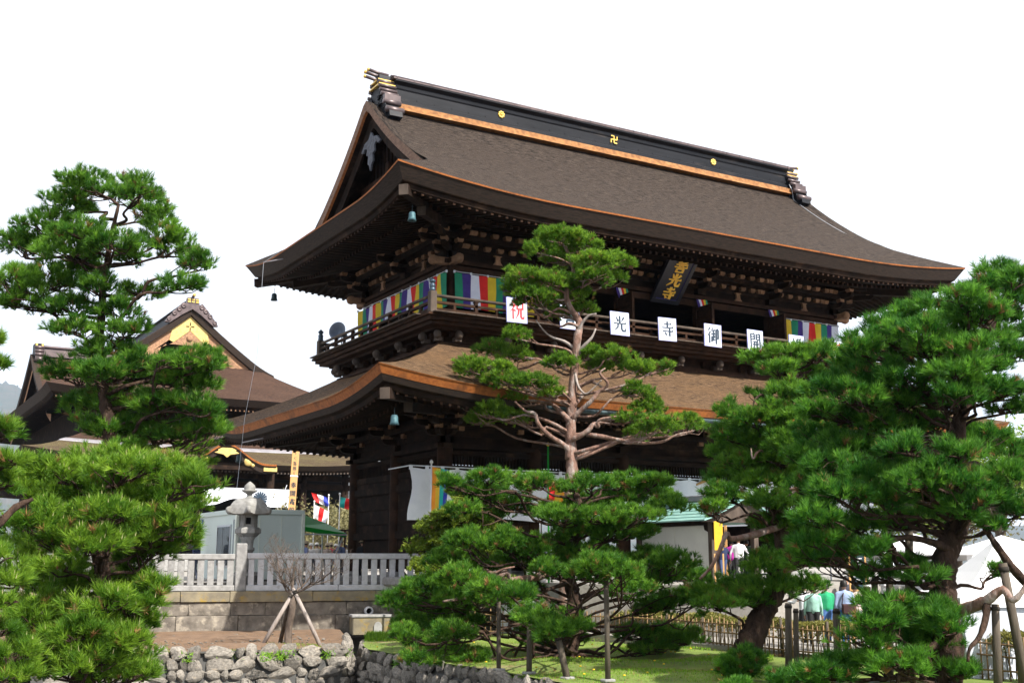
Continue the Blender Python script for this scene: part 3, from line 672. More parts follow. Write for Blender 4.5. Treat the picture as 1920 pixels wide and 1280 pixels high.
for hx in (-2.38, 1.74, 5.78):                 # door leaves folded outwards
    mb = MB(); y0, y1 = -4.02, -5.12
    mb.box((hx, (y0 + y1) / 2, 10.42), (.06, y0 - y1, 1.78)); d = mb.build('door', ['wood_brown'], gate)
    for z in (9.6, 10.15, 10.75, 11.25):
        mb = MB(); mb.box((hx - .05, (y0 + y1) / 2, z), (.05, (y0 - y1) - .16, .1)); mb.build('door_rail', ['wood_brown'], d)
    for y in (y0 - .04, y1 + .04):
        mb = MB(); mb.box((hx - .012, y, 10.42), (.12, .1, 1.80)); mb.build('door_stile', ['wood_brown'], d)
for a, b in ((-6.1, -2.05), (-2.05, 2.05), (2.05, 6.1)):
    for x in (a + .27, b - .27):
        mb = MB(); mb.box((x, -3.86, 10.5), (.12, .16, 1.75)); mb.build('door_jamb', ['wood_brown'], gate)

# --- balcony
BX, BY = 11.45, 5.41
mb = MB(); ring = [(BX + .28, BY + .28, 9.28, 9.36, 0), (BX + .16, BY + .16, 9.14, 9.278, 0), (BX + .02, BY + .02, 9.02, 9.138, 0)]
for hx, hy, z0, z1, mi in ring: mb.box((0, 0, (z0 + z1) / 2), (2 * hx, 2 * hy, z1 - z0), mi=mi)
deck = mb.build('balcony_deck', ['wood_brown'], gate)
for i in range(56):                            # plank ends along the front and left edge
    x = lerp(-BX - .1, BX + .1, (i + .5) / 56); mb = MB(); mb.cbox((x, -BY - .05, 9.385), (.40, .8, .045), .008); mb.build('deck_plank', ['wood_grey'], deck)
for i in range(24):
    y = lerp(-BY + .4, BY + .1, (i + .5) / 24); mb = MB(); mb.cbox((-BX - .05, y, 9.385), (.8, .43, .045), .008); mb.build('deck_plank', ['wood_grey'], deck)
GIB = [(.10, 0), (.115, .02), (.115, .10), (.095, .12), (.11, .14), (.11, .25), (.085, .27), (.06, .29), (.085, .31), (.12, .36), (.115, .40), (.07, .44), (.02, .49), (.004, .53)]
rail = put('balcony_railing', None, gate); rail.empty_display_size = .3
for sx in (-1, 1):
    for sy in (-1, 1):
        mb = MB(); mb.cbox((sx * BX, sy * BY, 9.78), (.26, .26, .78), .02); p = mb.build('corner_post', ['wood_grey'], rail)
        mb = MB(); mb.lathe(GIB, 12, (sx * BX, sy * BY, 10.17)); mb.build('post_finial', ['post_cap'], rail)
def rail_run(p0, p1, vis):
    p0, p1 = Vector(p0), Vector(p1); d = (p1 - p0).normalized(); L = (p1 - p0).length
    a, b = p0 + d * .13, p1 - d * .13; up = Vector((0, 0, 1))
    mb = MB(); mb.beam(a + up * 9.50, b + up * 9.50, .15, .15); mb.build('bottom_rail', ['wood_brown'], rail)
    mb = MB(); mb.beam(a + up * 9.79, b + up * 9.79, .12, .09); mb.build('middle_rail', ['wood_brown'], rail)
    mb = MB(); mb.tube([a + up * 10.03, b + up * 10.03], .062, 8); mb.build('top_rail', ['wood_grey' if vis else 'wood_brown'], rail)
    n = max(2, round(L / 1.76))
    for i in range(1, n):
        c = p0.lerp(p1, i / n); mb = MB(); mb.box((c.x, c.y, 9.77), (.12, .12, .42)); mb.box((c.x, c.y, 9.95), (.16, .16, .05)); mb.build('rail_post', ['wood_brown'], rail)
    for i in range(n):
        c = p0.lerp(p1, (i + .5) / n); mb = MB(); mb.box((c.x, c.y, 9.66), (.10, .10, .18)); mb.build('rail_block', ['wood_brown'], rail)
rail_run((-BX, -BY, 0), (BX, -BY, 0), True); rail_run((-BX, BY, 0), (-BX, -BY, 0), True); rail_run((BX, -BY, 0), (BX, BY, 0), False); rail_run((BX, BY, 0), (-BX, BY, 0), False)
# carved noses and arms that carry the balcony
mb = MB(); mb.box((0, 0, 8.75), (20.9, 8.7, .62)); mb.build('balcony_base_wall', ['wood_brown'], gate)
mb = MB(); mb.box((0, 0, 8.52), (21.4, 9.2, .16)); mb.box((0, 0, 8.40), (21.8, 9.6, .1)); mb.build('base_moulding', ['wood_brown'], gate)
mb = MB()
for sy in (-1, 1): mb.box((0, sy * 5.0, 8.98), (22.3, .16, .13))
for sx in (-1, 1): mb.box((sx * 11.05, 0, 8.985), (.16, 10.3, .13))
mb.build('balcony_beam', ['wood_brown'], gate)
def balcony_bracket(x, y, ox, oy):
    o = Vector((ox, oy, 0)).normalized(); t = Vector((-o.y, o.x, 0)); b = Vector((x, y, 8.66)); mb = MB()
    arm(mb, b, b + o * .55, .17, .2); arm(mb, b + o * .12 - t * .42 + Vector((0, 0, .0)), b + o * .12 + t * .46, .15, .18); arm(mb, b + o * .12 + t * .42, b + o * .12 - t * .46, .15, .18)
    for s_ in (-1, 1): mb.box(b + o * .12 + t * s_ * .38 + Vector((0, 0, .16)), (.2, .2, .14), mi=0)
    q = put('balcony_bracket', mb.mesh('balcony_bracket', ['wood_brown']), gate)
    mb = MB(); c = b + o * .72 + Vector((0, 0, .10)); mb.lathe([(.05, -.12), (.13, -.10), (.165, -.02), (.16, .05), (.10, .12)], 10, c, axis=t); mb.box(b + o * .58 + Vector((0, 0, -.06)), (.26, .26, .14), math.atan2(o.y, o.x)); mb.build('carved_nose', ['wood_grey'], q)
for i in range(11):
    x = lerp(-10.2, 10.2, i / 10); balcony_bracket(x, -4.37, 0, -1); balcony_bracket(x, 4.37, 0, 1)
for i in range(5):
    y = lerp(-4.1, 4.1, i / 4); balcony_bracket(-10.46, y, -1, 0); balcony_bracket(10.46, y, 1, 0)
for sx in (-1, 1):
    for sy in (-1, 1): balcony_bracket(sx * 10.46, sy * 4.37, sx, sy)

# --- lower roof
LR = Roof(0, 0, 15.08, 9.05, 6.15, .6, lambda t: .41 * t + .024 * t * t, .52, .5)
mb = MB(); uvs = []
for sd in 'fb': slope_grid(mb, LR, sd, 0, 4.75, 14, 44, lambda t: 15.08 - t, 0, uvs, .02)
for sd in 'lr': slope_grid(mb, LR, sd, 0, 4.75, 14, 30, lambda t: 9.05 - t, 0, uvs, .02)
mb.uv = uvs
roof_low = mb.build('lower_roof', ['shingle_low'], gate, label='lower hipped roof of brown bark shingles with orange eave edge')
mb = MB(); sweep(mb, LR, [(0, 0, 0), (.02, -.03, 0), (.05, -.05, 0), (.17, -.27, 0), (.19, -.29, 1), (.30, -.46, 1), (.36, -.49, 2), (.46, -.52, 2), (.50, -.66, 2), (.62, -.68, 2)])
mb.build('eave_edge', ['edge_orange', 'edge_brown', 'wood_dark'], roof_low)
mb = MB(); sweep(mb, LR, [(.55, -.62, 0), (5.2, -.62 + .2 * 4.65, 0)], fade=6.0); mb.build('soffit', ['wood_dark'], roof_low)
rafters(LR, roof_low, 5.1, .31, z0=-.62)
mb = MB(); a = LR.pt('f', -.62, -.09, -.42); b = LR.pt('f', .62, -.09, -.46)
mb.tube([LR.pt('f', lerp(-.6, .6, i / 12), -.10, -.43) for i in range(13)], .07, 8); mb.build('rain_gutter', ['bronze_dark'], roof_low)

# --- lower storey
LX, LY = 10.18, 4.05; LCX = [-10.18, -6.4, -2.3, 2.3, 6.4, 10.18]; LCY = [-4.05, 0, 4.05]
bracket_storey(LX, LY, LCX, LCY, 4.95, 3, .33, .55, 6.32, 2, False)
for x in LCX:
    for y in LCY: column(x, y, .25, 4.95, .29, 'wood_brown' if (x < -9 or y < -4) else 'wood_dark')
for x in LCX:
    for y in (-4.05, 4.05) if abs(x) < 10 else LCY:
        mb = MB(); mb.lathe([(.45, .0), (.45, .2), (.36, .3)], 12, (x, y, .05)); mb.build('column_base', ['stone'], gate)
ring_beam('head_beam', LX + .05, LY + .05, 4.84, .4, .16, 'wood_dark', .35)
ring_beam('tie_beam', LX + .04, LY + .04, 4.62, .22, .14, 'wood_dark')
for (p0, p1) in [((LCX[i], -LY), (LCX[i + 1], -LY)) for i in range(5)] + [((-LX, LCY[i + 1]), (-LX, LCY[i])) for i in range(2)] + [((LX, LCY[i]), (LX, LCY[i + 1])) for i in range(2)] + [((LCX[i + 1], LY), (LCX[i], LY)) for i in range(5)]:
    a, b = Vector((*p0, 0)), Vector((*p1, 0)); d = (b - a).normalized(); L = (b - a).length - .5; mb = MB(); ang = math.atan2(d.y, d.x); n = int(L / .135)
    for k in range(n + 1):
        c = a + d * (.25 + L * k / n); mb.box((c.x, c.y, 4.32), (.05, .06, .46), ang)
    mb.build('lattice', ['wood_dark'], gate, kind='stuff')
    m_ = (a + b) / 2
    for z, w in ((3.98, .24), (4.57, .1)):
        mb = MB(); mb.box((m_.x, m_.y, z), (L, .2, w), ang); mb.build('lattice_rail', ['wood_dark'], gate)
for y0, y1 in ((-4.05, 0), (0, 4.05)):
    board_wall((-LX, y1 - .25, 0), (-LX, y0 + .25, 0), .5, 3.85, .1, 'wood_dark', nb=6, horiz=True); board_wall((LX, y0 + .25, 0), (LX, y1 - .25, 0), .5, 3.85, .1, 'wood_dark')
    for z in (1.73, .55, 3.5):
        mb = MB(); mb.box((-LX - .09, (y0 + y1) / 2, z), (.2, 3.5, .28 if z > 1 else .2)); mb.build('waist_beam', ['wood_dark'], gate)
for a, b in ((-10.18, -6.4), (6.4, 10.18)):
    for y, f in ((-4.05, 1), (4.05, -1)): board_wall((a + .25, y, 0) if f > 0 else (b - .25, y, 0), (b - .25, y, 0) if f > 0 else (a + .25, y, 0), .5, 3.85, .1, 'wood_dark', nb=6 if f > 0 else 0, horiz=True)
    x = b if a < 0 else a
    board_wall((x, -3.8, 0), (x, 3.8, 0), .5, 4.6, .1, 'wood_dark')
mb = MB(); mb.box((0, 0, 4.98), (20, 7.8, .08)); mb.build('ceiling_boards', ['wood_dark'], gate)
mb = MB(); mb.cbox((0, 0, .03), (23.4, 11.2, .3), .05); mb.build('stone_platform', ['stone'], gate)
# ------------------------------------------------------------------ things hung on the gate
# name plaque
pb, pt_ = Vector((0, -4.1, 11.5)), Vector((0, -5.62, 13.16)); pv = (pt_ - pb).normalized(); pu = Vector((1, 0, 0)); pn = pu.cross(pv).normalized(); ph = (pt_ - pb).length
plq = thing('name_plaque', 'tall black plaque with gold characters tilted out under the upper eaves', 'plaque', (0, 0, 0))
def slab(mb, o, u, v, w, h, th, mi=0): mb.prism([(0, 0), (w, 0), (w, h), (0, h)], o, u, v, th, mi)
mb = MB(); slab(mb, pb - pu * .55, pu, pv, 1.1, ph, .08); mb.build('panel', ['lacquer'], plq)
for o, w, h in ((pb - pu * .73, .18, ph), (pb + pu * .55, .18, ph)):
    mb = MB(); slab(mb, o - pn * .04, pu, pv, w, h, .16); mb.build('frame', ['lacquer'], plq)
for o in (pb - pu * .73 - pv * .16, pb - pu * .73 + pv * (ph - .02)):
    mb = MB(); slab(mb, o - pn * .04, pu, pv, 1.46, .18, .17); mb.build('frame', ['lacquer'], plq)
mb = MB()
for o, w, h in ((pb - pu * .56, .035, ph - .06), (pb + pu * .525, .035, ph - .06), (pb - pu * .525, 1.05, .035), (pb - pu * .525 + pv * (ph - .1), 1.05, .035)): slab(mb, o + pn * .081 + pv * .02, pu, pv, w, h, .006)
mb.build('border', ['lacquer_blue'], plq)
for i, ch in enumerate('善光寺'):
    mb = MB(); sz = .64; glyph(mb, ch, pb - pu * .36 + pv * (ph - .95 - i * .65), pu, pv, sz, off=.085, fat=1.45 if i == 0 else 1.8, thick=.03, w=1.12); mb.build('gold_character', ['gold_paint'], plq)
# white character boards on the railing
WHERE = ['first', 'second', 'third', 'fourth', 'fifth', 'sixth', 'seventh', 'eighth']
for k, ch in enumerate('祝善光寺御開帳祝'):
    x0 = -8.68 + 2.306 * k; w, h = .87, .92
    o = thing('character_board', ('white board with red character, ' if k in (0, 7) else 'white board with black character, ') + WHERE[k] + ' along the balcony railing', 'sign board', (x0, -5.93, 9.27), group='character boards on the balcony railing'); o.rotation_euler = (R(rng.uniform(-3, 3)), R(rng.uniform(-1.2, 1.2)), R(rng.uniform(-1.5, 1.5)))
    mb = MB(); slab(mb, (0, .05, 0), (1, 0, 0), (0, 0, 1), w, h, .05); mb.build('board', ['sign_edge'], o)
    mb = MB(); slab(mb, (.022, -.001, .022), (1, 0, 0), (0, 0, 1), w - .044, h - .044, .004); mb.build('board_face', ['sign_white'], o)
    mb = MB(); glyph(mb, ch, (.11, -.006, .12), (1, 0, 0), (0, 0, 1), .68, off=.002, thick=.003, w=.93, fat=1.35); mb.build('character', ['ink_red' if k in (0, 7) else 'ink'], o)
# five-colour banners
SEQ = ['banner_green', 'banner_purple', 'banner_white', 'banner_red', 'banner_yellow']
def banner(name, label, p0, p1, ztop, hgt, first, sw=.37, lift=None, sag=.0, seed=1, group=None, sway=.25):
    p0, p1 = Vector(p0), Vector(p1); L = (p1 - p0).length; d = (p1 - p0) / L; nn = Vector((d.y, -d.x, 0)); n = max(1, round(L / sw)); r_ = random.Random(seed); ph_ = r_.uniform(0, 6)
    t = thing(name, label, 'banner', p0 + Vector((0, 0, ztop)), group=group)
    def P(s, v):
        hh = hgt * (lift(s / L) if lift else 1.0); z = -v * hh - sag * 4 * (s / L) * (1 - s / L)
        wv = .055 * math.sin(s * 4.1 + ph_ + v * 1.3) * (.25 + v) + .03 * math.sin(s * 9.7 + v * 3 + ph_)
        q = d * (s + v * sway * math.sin(s * .9 + ph_) * .25) + nn * (wv + .05); return Vector((q.x, q.y, z))
    for k in range(n):
        mb = MB(); s0, s1 = L * k / n, L * (k + 1) / n
        mb.grid([[P(lerp(s0, s1, i / 3), v / 7) for i in range(4)] for v in range(8)]); mb.build('stripe', [SEQ[(first + k) % 5]], t)
    mb = MB(); mb.tube([P(L * i / 12, 0) + Vector((0, 0, .045)) for i in range(13)], .012, 5); mb.build('cord', ['white_cloth'], t)
    for k in range(0, n + 1, 2):
        q = P(L * k / n, 0) + Vector((0, 0, .02)); mb = MB(); mb.box(q, (.06, .06, .09)); mb.build('tab', ['white_cloth'], t)
    return t
banner('striped_banner', 'five-colour striped banner on the front wall beside the round-capped corner post', (-9.95, -4.12, 0), (-6.35, -4.12, 0), 11.33, 1.32, 0, seed=3)
banner('striped_banner', 'five-colour striped banner on the front wall at the far end of the balcony', (6.35, -4.12, 0), (9.95, -4.12, 0), 11.33, 1.32, 3, seed=5)
banner('striped_banner', 'five-colour striped banner hitched up along the gable side of the balcony', (-10.2, 4.1, 0), (-10.2, -4.1, 0), 11.33, 1.32, 4, lift=lambda s: 1.0 - .38 * math.sin(max(0, min(1, (s - .18) / .6)) * math.pi), seed=8)
for px, (x, who) in enumerate(((-2.62, 'beside the plaque'), (1.55, 'over the middle door leaf'), (5.6, 'over the last door leaf'))):
    t = thing('door_pennant', 'small five-colour pennant hung ' + ('from the tie beam beside the tall pine top', 'from the tie beam just past the plaque', 'from the tie beam nearest the far banner')[px], 'pennant', (x, -4.3, 11.63), group='pennants on the tie beam')
    for k, c in enumerate(['banner_purple', 'banner_white', 'banner_red', 'banner_yellow', 'banner_green']):
        mb = MB(); mb.grid([[(k * .115 + i * .115 / 2 + v * .03, .02 * math.sin(k + i + v), -v * .105) for i in range(3)] for v in range(5)]); mb.build('stripe', [c], t)
    mb = MB(); mb.box((.29, .012, .01), (.6, .02, .03)); mb.build('rod', ['wood_brown'], t)
# white curtain across the lower storey
cur = thing('entrance_curtain', 'long white cotton curtain hung across the front of the lower storey', 'curtain', (0, -4.75, 3.9))
def CP(x, v, lo=1.72):
    return Vector((x + (.10 * math.sin(v * 5) if x < -11 else 0), -.10 * math.sin(x * 2.1) * (.3 + v) - .05 * math.sin(x * 5.3 + v * 2), -v * lo - .05 * math.sin(x * .9) * v + (.05 * abs(math.sin(x * 3.3)) if v == 0 else 0)))
for k in range(6):
    a, b = lerp(-11.92, 11.0, k / 6), lerp(-11.92, 11.0, (k + 1) / 6); mb = MB(); mb.grid([[CP(lerp(a, b, i / 22), v / 8) for i in range(23)] for v in range(9)]); mb.build('cloth_width', ['white_cloth'], cur)
mb = MB(); mb.tube([(-12.6, .3, -.03), (-11.9, 0, .12), (0, 0, .10), (11.2, 0, .12)], .022, 5); mb.build('cord', ['white_cloth'], cur)
for i in range(38):
    x = lerp(-11.87, 10.95, i / 37); mb = MB(); mb.box((x, CP(x, 0).y, .06), (.13, .03, .16)); mb.build('loop', ['white_cloth'], cur)
# wind bells under the roof corners
def bell(loc, label, m, s=1.0):
    t = thing('wind_bell', label, 'bell', loc, group='wind bells under the roof corners')
    mb = MB(); mb.lathe([(.03, 0), (.14, -.02), (.185, -.10), (.20, -.36), (.25, -.52), (.22, -.52), (.17, -.36), (.15, -.06)], 12); mb.build('bell_body', [m], t)
    mb = MB(); mb.tube([(0, 0, 0), (0, 0, .38)], .018, 5); mb.build('hanger', ['bronze_dark'], t)
    mb = MB(); mb.lathe([(.05, -.56), (.06, -.50), (.015, -.45), (.012, -.1)], 8); mb.build('clapper', ['bronze_dark'], t); t.scale = (.62, .62, .62)
for rf, zc, nm in ((UR, 12.42, 'upper'), (LR, 5.30, 'lower')):
    for sx, sy, m, w in ((-1, -1, 'verdigris', 'near'), (-1, 1, 'bronze_dark', 'rear'), (1, -1, 'bronze_dark', 'far')):
        if nm == 'lower' and sx > 0: continue
        k = 1.05
        bell((sx * (rf.hx - k), sy * (rf.hy - k), zc), {'near': 'blue-green bronze bell under the near corner of the ' + nm + ' roof', 'rear': 'dark bell hanging at the rear gable-side corner of the ' + nm + ' roof', 'far': 'dark bell under the far front corner of the ' + nm + ' roof, beside pine needles'}[w], m)
# loudspeaker on the balcony
t = thing('loudspeaker', 'grey horn loudspeaker behind the side railing of the balcony', 'loudspeaker', (-10.9, 4.6, 9.41))
ax = Vector((-.75, -.62, .12)).normalized()
mb = MB(); mb.lathe([(.06, .05), (.09, .12), (.16, .30), (.36, .52), (.40, .54), (.385, .55), (.30, .48), (.12, .25), (.10, .24)], 20, Vector((0, 0, 1.05)) - ax * .3, axis=ax); mb.build('horn', ['loud'], t)
mb = MB(); mb.lathe([(.10, -.22), (.12, -.2), (.12, 0), (.08, .08)], 12, Vector((0, 0, 1.05)) - ax * .3, axis=ax); mb.build('driver', ['loud'], t)
mb = MB(); mb.tube([(.1, 0, .0), (.1, 0, 1.0)], .025, 6); mb.build('stand', ['bronze_dark'], t)
# lightning cable along the gable side
t = thing('lightning_cable', 'thin metal cable running down from the gable-side roof edges to the ground', 'cable', (0, 0, 0))
pts = [UR.pt('l', -.42, -.02, .02), UR.pt('l', -.42, -.6, -.45), Vector((-14.9, 3.4, 9)), LR.pt('l', -.36, -.25, .1), LR.pt('l', -.36, -.3, -.8), Vector((-15.6, 3.2, 3)), Vector((-15.7, 3.2, 0))]
mb = MB(); mb.tube(pts, .007, 5, smooth=False); mb.build('wire', ['alu'], t)
mb = MB(); mb.tube([pts[1], pts[1] + Vector((1.3, -.3, .35))], .025, 6); mb.tube([pts[4], pts[4] + Vector((1.2, -.3, .3))], .025, 6); mb.build('bracket', ['metal_strip'], t)
# pale conductor down the far verge
t = thing('roof_conductor', 'pale grounding strap running down the far end of the upper roof', 'cable', (0, 0, 0))
pp = [Vector((10.75, -.7, 19.3)), Vector((10.9, -.75, 19.0))] + [Vector((10.9 + .02 * k, -.8 - .5 * k, UR.ze + UR.prof(8.08 - .8 - .5 * k) + .05)) for k in range(0, 12)]
mb = MB(); mb.tube(pp, .025, 5); mb.build('strap', ['alu'], t)
# ------------------------------------------------------------------ ground, terraces, walls
GZ = -1.75                                     # garden level; the temple terrace is z = 0, the approach -1.5, the stream bed -3.1
mb = MB(); mb.grid([[(x, y, -3.1) for x in (-6000, -200, -60, 60, 200, 6000)] for y in (-6000, -200, -60, 60, 200, 6000)], smooth=False)
mb.build('ground', ['mud'], None, kind='structure', label='dark stream bed and low ground beneath the terraces')
# line of the terrace edge under the stone fence (photo px, distance)
FENCE = [(-120, 39.2), (280, 40.3), (451, 41.2), (760, 43.0), (900, 43.9)]
def fence_pt(px, z): 
    for (a, da), (b, db) in zip(FENCE, FENCE[1:]):
        if px <= b or b == FENCE[-1][0]: return lat(px, lerp(da, db, (px - a) / (b - a)), z)
FL = [fence_pt(p, 0) for p in (-120, 451, 900)]
fd = (FL[2] - FL[0]).normalized(); fn = Vector((fd.y, -fd.x, 0))      # fn points to the photographer
# terrace: straight line continued to the approach steps, then along the approach
T0 = FL[0] - fd * 160; T1 = FL[2] + fd * 1.5
T2 = Vector((-8.0, -9.2, 0))
poly = [T0, T1, T2, Vector((-4.6, -14.2, 0)), Vector((2, -14.6, 0)), Vector((60, -14.6, 0)), Vector((260, -14.6, 0)), Vector((300, 420, 0)), Vector((-260, 420, 0))]
mb = MB(); n = len(poly); mb.add([Vector((p.x, p.y, 0)) for p in poly] + [Vector((p.x, p.y, -3.4)) for p in poly], [tuple(range(n))] + [(i, n + i, n + (i + 1) % n, (i + 1) % n) for i in range(n)])
mb.build('temple_terrace', ['gravel'], None, kind='structure', label='pale gravel terrace the gate and hall stand on')
# approach street and garden lawn
mb = MB(); q = [(-8.2, -9.0), (2, -13.3), (90, -13.3), (90, -70), (-2.5, -70), (-4.6, -34), (-6.0, -24)]
mb.add([(x, y, -1.5 - max(0, (-y - 18)) * .045) for x, y in q] + [(x, y, -3.4) for x, y in q], [tuple(range(7))[::-1]] + [(i, (i + 1) % 7, 7 + (i + 1) % 7, 7 + i) for i in range(7)])
mb.build('approach_street', ['gravel'], None, kind='structure', label='pale paved approach leading to the gate')
def sheet(name, edge, z, m, label, amp=.05, inner=None, hfun=None):
    """garden ground: fan of rings from an outline, gently uneven"""
    c = sum((Vector(p) for p in edge), Vector()) / len(edge); rows = []
    for k in range(15):
        t = k / 14; row = []
        for p in edge:
            v = Vector(p).lerp(c, t); h = amp * (math.sin(v.x * 1.3) + math.sin(v.y * 1.7 + v.x * .6)) * min(1, t * 4); row.append((v.x, v.y, z + h + (hfun(v, t) if hfun else 0)))
        rows.append(row)
    mb = MB(); mb.grid(rows, 0, close=True); return mb.build(name, [m], None, kind='structure', label=label)
def dens(poly, n=6):
    out = []
    for a, b in zip(poly, poly[1:] + poly[:1]):
        for k in range(n): out.append(Vector(a).lerp(Vector(b), k / n))
    return out
# edges of the two banks along the stream
LW = [lat(p, d, GZ) for p, d in ((-140, 28.6), (60, 30.2), (270, 32.0), (450, 33.0), (600, 33.9), (655, 34.6))]
LWB = LW + [lat(650, 38.2, GZ), lat(636, 42.6, GZ)]
RW = [lat(p, d, GZ) for p, d in ((690, 40.6), (678, 36.0), (690, 34.2), (760, 31.6), (850, 29.0), (940, 27.0), (1060, 24.6), (1200, 22.0), (1330, 20.2))]
def bank_h(v, t): 
    k = (v - FL[0]).dot(fn); return .12 * max(0, 1 - k / 9.0)
sheet('earth_bank', dens(LWB + [fence_pt(451, GZ) - fn * .3, fence_pt(-120, GZ) - fn * .3], 5), GZ, 'dirt', 'bare brown earth bank below the stone fence', hfun=bank_h)
sheet('garden_lawn', dens(RW + [lat(1900, 17.5, GZ), lat(2150, 19, GZ), Vector((-6.0, -24, GZ)), Vector((-8.2, -9.2, GZ)), T1 + fn * .1 + Vector((0, 0, GZ)), fence_pt(690, GZ) - fn * .2], 5), GZ, 'moss', 'mossy lawn under the pines with bare patches')
# dry-stone walls of the stream banks
ICO = []
def rock_mesh(seed):
    r_ = random.Random(seed); bm = bmesh.new(); bmesh.ops.create_icosphere(bm, subdivisions=2, radius=1.0)
    k = [Vector((r_.gauss(0, 1), r_.gauss(0, 1), r_.gauss(0, 1))).normalized() for _ in range(14)]; off = [r_.uniform(.5, .85) for _ in k]
    for v in bm.verts:
        p = v.co.copy()
        for nn, d in zip(k, off):
            e = p.dot(nn) - d
            if e > 0: p -= nn * e * .97
        v.co = p * (1 + r_.uniform(-.03, .03))
    me = bpy.data.meshes.new('stone'); bm.to_mesh(me); bm.free(); me.materials.append(M['rock']); return me
ROCKS = [rock_mesh(100 + i) for i in range(14)]
def stone_wall(path, z0, z1, size, name, label, seed, cap=True):
    r_ = random.Random(seed); t = thing(name, label, 'stone wall', path[0])
    P = smooth_path(path, 5); L = [0.0]
    for a, b in zip(P, P[1:]): L.append(L[-1] + (b - a).length)
    def on(s):
        for i in range(len(P) - 1):
            if s <= L[i + 1]:
                k = (s - L[i]) / (L[i + 1] - L[i]); return P[i].lerp(P[i + 1], k), (P[i + 1] - P[i]).normalized()
        return P[-1], (P[-1] - P[-2]).normalized()
    mb = MB(); mb.grid([[(p.x - path[0].x + n_.x * b_, p.y - path[0].y + n_.y * b_, zz - path[0].z) for p, n_ in [(q, Vector((-1, 0, 0)) * 0 + (lambda d: Vector((-d.y, d.x, 0)))(on(l)[1])) for q, l in zip(P, L)]] for zz, b_ in ((z1 - .06, .12), (z0, -.1))], smooth=False)
    mb.build('backing', ['mud'], t)
    z = z0 + size * .3; row = 0
    while z < z1 - size * .15:
        s = r_.uniform(0, size); h = size * r_.uniform(.6, 1.2)
        while s < L[-1]:
            w = size * r_.choice((.55, .8, 1.0, 1.3, 1.7, 2.1)) * r_.uniform(.85, 1.15); p, d = on(min(s + w / 2, L[-1])); nn = Vector((d.y, -d.x, 0)); f = (z - z0) / (z1 - z0)
            o = put('stone', r_.choice(ROCKS), t, p - path[0] + nn * (.10 - .16 * f + r_.uniform(-.03, .05)) + Vector((0, 0, z - path[0].z + r_.uniform(-.04, .04))))
            o.scale = (w * .60, size * .42, h * .60); o.rotation_euler = (r_.uniform(-.35, .35), r_.uniform(-.3, .3), math.atan2(d.y, d.x) + r_.uniform(-.25, .25) + (math.pi if r_.random() < .5 else 0)); s += w * .96
        z += h * .80; row += 1
    return t
stone_wall(LWB[1:7], -2.75, GZ + .10, .36, 'dry_stone_wall', 'dry-stone wall of rounded pale boulders below the bare earth bank', 21)
stone_wall(RW[:7], -2.75, GZ + .05, .34, 'dry_stone_wall', 'curving dry-stone wall of small stones along the edge of the mossy lawn', 22)
# stream: narrow dark water between the walls
mb = MB(); mb.grid([[lat(p, d, -2.9) for p, d in ((560, 26), (600, 31), (640, 35), (655, 40))], [lat(p, d, -2.9) for p, d in ((1000, 22), (800, 28), (690, 34), (690, 40))]], smooth=False)
mb.build('stream_water', ['glass'], None, kind='structure', label='dark water in the channel between the stone walls')
# retaining wall of cut stone under the fence
ret = thing('retaining_wall', 'stained cut-stone retaining wall with lichen under the stone fence', 'stone wall', fence_pt(-120, 0)); o0 = fence_pt(-120, 0); Lf = (FL[2] - FL[0]).length + 1.2; fa = math.atan2(fd.y, fd.x)
r_ = random.Random(5)
def wl(s, out, z): return fd * s + fn * out + Vector((0, 0, z))
for z0, z1, out, wm, m in ((-1.95, -1.12, .16, 1.75, 'stone_wall'), (-1.12, -.66, .12, 1.45, 'stone_wall'), (-.66, -.30, .20, 2.2, 'stone_lichen')):
    s = -.5
    while s < Lf:
        w = wm * r_.uniform(.6, 1.3); mb = MB(); c = wl(s + w / 2, out, (z0 + z1) / 2); mb.cbox(c, (w - .010, .5, z1 - z0 - .010), .014, fa, jit=.010, rnd=r_); mb.build('stone_block', [m], ret); s += w
mb = MB(); c = wl(Lf / 2 - .5, -.15, -1.15); mb.box(c, (Lf + .5, .5, 1.6), fa); mb.build('core', ['mud'], ret)
# stone fence (two runs that meet at a thick post)
sf = thing('stone_fence', 'long pale granite balustrade of square pickets on the retaining wall', 'stone fence', o0)
sp = (fence_pt(451, 0) - o0).dot(fd)
r_ = random.Random(9)
mb = MB(); mb.cbox(wl(sp, .16, .53), (.38, .38, 1.66), .03, fa); mb.build('main_post', ['stone'], sf)
def fence_run(s0, s1, top, bot, gap, wd, m, dz=0.0):
    L = s1 - s0; c = (s0 + s1) / 2
    for nm, z, h, d_ in (('bottom_rail', bot, .20, .30), ('top_rail', top, .20, .26)):
        k = max(1, round(L / 3.4))
        for i in range(k):
            mb = MB(); mb.cbox(wl(s0 + L * (i + .5) / k, .16, z), (L / k - .012, d_, h), .022, fa); mb.build(nm, [m], sf)
    n = int(L / gap)
    for i in range(n):
        mb = MB(); mb.cbox(wl(s0 + (i + .5) * L / n, .16, (top + bot) / 2), (wd, .17, top - bot - .2), .012, fa, jit=.006, rnd=r_); mb.build('picket', [m], sf)
fence_run(-.4, sp - .19, .89, -.19, .335, .225, 'stone'); fence_run(sp + .19, Lf, .92, -.19, .325, .205, 'stone_pale')
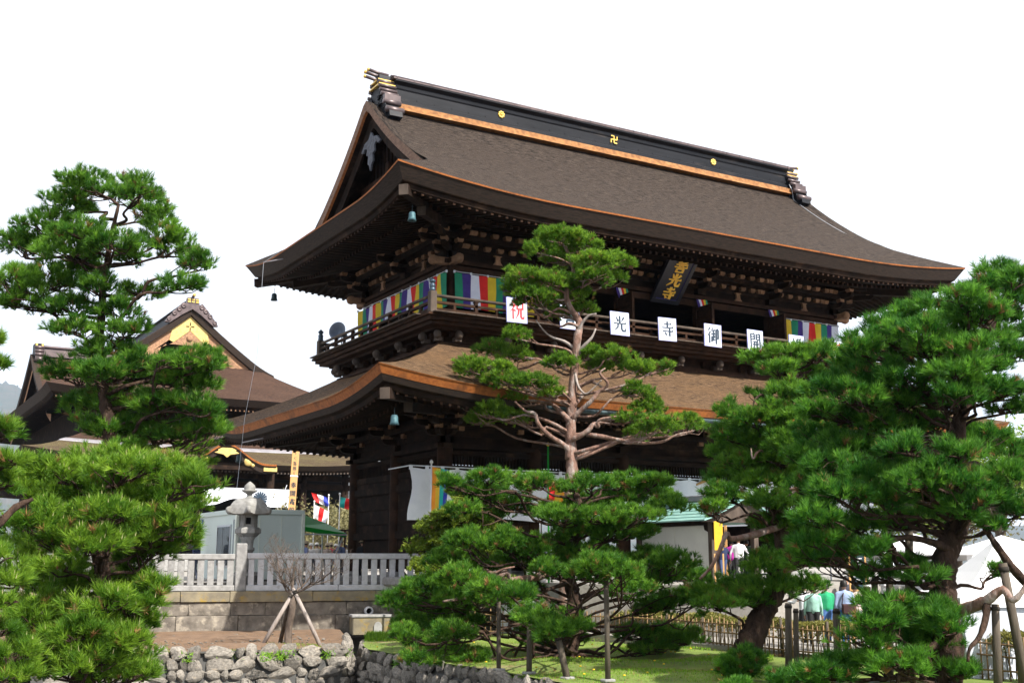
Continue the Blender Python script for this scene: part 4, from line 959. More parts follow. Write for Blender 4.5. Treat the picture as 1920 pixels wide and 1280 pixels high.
# drain pipe and stone basin at the foot of the wall
t = thing('stone_basin', 'square stone trough with arched recess below a drain pipe', 'stone basin', lat(694, 41.6, GZ), fa)
mb = MB(); mb.cbox((0, 0, .28), (1.35, .9, .62), .03); mb.build('trough', ['stone_lichen'], t)
mb = MB(); mb.cbox((0, 0, .62), (1.42, .98, .1), .02); mb.build('rim', ['stone'], t)
mb = MB(); mb.prism([(-.14, .05), (.14, .05), (.14, .3), (.09, .4), (0, .44), (-.09, .4), (-.14, .3)], (.2, -.47, 0), (1, 0, 0), (0, 0, 1), .03); mb.build('arched_panel', ['stone'], t)
t = thing('drain_pipe', 'short round stone drain outlet in the retaining wall above the trough', 'drain pipe', lat(690, 42.1, -.98))
mb = MB(); mb.lathe([(.15, 0), (.15, .34), (.10, .34), (.10, .05), (.02, .05)], 14, axis=fn); mb.build('pipe', ['stone_pale'], t)
mb = MB(); mb.lathe([(.098, .10), (.01, .101)], 14, axis=fn); mb.build('bore', ['black'], t)  # black disc paints the shade inside the pipe mouth
# steps up from the approach to the terrace
t = thing('stone_steps', 'broad stone steps from the approach up to the terrace', 'steps', (6, -14.7, -1.5))
for k in range(9):
    mb = MB(); mb.cbox((6, -.2 - .34 * k, 1.5 - .1666 * (k + .5) - .02), (22, .37, .1666), .01); mb.build('step', ['stone_pale'], t)
# pebbles on the earth bank
t = MB(); r_ = random.Random(44)
for k in range(420):
    p = lat(r_.uniform(200, 650), r_.uniform(33.2, 40.5), GZ); rr = r_.choice((.015, .02, .025, .04, .06)); t.lathe([(rr * .6, -.01), (rr, rr * .2), (rr * .6, rr * .6), (rr * .1, rr * .7)], 5, (p.x, p.y, GZ + .05), smooth=False)
t.build('pebbles', ['rock'], None, kind='stuff', label='small pebbles scattered on the earth bank')
# ------------------------------------------------------------------ main hall behind the gate
hall = thing('temple_hall', 'great temple hall with golden gable fittings rising behind the gate', 'temple hall')
HC = 88.0
HR = Roof(0, HC, 13.9, 24.0, 15.75, .35, lambda t: .50 * t + .0130 * t * t, .55, .8)
HG = 7.0                                        # gable set back this far from the front eave
mb = MB(); uvs = []
for sd in 'fb': slope_grid(mb, HR, sd, 0, HG + .8, 10, 30, lambda t: 13.9 - t, 0, uvs)
for sd in 'lr': slope_grid(mb, HR, sd, 0, 13.75, 22, 40, lambda t: max(24 - t, 24 - HG), 0, uvs)
mb.uv = uvs; hroof = mb.build('main_roof', ['shingle_hall'], hall)
mb = MB(); sweep(mb, HR, [(0, 0, 0), (.1, -.12, 0), (.5, -.62, 0), (.55, -.66, 1), (.75, -.82, 1), (.8, -.9, 1)]); mb.build('eave_edge', ['edge_brown', 'wood_dark'], hroof)
mb = MB(); sweep(mb, HR, [(.7, -.85, 0), (4.6, -.2, 0)]); mb.build('soffit', ['wood_dark'], hroof)
mb = MB()
for sd, L in (('f', 13.9), ('l', 24.0)):
    n = int(2 * L / .42)
    for i in range(n):
        c = -L + .6 + i * .42; b = min(4.3, L - abs(c) + .1)
        if b > 1: mb.beam(HR.pt(sd, c / (L - .8), .8, -.95), HR.pt(sd, max(-1, min(1, c / (L - b))), b, -.36), .13, .16)
        if sd == 'f' and b > 1: mb.box(HR.pt(sd, c / (L - .8), .79, -.95), (.13, .02, .15), mi=1)
mb.build('rafters', ['wood_dark', 'wood_light'], hroof, kind='stuff')
for sy in (-1, 1):                                # gable: verge, bargeboard, gilt plates, pendant
    yv = HC + sy * (24 - HG + .6); n = 40; xs = [lerp(-(13.9 - HG + 1.7), 13.9 - HG + 1.7, i / n) for i in range(n + 1)]
    zs = [HR.ze + HR.prof(13.9 - abs(x)) + .3 * max(0, (abs(x) - 6.2) / 2.4) ** 2 for x in xs]
    def hv(dy, dz, k=1.0): return [(x, yv - sy * dy, z + dz) for x, z in zip(xs, zs)]
    mb = MB(); mb.grid([hv(1.2, .05), hv(.05, .25), hv(0, .15), hv(.12, -.55)], 0, smooth=False); mb.grid([hv(.12, -.55), hv(1.9, -.6)], 0, smooth=False); mb.build('verge', ['edge_brown'], hroof)
    mb = MB(); mb.grid([hv(.5, -.58), hv(.5, -1.5), hv(.7, -1.5), hv(.7, -.58)], 0, smooth=False); mb.build('bargeboard', ['wood_light'], hroof)
    mb = MB(); mb.grid([[(x, yv - sy * 1.9, z - .6) for x, z in zip(xs, zs)], [(x, yv - sy * 1.9, 18.6) for x in xs]], smooth=False); mb.build('gable_wall', ['wood_dark'], hroof)
    if sy > 0: continue
    za = HR.ze + HR.prof(13.9) - .6; s1 = .764
    mb = MB(); mb.prism([(0, -.05), (2.25, -.05 - 2.25 * s1 - .1), (1.75, -1.75 * s1 - .22), (1.95, -2.55), (1.55, -2.75), (0, -1.45), (-1.55, -2.75), (-1.95, -2.55), (-1.75, -1.75 * s1 - .22), (-2.25, -.15 - 2.25 * s1)], (0, yv + .46, za), (1, 0, 0), (0, 0, 1), .06)
    gp = mb.build('gilt_apex_plate', ['gold_pale'], hroof)
    mb = MB()
    for p, q in (((0, -.45), (.12, 0)), ((.45, 0), (0, .12)), ((0, .45), (-.12, 0)), ((-.45, 0), (0, -.12))):
        mb.box((p[0] * .55 , yv + .37, za - 1.05 + p[1] * .55), (.08 if p[0] == 0 else .3, .03, .3 if p[0] == 0 else .08))
    mb.build('crest_inlay', ['wood_dark'], gp)
    mb = MB(); pen = [(0, -1.5), (1.5, -2.75), (2.6, -3.3), (2.3, -3.0), (1.9, -3.2), (1.5, -2.95), (1.2, -3.25), (.75, -3.1), (.7, -3.7), (.3, -3.75), (0, -4.1)]; pen = pen + [(-a, b) for a, b in pen[::-1][1:-1]]
    mb.prism(pen, (0, yv + .5, za), (1, 0, 0), (0, 0, 1), .1); mb.lathe([(.32, 0), (.3, .12), (.12, .22)], 12, (0, yv + .42, za - 2.25), axis=(0, -1, 0)); mb.build('gable_pendant', ['wood_light'], hroof)
    for sx in (-1, 1):
        mb = MB(); mb.prism([(sx * 5.9, 0), (sx * 8.2, -1.52), (sx * 6.5, -1.52), (sx * 5.6, -1.0)], (0, yv + .46, 19.35), (1, 0, 0), (0, 0, 1), .06); mb.build('gilt_foot_plate', ['gold_pale'], hroof)
        mb = MB(); mb.prism([(sx * a, b) for a, b in ((2.7, -3.3), (4.6, -4.35), (5.4, -4.95), (4.7, -4.8), (4.3, -4.95), (3.9, -4.6), (3.3, -4.7), (2.9, -4.0))], (0, yv + .52, za), (1, 0, 0), (0, 0, 1), .1); mb.build('gable_pendant', ['wood_light'], hroof)
# front ridge with its scrolled end
zr = HR.ze + HR.prof(13.75)
mb = MB(); mb.prism([(-.55, zr - .1), (-.5, zr + .7), (-.7, zr + .85), (-.55, zr + 1.05), (.55, zr + 1.05), (.7, zr + .85), (.5, zr + .7), (.55, zr - .1)], (0, HC - 16.9, 0), (-1, 0, 0), (0, 0, 1), 32, 0); mb.build('ridge', ['ridge_metal'], hroof)
orn = put('ridge_end_ornament', None, hroof); yv = HC - 17.3
mb = MB(); poly = [(0, zr + 1.3), (.55, zr + 1.25), (.65, zr + .6), (.95, zr + .75), (1.3, zr + .35), (1.55, zr + .1), (1.85, zr - .35), (2.3, zr - .85), (2.6, zr - 1.35), (2.15, zr - 1.4), (1.0, zr - .5), (0, zr + .15)]
poly = poly + [(-a, b) for a, b in poly[::-1][1:-1]]; mb.prism(poly, (0, yv, 0), (1, 0, 0), (0, 0, 1), .5)
for s_ in (-1, 1):
    for a, b, rr in ((.9, .35, .26), (1.3, 0, .26), (1.75, -.45, .26), (2.25, -1.05, .24)): mb.lathe([(rr, 0), (rr * .8, .1), (rr * .4, .1), (rr * .35, .03), (rr * .2, .1)], 10, (s_ * a, yv - .5, zr + b), axis=(0, -1, 0))
mb.build('carved_plate', ['ridge_cap'], orn)
for zz in (.85, 1.08):
    for xx in (-.4, 0, .4): mb = MB(); mb.box((xx, yv - .55, zr + zz), (.28, .06, .12)); mb.build('gilt_band', ['gold'], orn)
mb = MB(); mb.tube([(0, yv, zr + 1.3), (0, yv - .8, zr + 1.5)], .14, 8); mb.tube([(0, yv - .8, zr + 1.5), (0, yv - .9, zr + 1.53)], .155, 8, 1); mb.build('horn', ['ridge_cap', 'gold'], orn)
# cross ridge with gable to the side
mb = MB(); uvs2 = []; cz = 22.3
for s_ in (-1, 1):
    P = []
    for i in range(12):
        t = i / 11 * 14.0; row = []
        for j in range(13):
            x = lerp(-12.1, 0, j / 12); row.append((x, HC + s_ * t, cz - .78 * t + .018 * t * t)); uvs2.append((x, t))
        P.append(row)
    mb.grid(P)
mb.uv = uvs2; cr = mb.build('cross_roof', ['shingle_hall'], hall)
ys = [lerp(-13.5, 13.5, i / 30) for i in range(31)]; zs = [cz - .78 * abs(y) + .018 * y * y for y in ys]
def cv(dx, dz): return [(-12.1 + dx, HC + y, z + dz) for y, z in zip(ys, zs)]
mb = MB(); mb.grid([cv(.5, .05), cv(-.05, .12), cv(0, -.45), cv(1.2, -.5)], smooth=False); mb.grid([cv(.4, -.5), cv(.4, -1.2)], 1, smooth=False); mb.grid([cv(1.2, -.5), [(-10.9, HC + y, 15.5) for y in ys]], 2, smooth=False); mb.build('verge', ['edge_brown', 'wood_light', 'wood_dark'], cr)
mb = MB(); mb.prism([(-.5, cz - .1), (-.45, cz + .75), (-.65, cz + .85), (-.5, cz + 1.05), (.5, cz + 1.05), (.65, cz + .85), (.45, cz + .75), (.5, cz - .1)], (-11.3, HC, 0), (0, 1, 0), (0, 0, 1), 11.3); mb.build('ridge', ['ridge_cap'], cr)
mb = MB(); mb.box((-11.4, HC, cz + .5), (.9, 1.5, 1.35)); mb.build('ridge_end_ornament', ['ridge_metal'], cr)
for k, (yy, zz) in enumerate(((.8, .75), (.95, .35), (1.15, -.05), (1.5, -.6))):
    mb = MB(); mb.tube([(-11.85, HC - yy, cz + zz), (-10.95, HC - yy, cz + zz)], .2 if k < 3 else .3, 8); mb.build('copper_roll', ['ridge_cap'], cr)
for xx in (-11.7, -11.1): mb = MB(); mb.box((xx, HC - .8, cz + 1.05), (.2, .06, .25)); mb.build('gilt_band', ['gold'], cr)
# hall walls
mb = MB(); mb.box((0, HC, 8), (19, 39, 16.4)); mb.build('wall', ['wood_dark'], hall)
# skirt roof with metal flashing strip
SR = Roof(0, HC, 16.3, 30.0, 9.25, .75, lambda t: .34 * t + .02 * t * t, .35, .6)
mb = MB(); uvs = []
for sd in 'fb': slope_grid(mb, SR, sd, 0, 3.4, 6, 36, lambda t: 16.3 - t, 0, uvs)
for sd in 'lr': slope_grid(mb, SR, sd, 0, 3.4, 6, 30, lambda t: 30 - t, 0, uvs)
mb.uv = uvs; sroof = mb.build('skirt_roof', ['shingle_moss'], hall)
mb = MB(); uvs = []
for sd in 'fb': slope_grid(mb, SR, sd, 3.9, 7.5, 5, 30, lambda t: 16.3 - t, 0, uvs)
for sd in 'lr': slope_grid(mb, SR, sd, 3.9, 7.5, 5, 30, lambda t: 30 - t, 0, uvs)
mb.uv = uvs; mb.build('upper_skirt', ['shingle_hall'], sroof)
mb = MB(); sweep(mb, SR, [(3.35, SR.prof(3.35) + .03, 0), (3.45, SR.prof(3.4) + .12, 0), (4.0, SR.prof(3.95) + .10, 0)], fade=2.6); mb.build('metal_flashing', ['metal_strip'], sroof)
mb = MB(); sweep(mb, SR, [(0, 0, 0), (.05, -.06, 0), (.35, -.42, 0), (.4, -.46, 1), (.55, -.6, 1), (5.8, .3, 1)]); mb.build('eave_edge', ['edge_brown', 'wood_dark'], sroof)
mb = MB()
for i in range(96):
    c = -15.9 + i * .335; mb.box(SR.pt('f', c / 15.8, .5, -.68), (.12, .3, .14), mi=0)
mb.build('rafters', ['wood_grey'], sroof, kind='stuff')
# undulating porch gable in the middle of the front
def kara(x): a = abs(x) / 4.4; return 1.75 * math.exp(-(a * 2.15) ** 2) + .18 * max(0, a - .72) * 2
py0 = HC - 31.6; xs = [lerp(-4.4, 4.4, i / 40) for i in range(41)]
mb = MB(); uvs = []; P = []
for k in range(9):
    y = py0 + k * .62; row = []
    for x in xs: row.append((x, y, 9.05 + kara(x) * (1 + k * .02) + k * .13)); uvs.append((x + k, y))
    P.append(row)
mb.grid(P); mb.uv = uvs; kp = mb.build('porch_roof', ['shingle_moss'], hall)
def kr(dy, dz): return [(x, py0 + dy, 9.05 + kara(x) + dz) for x in xs]
mb = MB(); mb.grid([kr(0, 0), kr(.03, -.16)], 0, smooth=False); mb.grid([kr(.03, -.16), kr(.25, -.42), kr(.3, -.75), kr(2.2, -.7)], 1, smooth=False); mb.build('porch_edge', ['edge_orange', 'edge_brown'], kp)
mb = MB(); mb.prism([(-.9, -.32), (.9, -.32), (.75, -.6), (1.1, -.75), (.3, -.9), (0, -1.15), (-.3, -.9), (-1.1, -.75), (-.75, -.6)], (0, py0 + .22, 10.75), (1, 0, 0), (0, 0, 1), .08); mb.build('gilt_pendant', ['gold_pale'], kp)
for sx in (-1, 1):
    mb = MB(); mb.lathe([(.42, 0), (.36, .1), (.1, .14)], 12, (sx * 1.95, py0 + .3, 9.35), axis=(0, -1, 0)); mb.lathe([(.2, 0), (.15, .1)], 8, (sx * 2.35, py0 + .3, 9.05), axis=(0, -1, 0)); mb.build('gilt_boss', ['gold_pale'], kp)
    mb = MB(); mb.box((sx * 3.9, py0 + .2, 8.75), (1.2, .1, .4)); mb.build('gilt_band', ['gold_pale'], kp)
mb = MB(); mb.prism([(-1.3, 0), (-1.1, .5), (-.6, .45), (-.4, .9), (.4, .9), (.6, .45), (1.1, .5), (1.3, 0)], (0, py0 + .6, 10.85), (1, 0, 0), (0, 0, 1), .5); mb.tube([(0, py0 + .3, 11.75), (0, py0 - .2, 11.95)], .13, 8); ro = mb.build('porch_ridge_ornament', ['ridge_cap'], kp)
for xx, zz in ((-.3, 11.5), (.3, 11.5), (0, 11.3), (.55, 11.15), (0, 11.8)): mb = MB(); mb.box((xx, py0 + .05, zz), (.24, .08, .2)); mb.build('gilt_band', ['gold'], ro)
mb = MB(); mb.prism([(-4.3, 8.95), (4.3, 8.95), (3.2, 8.6), (-3.2, 8.6)], (0, py0 + .6, 0), (1, 0, 0), (0, 0, 1), .2); mb.build('porch_beam', ['wood_dark'], kp)
for x in (-12.5, -8.4, -4.3, 4.3, 8.4, 12.5):
    for y in (HC - 27.5,) + ((py0 + 1.2,) if abs(x) < 5 else ()):
        mb = MB(); mb.tube([(x, y, 0), (x, y, 8.9)], .34, 10); mb.build('column', ['wood_dark'], hall)
for z in (7.6, 8.4): mb = MB(); mb.box((0, HC - 27.5, z), (26, .4, .5)); mb.build('porch_beam', ['wood_dark'], hall)
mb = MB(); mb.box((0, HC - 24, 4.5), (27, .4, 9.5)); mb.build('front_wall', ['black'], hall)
mb = MB(); mb.cbox((0, HC, .5), (34, 62, 1.0), .08); mb.build('stone_platform', ['stone'], hall)
# curtain with a chrysanthemum crest
t = thing('hall_curtain', 'white curtain with black chrysanthemum crest on the hall porch', 'curtain', (2.2, py0 + .6, 7.0))
mb = MB(); mb.grid([[(x, .12 * math.sin(x * 1.7 + v), -v * .19 * (1 - .42 * math.exp(-((x + .2 + 1.1) / 1.3) ** 2) * (v / 8))) for x in [lerp(-4.4, 4.1, i / 40) for i in range(41)]] for v in range(9)]); mb.build('cloth', ['white_cloth'], t)
mb = MB()
for k in range(16):
    a = k * math.pi / 8; c = Vector((.95 + math.cos(a) * .36, -.24, -.82 + math.sin(a) * .36)); mb.beam(Vector((.95, -.24, -.82)) + (c - Vector((.95, -.24, -.82))) * .25, Vector((.95, -.24, -.82)) + (c - Vector((.95, -.24, -.82))) * 1.75, .06, .02, up=(0, 1, 0), w1=.2)
mb.build('crest', ['ink'], t)
mb = MB(); mb.tube([(-4.5, 0, .03), (4.2, 0, .03)], .03, 5); mb.build('cord', ['white_cloth'], t)
# neighbouring hall roof end and far wooded hill
HP = [(-1500, 600), (-900, 640), (-400, 690), (-150, 712), (-40, 722), (0, 728), (15, 738), (30, 752), (50, 772), (90, 800), (200, 850), (400, 900), (700, 940), (1100, 965), (1700, 985), (2600, 1000)]
mb = MB(); P = []; hr = random.Random(2)
for k in range(14):
    D = 4600 + k * 300; f = math.sin(min(1.0, k / 8) * math.pi / 2); row = []
    for i in range(90):
        q = i / 89 * (len(HP) - 1); j = min(int(q), len(HP) - 2); px = lerp(HP[j][0], HP[j + 1][0], q - j); py = lerp(HP[j][1], HP[j + 1][1], q - j)
        p = lat(px, D, 0); z = (HORIZON - py) / FPX * 7000; row.append((p.x, p.y, -4 + z * f * (1 - .35 * max(0, k - 8) / 5) + hr.uniform(-14, 14) * f))
    P.append(row)
mb.grid(P); mb.build('hill', ['hill'], None, kind='structure', label='distant wooded hill fading in the haze')
# ------------------------------------------------------------------ pines
def tufts(n_pts, dirs, pos, length, n_needle, spread, width, g, bend=.0):
    """needle triangles for every tuft: pos (n,3), dirs (n,3) unit, length (n,)"""
    n = len(pos); ref = np.where(np.abs(dirs[:, 2:3]) < .9, np.array([[0, 0, 1.0]]), np.array([[1.0, 0, 0]]))
    a = np.cross(dirs, ref); a /= np.linalg.norm(a, axis=1, keepdims=True); b = np.cross(dirs, a)
    ang = g.uniform(0, 2 * np.pi, (n, n_needle)); cone = spread * np.sqrt(g.uniform(.03, 1, (n, n_needle)))
    rad = a[:, None] * np.cos(ang)[..., None] + b[:, None] * np.sin(ang)[..., None]
    d = dirs[:, None] * np.cos(cone)[..., None] + rad * np.sin(cone)[..., None]
    L = length[:, None] * g.uniform(.82, 1.08, (n, n_needle))
    root = pos[:, None] + dirs[:, None] * (g.uniform(-.45, .12, (n, n_needle)) * length[:, None])[..., None]
    tip = root + d * L[..., None]
    side = np.cross(d, g.normal(0, 1, (n, n_needle, 3))); side /= np.linalg.norm(side, axis=2, keepdims=True) + 1e-9
    w = side * width * .5
    return np.stack([root - w, root + w, tip], axis=2).reshape(-1, 3, 3)
def pad_points(c, rx, ry, rz, n, g, clump):
    """positions and directions of shoots on a flattened cloud of foliage made of lumps"""
    k = max(4, int(n / 9)); u = g.normal(0, 1, (k, 3)); u[:, 2] = np.abs(u[:, 2]) * .9 - .30; u /= np.linalg.norm(u, axis=1, keepdims=True)
    r = g.uniform(.35, 1.0, (k, 1)) ** .55
    cen = u * r * np.array([[rx, ry, rz]])
    per = np.repeat(np.arange(k), 9)[:n] if k * 9 >= n else np.concatenate([np.repeat(np.arange(k), 9), g.integers(0, k, n - k * 9)])
    v = g.normal(0, 1, (len(per), 3)); v[:, 2] = v[:, 2] * .7 + .25; v /= np.linalg.norm(v, axis=1, keepdims=True)
    sz = clump * g.uniform(.6, 1.25, (k, 1))
    pos = cen[per] + v * sz[per] * np.array([[1, 1, .62]]) * g.uniform(.45, 1, (len(per), 1))
    d = v * .62 + u[per] * .5 + np.array([[0, 0, .85]]); d += g.normal(0, .2, d.shape); d /= np.linalg.norm(d, axis=1, keepdims=True)
    return pos + np.array([[c[0], c[1], c[2]]]), d
def wob(p0, p1, r_, amp, n=5, sag=0.0):
    p0, p1 = Vector(p0), Vector(p1); L = (p1 - p0).length; pts = [p0]
    for i in range(1, n):
        t = i / n; q = p0.lerp(p1, t) + Vector((r_.gauss(0, 1), r_.gauss(0, 1), r_.gauss(0, .8))) * amp * L * math.sin(t * math.pi) ** .7; q.z += sag * L * math.sin(t * math.pi); pts.append(q)
    return pts + [p1]
TOTAL = [0]; DENS, WID, LEN = 1.85, 1.45, 1.2
def pine(name, label, D, trunk, tr, pads, needle='needle', seed=1, shoot=.15, dens_=1.0, bark='bark', spread=.5, nn=25, width=.011, limbs=(), depth=2.0, candles=0.0, category='pine tree', group=None, cone=.88, limb_r=.28, hide=1.0, clump=.26, sc=(1, 1), dry=.025):
    """trunk: [(px, py)] in the photo from the base up; pads: [(px, py, half width, half height[, depth offset])] in photo pixels"""
    r_ = random.Random(seed); g = np.random.default_rng(seed); base = at(*trunk[0], D); k = mpp(D)
    t = thing(name, label, category, base, group=group); O = np.array(base)
    T = smooth_path([at(px, py, D + (0 if i == 0 else r_.uniform(-.12, .12))) - base for i, (px, py) in enumerate(trunk)], 9)
    mb = MB(); n = len(T); rad = [lerp(tr[0], tr[1], (i / (n - 1)) ** .8) * (1 + r_.uniform(-.06, .06)) for i in range(n)]; rad[0] *= 1.35
    mb.tube(T, rad, 14, jit=.10, rnd=r_); mb.build('trunk', [bark], t)
    for L_ in limbs:                                 # limbs drawn from the photo: list of (px, py, depth offset), start radius, material
        pts, r0, m = L_; P = smooth_path([at(px, py, D + dd) - base for px, py, dd in pts], 4)
        mb = MB(); q = len(P); mb.tube(P, [lerp(r0, r0 * .3, (i / (q - 1)) ** .8) * (1 + r_.uniform(-.12, .12)) for i in range(q)], 8, jit=.08, rnd=r_); mb.build('branch', [m], t)
    for pd in pads:
        px, py, hw, hh = pd[:4]; hw *= 1.08 * sc[0]; hh *= 1.2 * sc[1]; dd = pd[4] if len(pd) > 4 else r_.uniform(-1, 1) * depth
        c = at(px, py, D + dd); kk = mpp(D + dd); rx, rz = hw * kk, hh * kk; ry = rx * r_.uniform(.75, 1.0); cl = np.array(c) - O
        n = int(DENS * dens_ * (rx * ry * 2.6 + (rx + ry) * rz * 2.2) / (shoot * shoot)) + 20
        pos, d = pad_points((0, 0, 0), rx * .86, ry * .86, rz * .80, n, g, min(clump, rx * .5))
        # pads lie across the view: turn them to the camera's right / forward
        R3 = np.array([[RGT[0], RGT[1], 0], [FWD[0], FWD[1], 0], [0, 0, 1.0]]); pos = pos @ R3 + cl; d = d @ R3
        ln = shoot * LEN * g.uniform(.75, 1.25, len(pos)); V = tufts(len(pos), d, pos, ln, nn, cone, width * WID, g)
        lump = g.uniform(0, 1, max(1, len(pos) // 9 + 2))[np.arange(len(pos)) // 9]
        tint = np.repeat(np.clip(.05 + .75 * lump * g.uniform(.3, 1, len(pos)) + g.normal(0, .14, len(pos)), 0, 1), nn); tint = np.clip(tint + g.normal(0, .12, len(tint)), 0, 1)
        tint = np.clip(tint + r_.uniform(-.14, .12), 0, 1); mi = np.repeat(np.where(g.uniform(0, 1, len(pos)) < dry, 2, 0), nn); mats = [needle, 'candle', 'needle_dry']
        if candles:
            pick = g.uniform(0, 1, len(pos)) < candles * np.clip(d[:, 2], 0, 1); cp, cd = pos[pick], d[pick] * .35 + np.array([[0, 0, .8]]); m2 = len(cp)
            if m2:
                tip = cp + cd * shoot * g.uniform(.7, 1.05, (m2, 1)); w = np.array([[RGT[0], RGT[1], 0]]) * .009; w2 = np.array([[FWD[0], FWD[1], 0]]) * .009
                B = cp + cd * shoot * .35; CV = np.concatenate([np.stack([B - w, B + w, tip], 1), np.stack([B - w2, B + w2, tip], 1)])
                V = np.concatenate([V, CV]); tint = np.concatenate([tint, np.ones(len(CV))]); mi = np.concatenate([mi, np.ones(len(CV))])
        TOTAL[0] += len(V)
        fo = put('foliage_pad', tri_mesh('foliage_pad', V, mats, tint, mi), t)
        # limb from the trunk to the pad, then twigs inside it
        cc = Vector(cl); best = min(T, key=lambda p: abs(p.z - (cc.z - rz * .4 - .25 * (Vector((p.x, p.y)) - Vector((cc.x, cc.y))).length)) )
        mb = MB(); foot = cc - Vector((0, 0, rz * .30)); far = (foot - best).length
        r0 = min(tr[0] * limb_r, .022 + .010 * far + .01 * rx)
        P = smooth_path(wob(best, foot, r_, .09, 4 if far > 1 else 3), 3); q = len(P)
        mb.tube(P, [lerp(r0, .022, i / (q - 1)) * (1 + r_.uniform(-.1, .1)) for i in range(q)], 6, jit=.06, rnd=r_)
        for i in range(int(6 + rx * 5)):
            a = r_.uniform(0, 2 * math.pi); rr = r_.uniform(.45, .98); lv = Vector((*(RGT * math.cos(a) * rx * rr), 0)) + Vector((*(FWD * math.sin(a) * ry * rr), 0)) + Vector((0, 0, r_.uniform(-.25, .55) * rz * (1.05 - rr)))
            s = P[r_.randint(max(0, q - 5), q - 1)]; W_ = smooth_path(wob(s, cc + lv, r_, .12, 3), 2); mb.tube(W_, [lerp(.02, .007, j / (len(W_) - 1)) for j in range(len(W_))], 4, cap=False)
        mb.build('branch', [bark], t)
    return t
# tall pine by the hall
pine('pine_tree', 'tall dark pine with two tiers of foliage in front of the hall roof', 27,
     [(212, 1230), (208, 850), (196, 745), (186, 660), (190, 590), (196, 520), (212, 430), (222, 385)], (.20, .035),
     [(185, 352, 72, 26), (250, 366, 52, 30), (128, 386, 50, 32), (90, 425, 58, 30), (285, 405, 40, 30), (306, 440, 40, 26), (45, 465, 52, 34), (160, 440, 60, 26), (130, 470, 60, 34), (215, 458, 52, 26), (330, 472, 46, 24), (372, 498, 34, 24), (340, 534, 38, 20),
      (28, 530, 46, 38), (95, 530, 60, 36), (160, 505, 50, 26), (52, 570, 60, 26), (130, 580, 46, 24), (180, 540, 40, 26), (250, 480, 36, 22), (262, 548, 38, 13), (140, 620, 40, 18), (226, 585, 40, 24), (236, 622, 42, 24),
      (130, 700, 46, 34), (200, 664, 60, 26), (285, 680, 66, 20), (360, 682, 56, 22), (402, 684, 28, 20), (190, 705, 56, 28), (270, 705, 70, 32), (340, 715, 62, 32), (170, 760, 50, 32), (240, 755, 70, 32), (320, 765, 66, 32), (378, 770, 40, 28), (200, 805, 50, 28), (260, 810, 60, 26), (325, 815, 56, 26), (385, 812, 36, 24), (415, 795, 20, 20), (240, 838, 40, 16)],
     'needle', 31, .15, .82, 'bark', nn=25, width=.012, depth=1.1, candles=.05, sc=(1.06, 1.15))
# broad pine low by the fence
pine('pine_tree', 'broad bright green pine with pale candle buds, in front of the stone fence', 20.5,
     [(150, 1306), (165, 1230), (190, 1120), (190, 1060), (175, 1000), (190, 940)], (.22, .09),
     [(110, 890, 60, 30), (175, 872, 56, 26), (240, 878, 60, 28), (310, 886, 56, 28), (365, 910, 42, 26), (60, 925, 44, 34), (130, 930, 60, 32), (210, 925, 64, 32), (290, 932, 62, 34), (350, 950, 40, 28), (70, 980, 60, 32), (150, 985, 62, 34), (230, 985, 60, 34), (305, 990, 54, 34), (340, 1010, 30, 26), (40, 1030, 44, 28), (110, 1020, 50, 26), (280, 1035, 46, 28), (255, 1060, 36, 18),
      (55, 1090, 50, 32), (115, 1100, 50, 34), (185, 1105, 52, 32), (245, 1105, 48, 28), (290, 1105, 32, 22), (80, 1150, 56, 34), (150, 1160, 56, 34), (215, 1160, 52, 34), (265, 1165, 34, 28), (110, 1210, 62, 34), (180, 1215, 58, 32), (240, 1225, 46, 28), (130, 1258, 66, 28), (210, 1262, 52, 26), (190, 1130, 50, 28, -1.2), (150, 1190, 54, 28, -1.3), (215, 1200, 46, 26, -1.2), (165, 1240, 60, 26, -1.3), (175, 1020, 50, 26, -1.2), (200, 965, 50, 26, -1.1), (60, 1160, 46, 28, -1), (60, 1205, 44, 26, -.8), (270, 1130, 36, 22, -.6), (250, 1265, 36, 18, -.8), (120, 1060, 40, 18, -1)],
     'needle_young', 32, .145, .95, 'bark', nn=25, width=.010, depth=.9, candles=.14, sc=(1.12, 1.3))
pine('pine_tree', 'pine at the very edge of the picture with only its branch tips in view', 17.5,
     [(-75, 1360), (-70, 1200), (-60, 1000), (-75, 800), (-70, 640)], (.2, .08),
     [(-10, 640, 26, 16, 0), (-4, 685, 22, 12, 0), (8, 812, 30, 28), (22, 860, 26, 26), (12, 905, 26, 26), (5, 870, 34, 22), (-10, 955, 26, 20), (20, 1085, 34, 32), (5, 1130, 30, 26), (-5, 1045, 26, 20), (25, 1225, 42, 34), (20, 1265, 50, 22), (5, 1180, 24, 20)],
     'needle_young', 33, .14, .9, 'bark', nn=25, width=.009, depth=.5, candles=.08, limbs=[([(-70, 1000, 0), (-10, 985, 0), (30, 950, .2), (62, 935, .3)], .10, 'bark')])
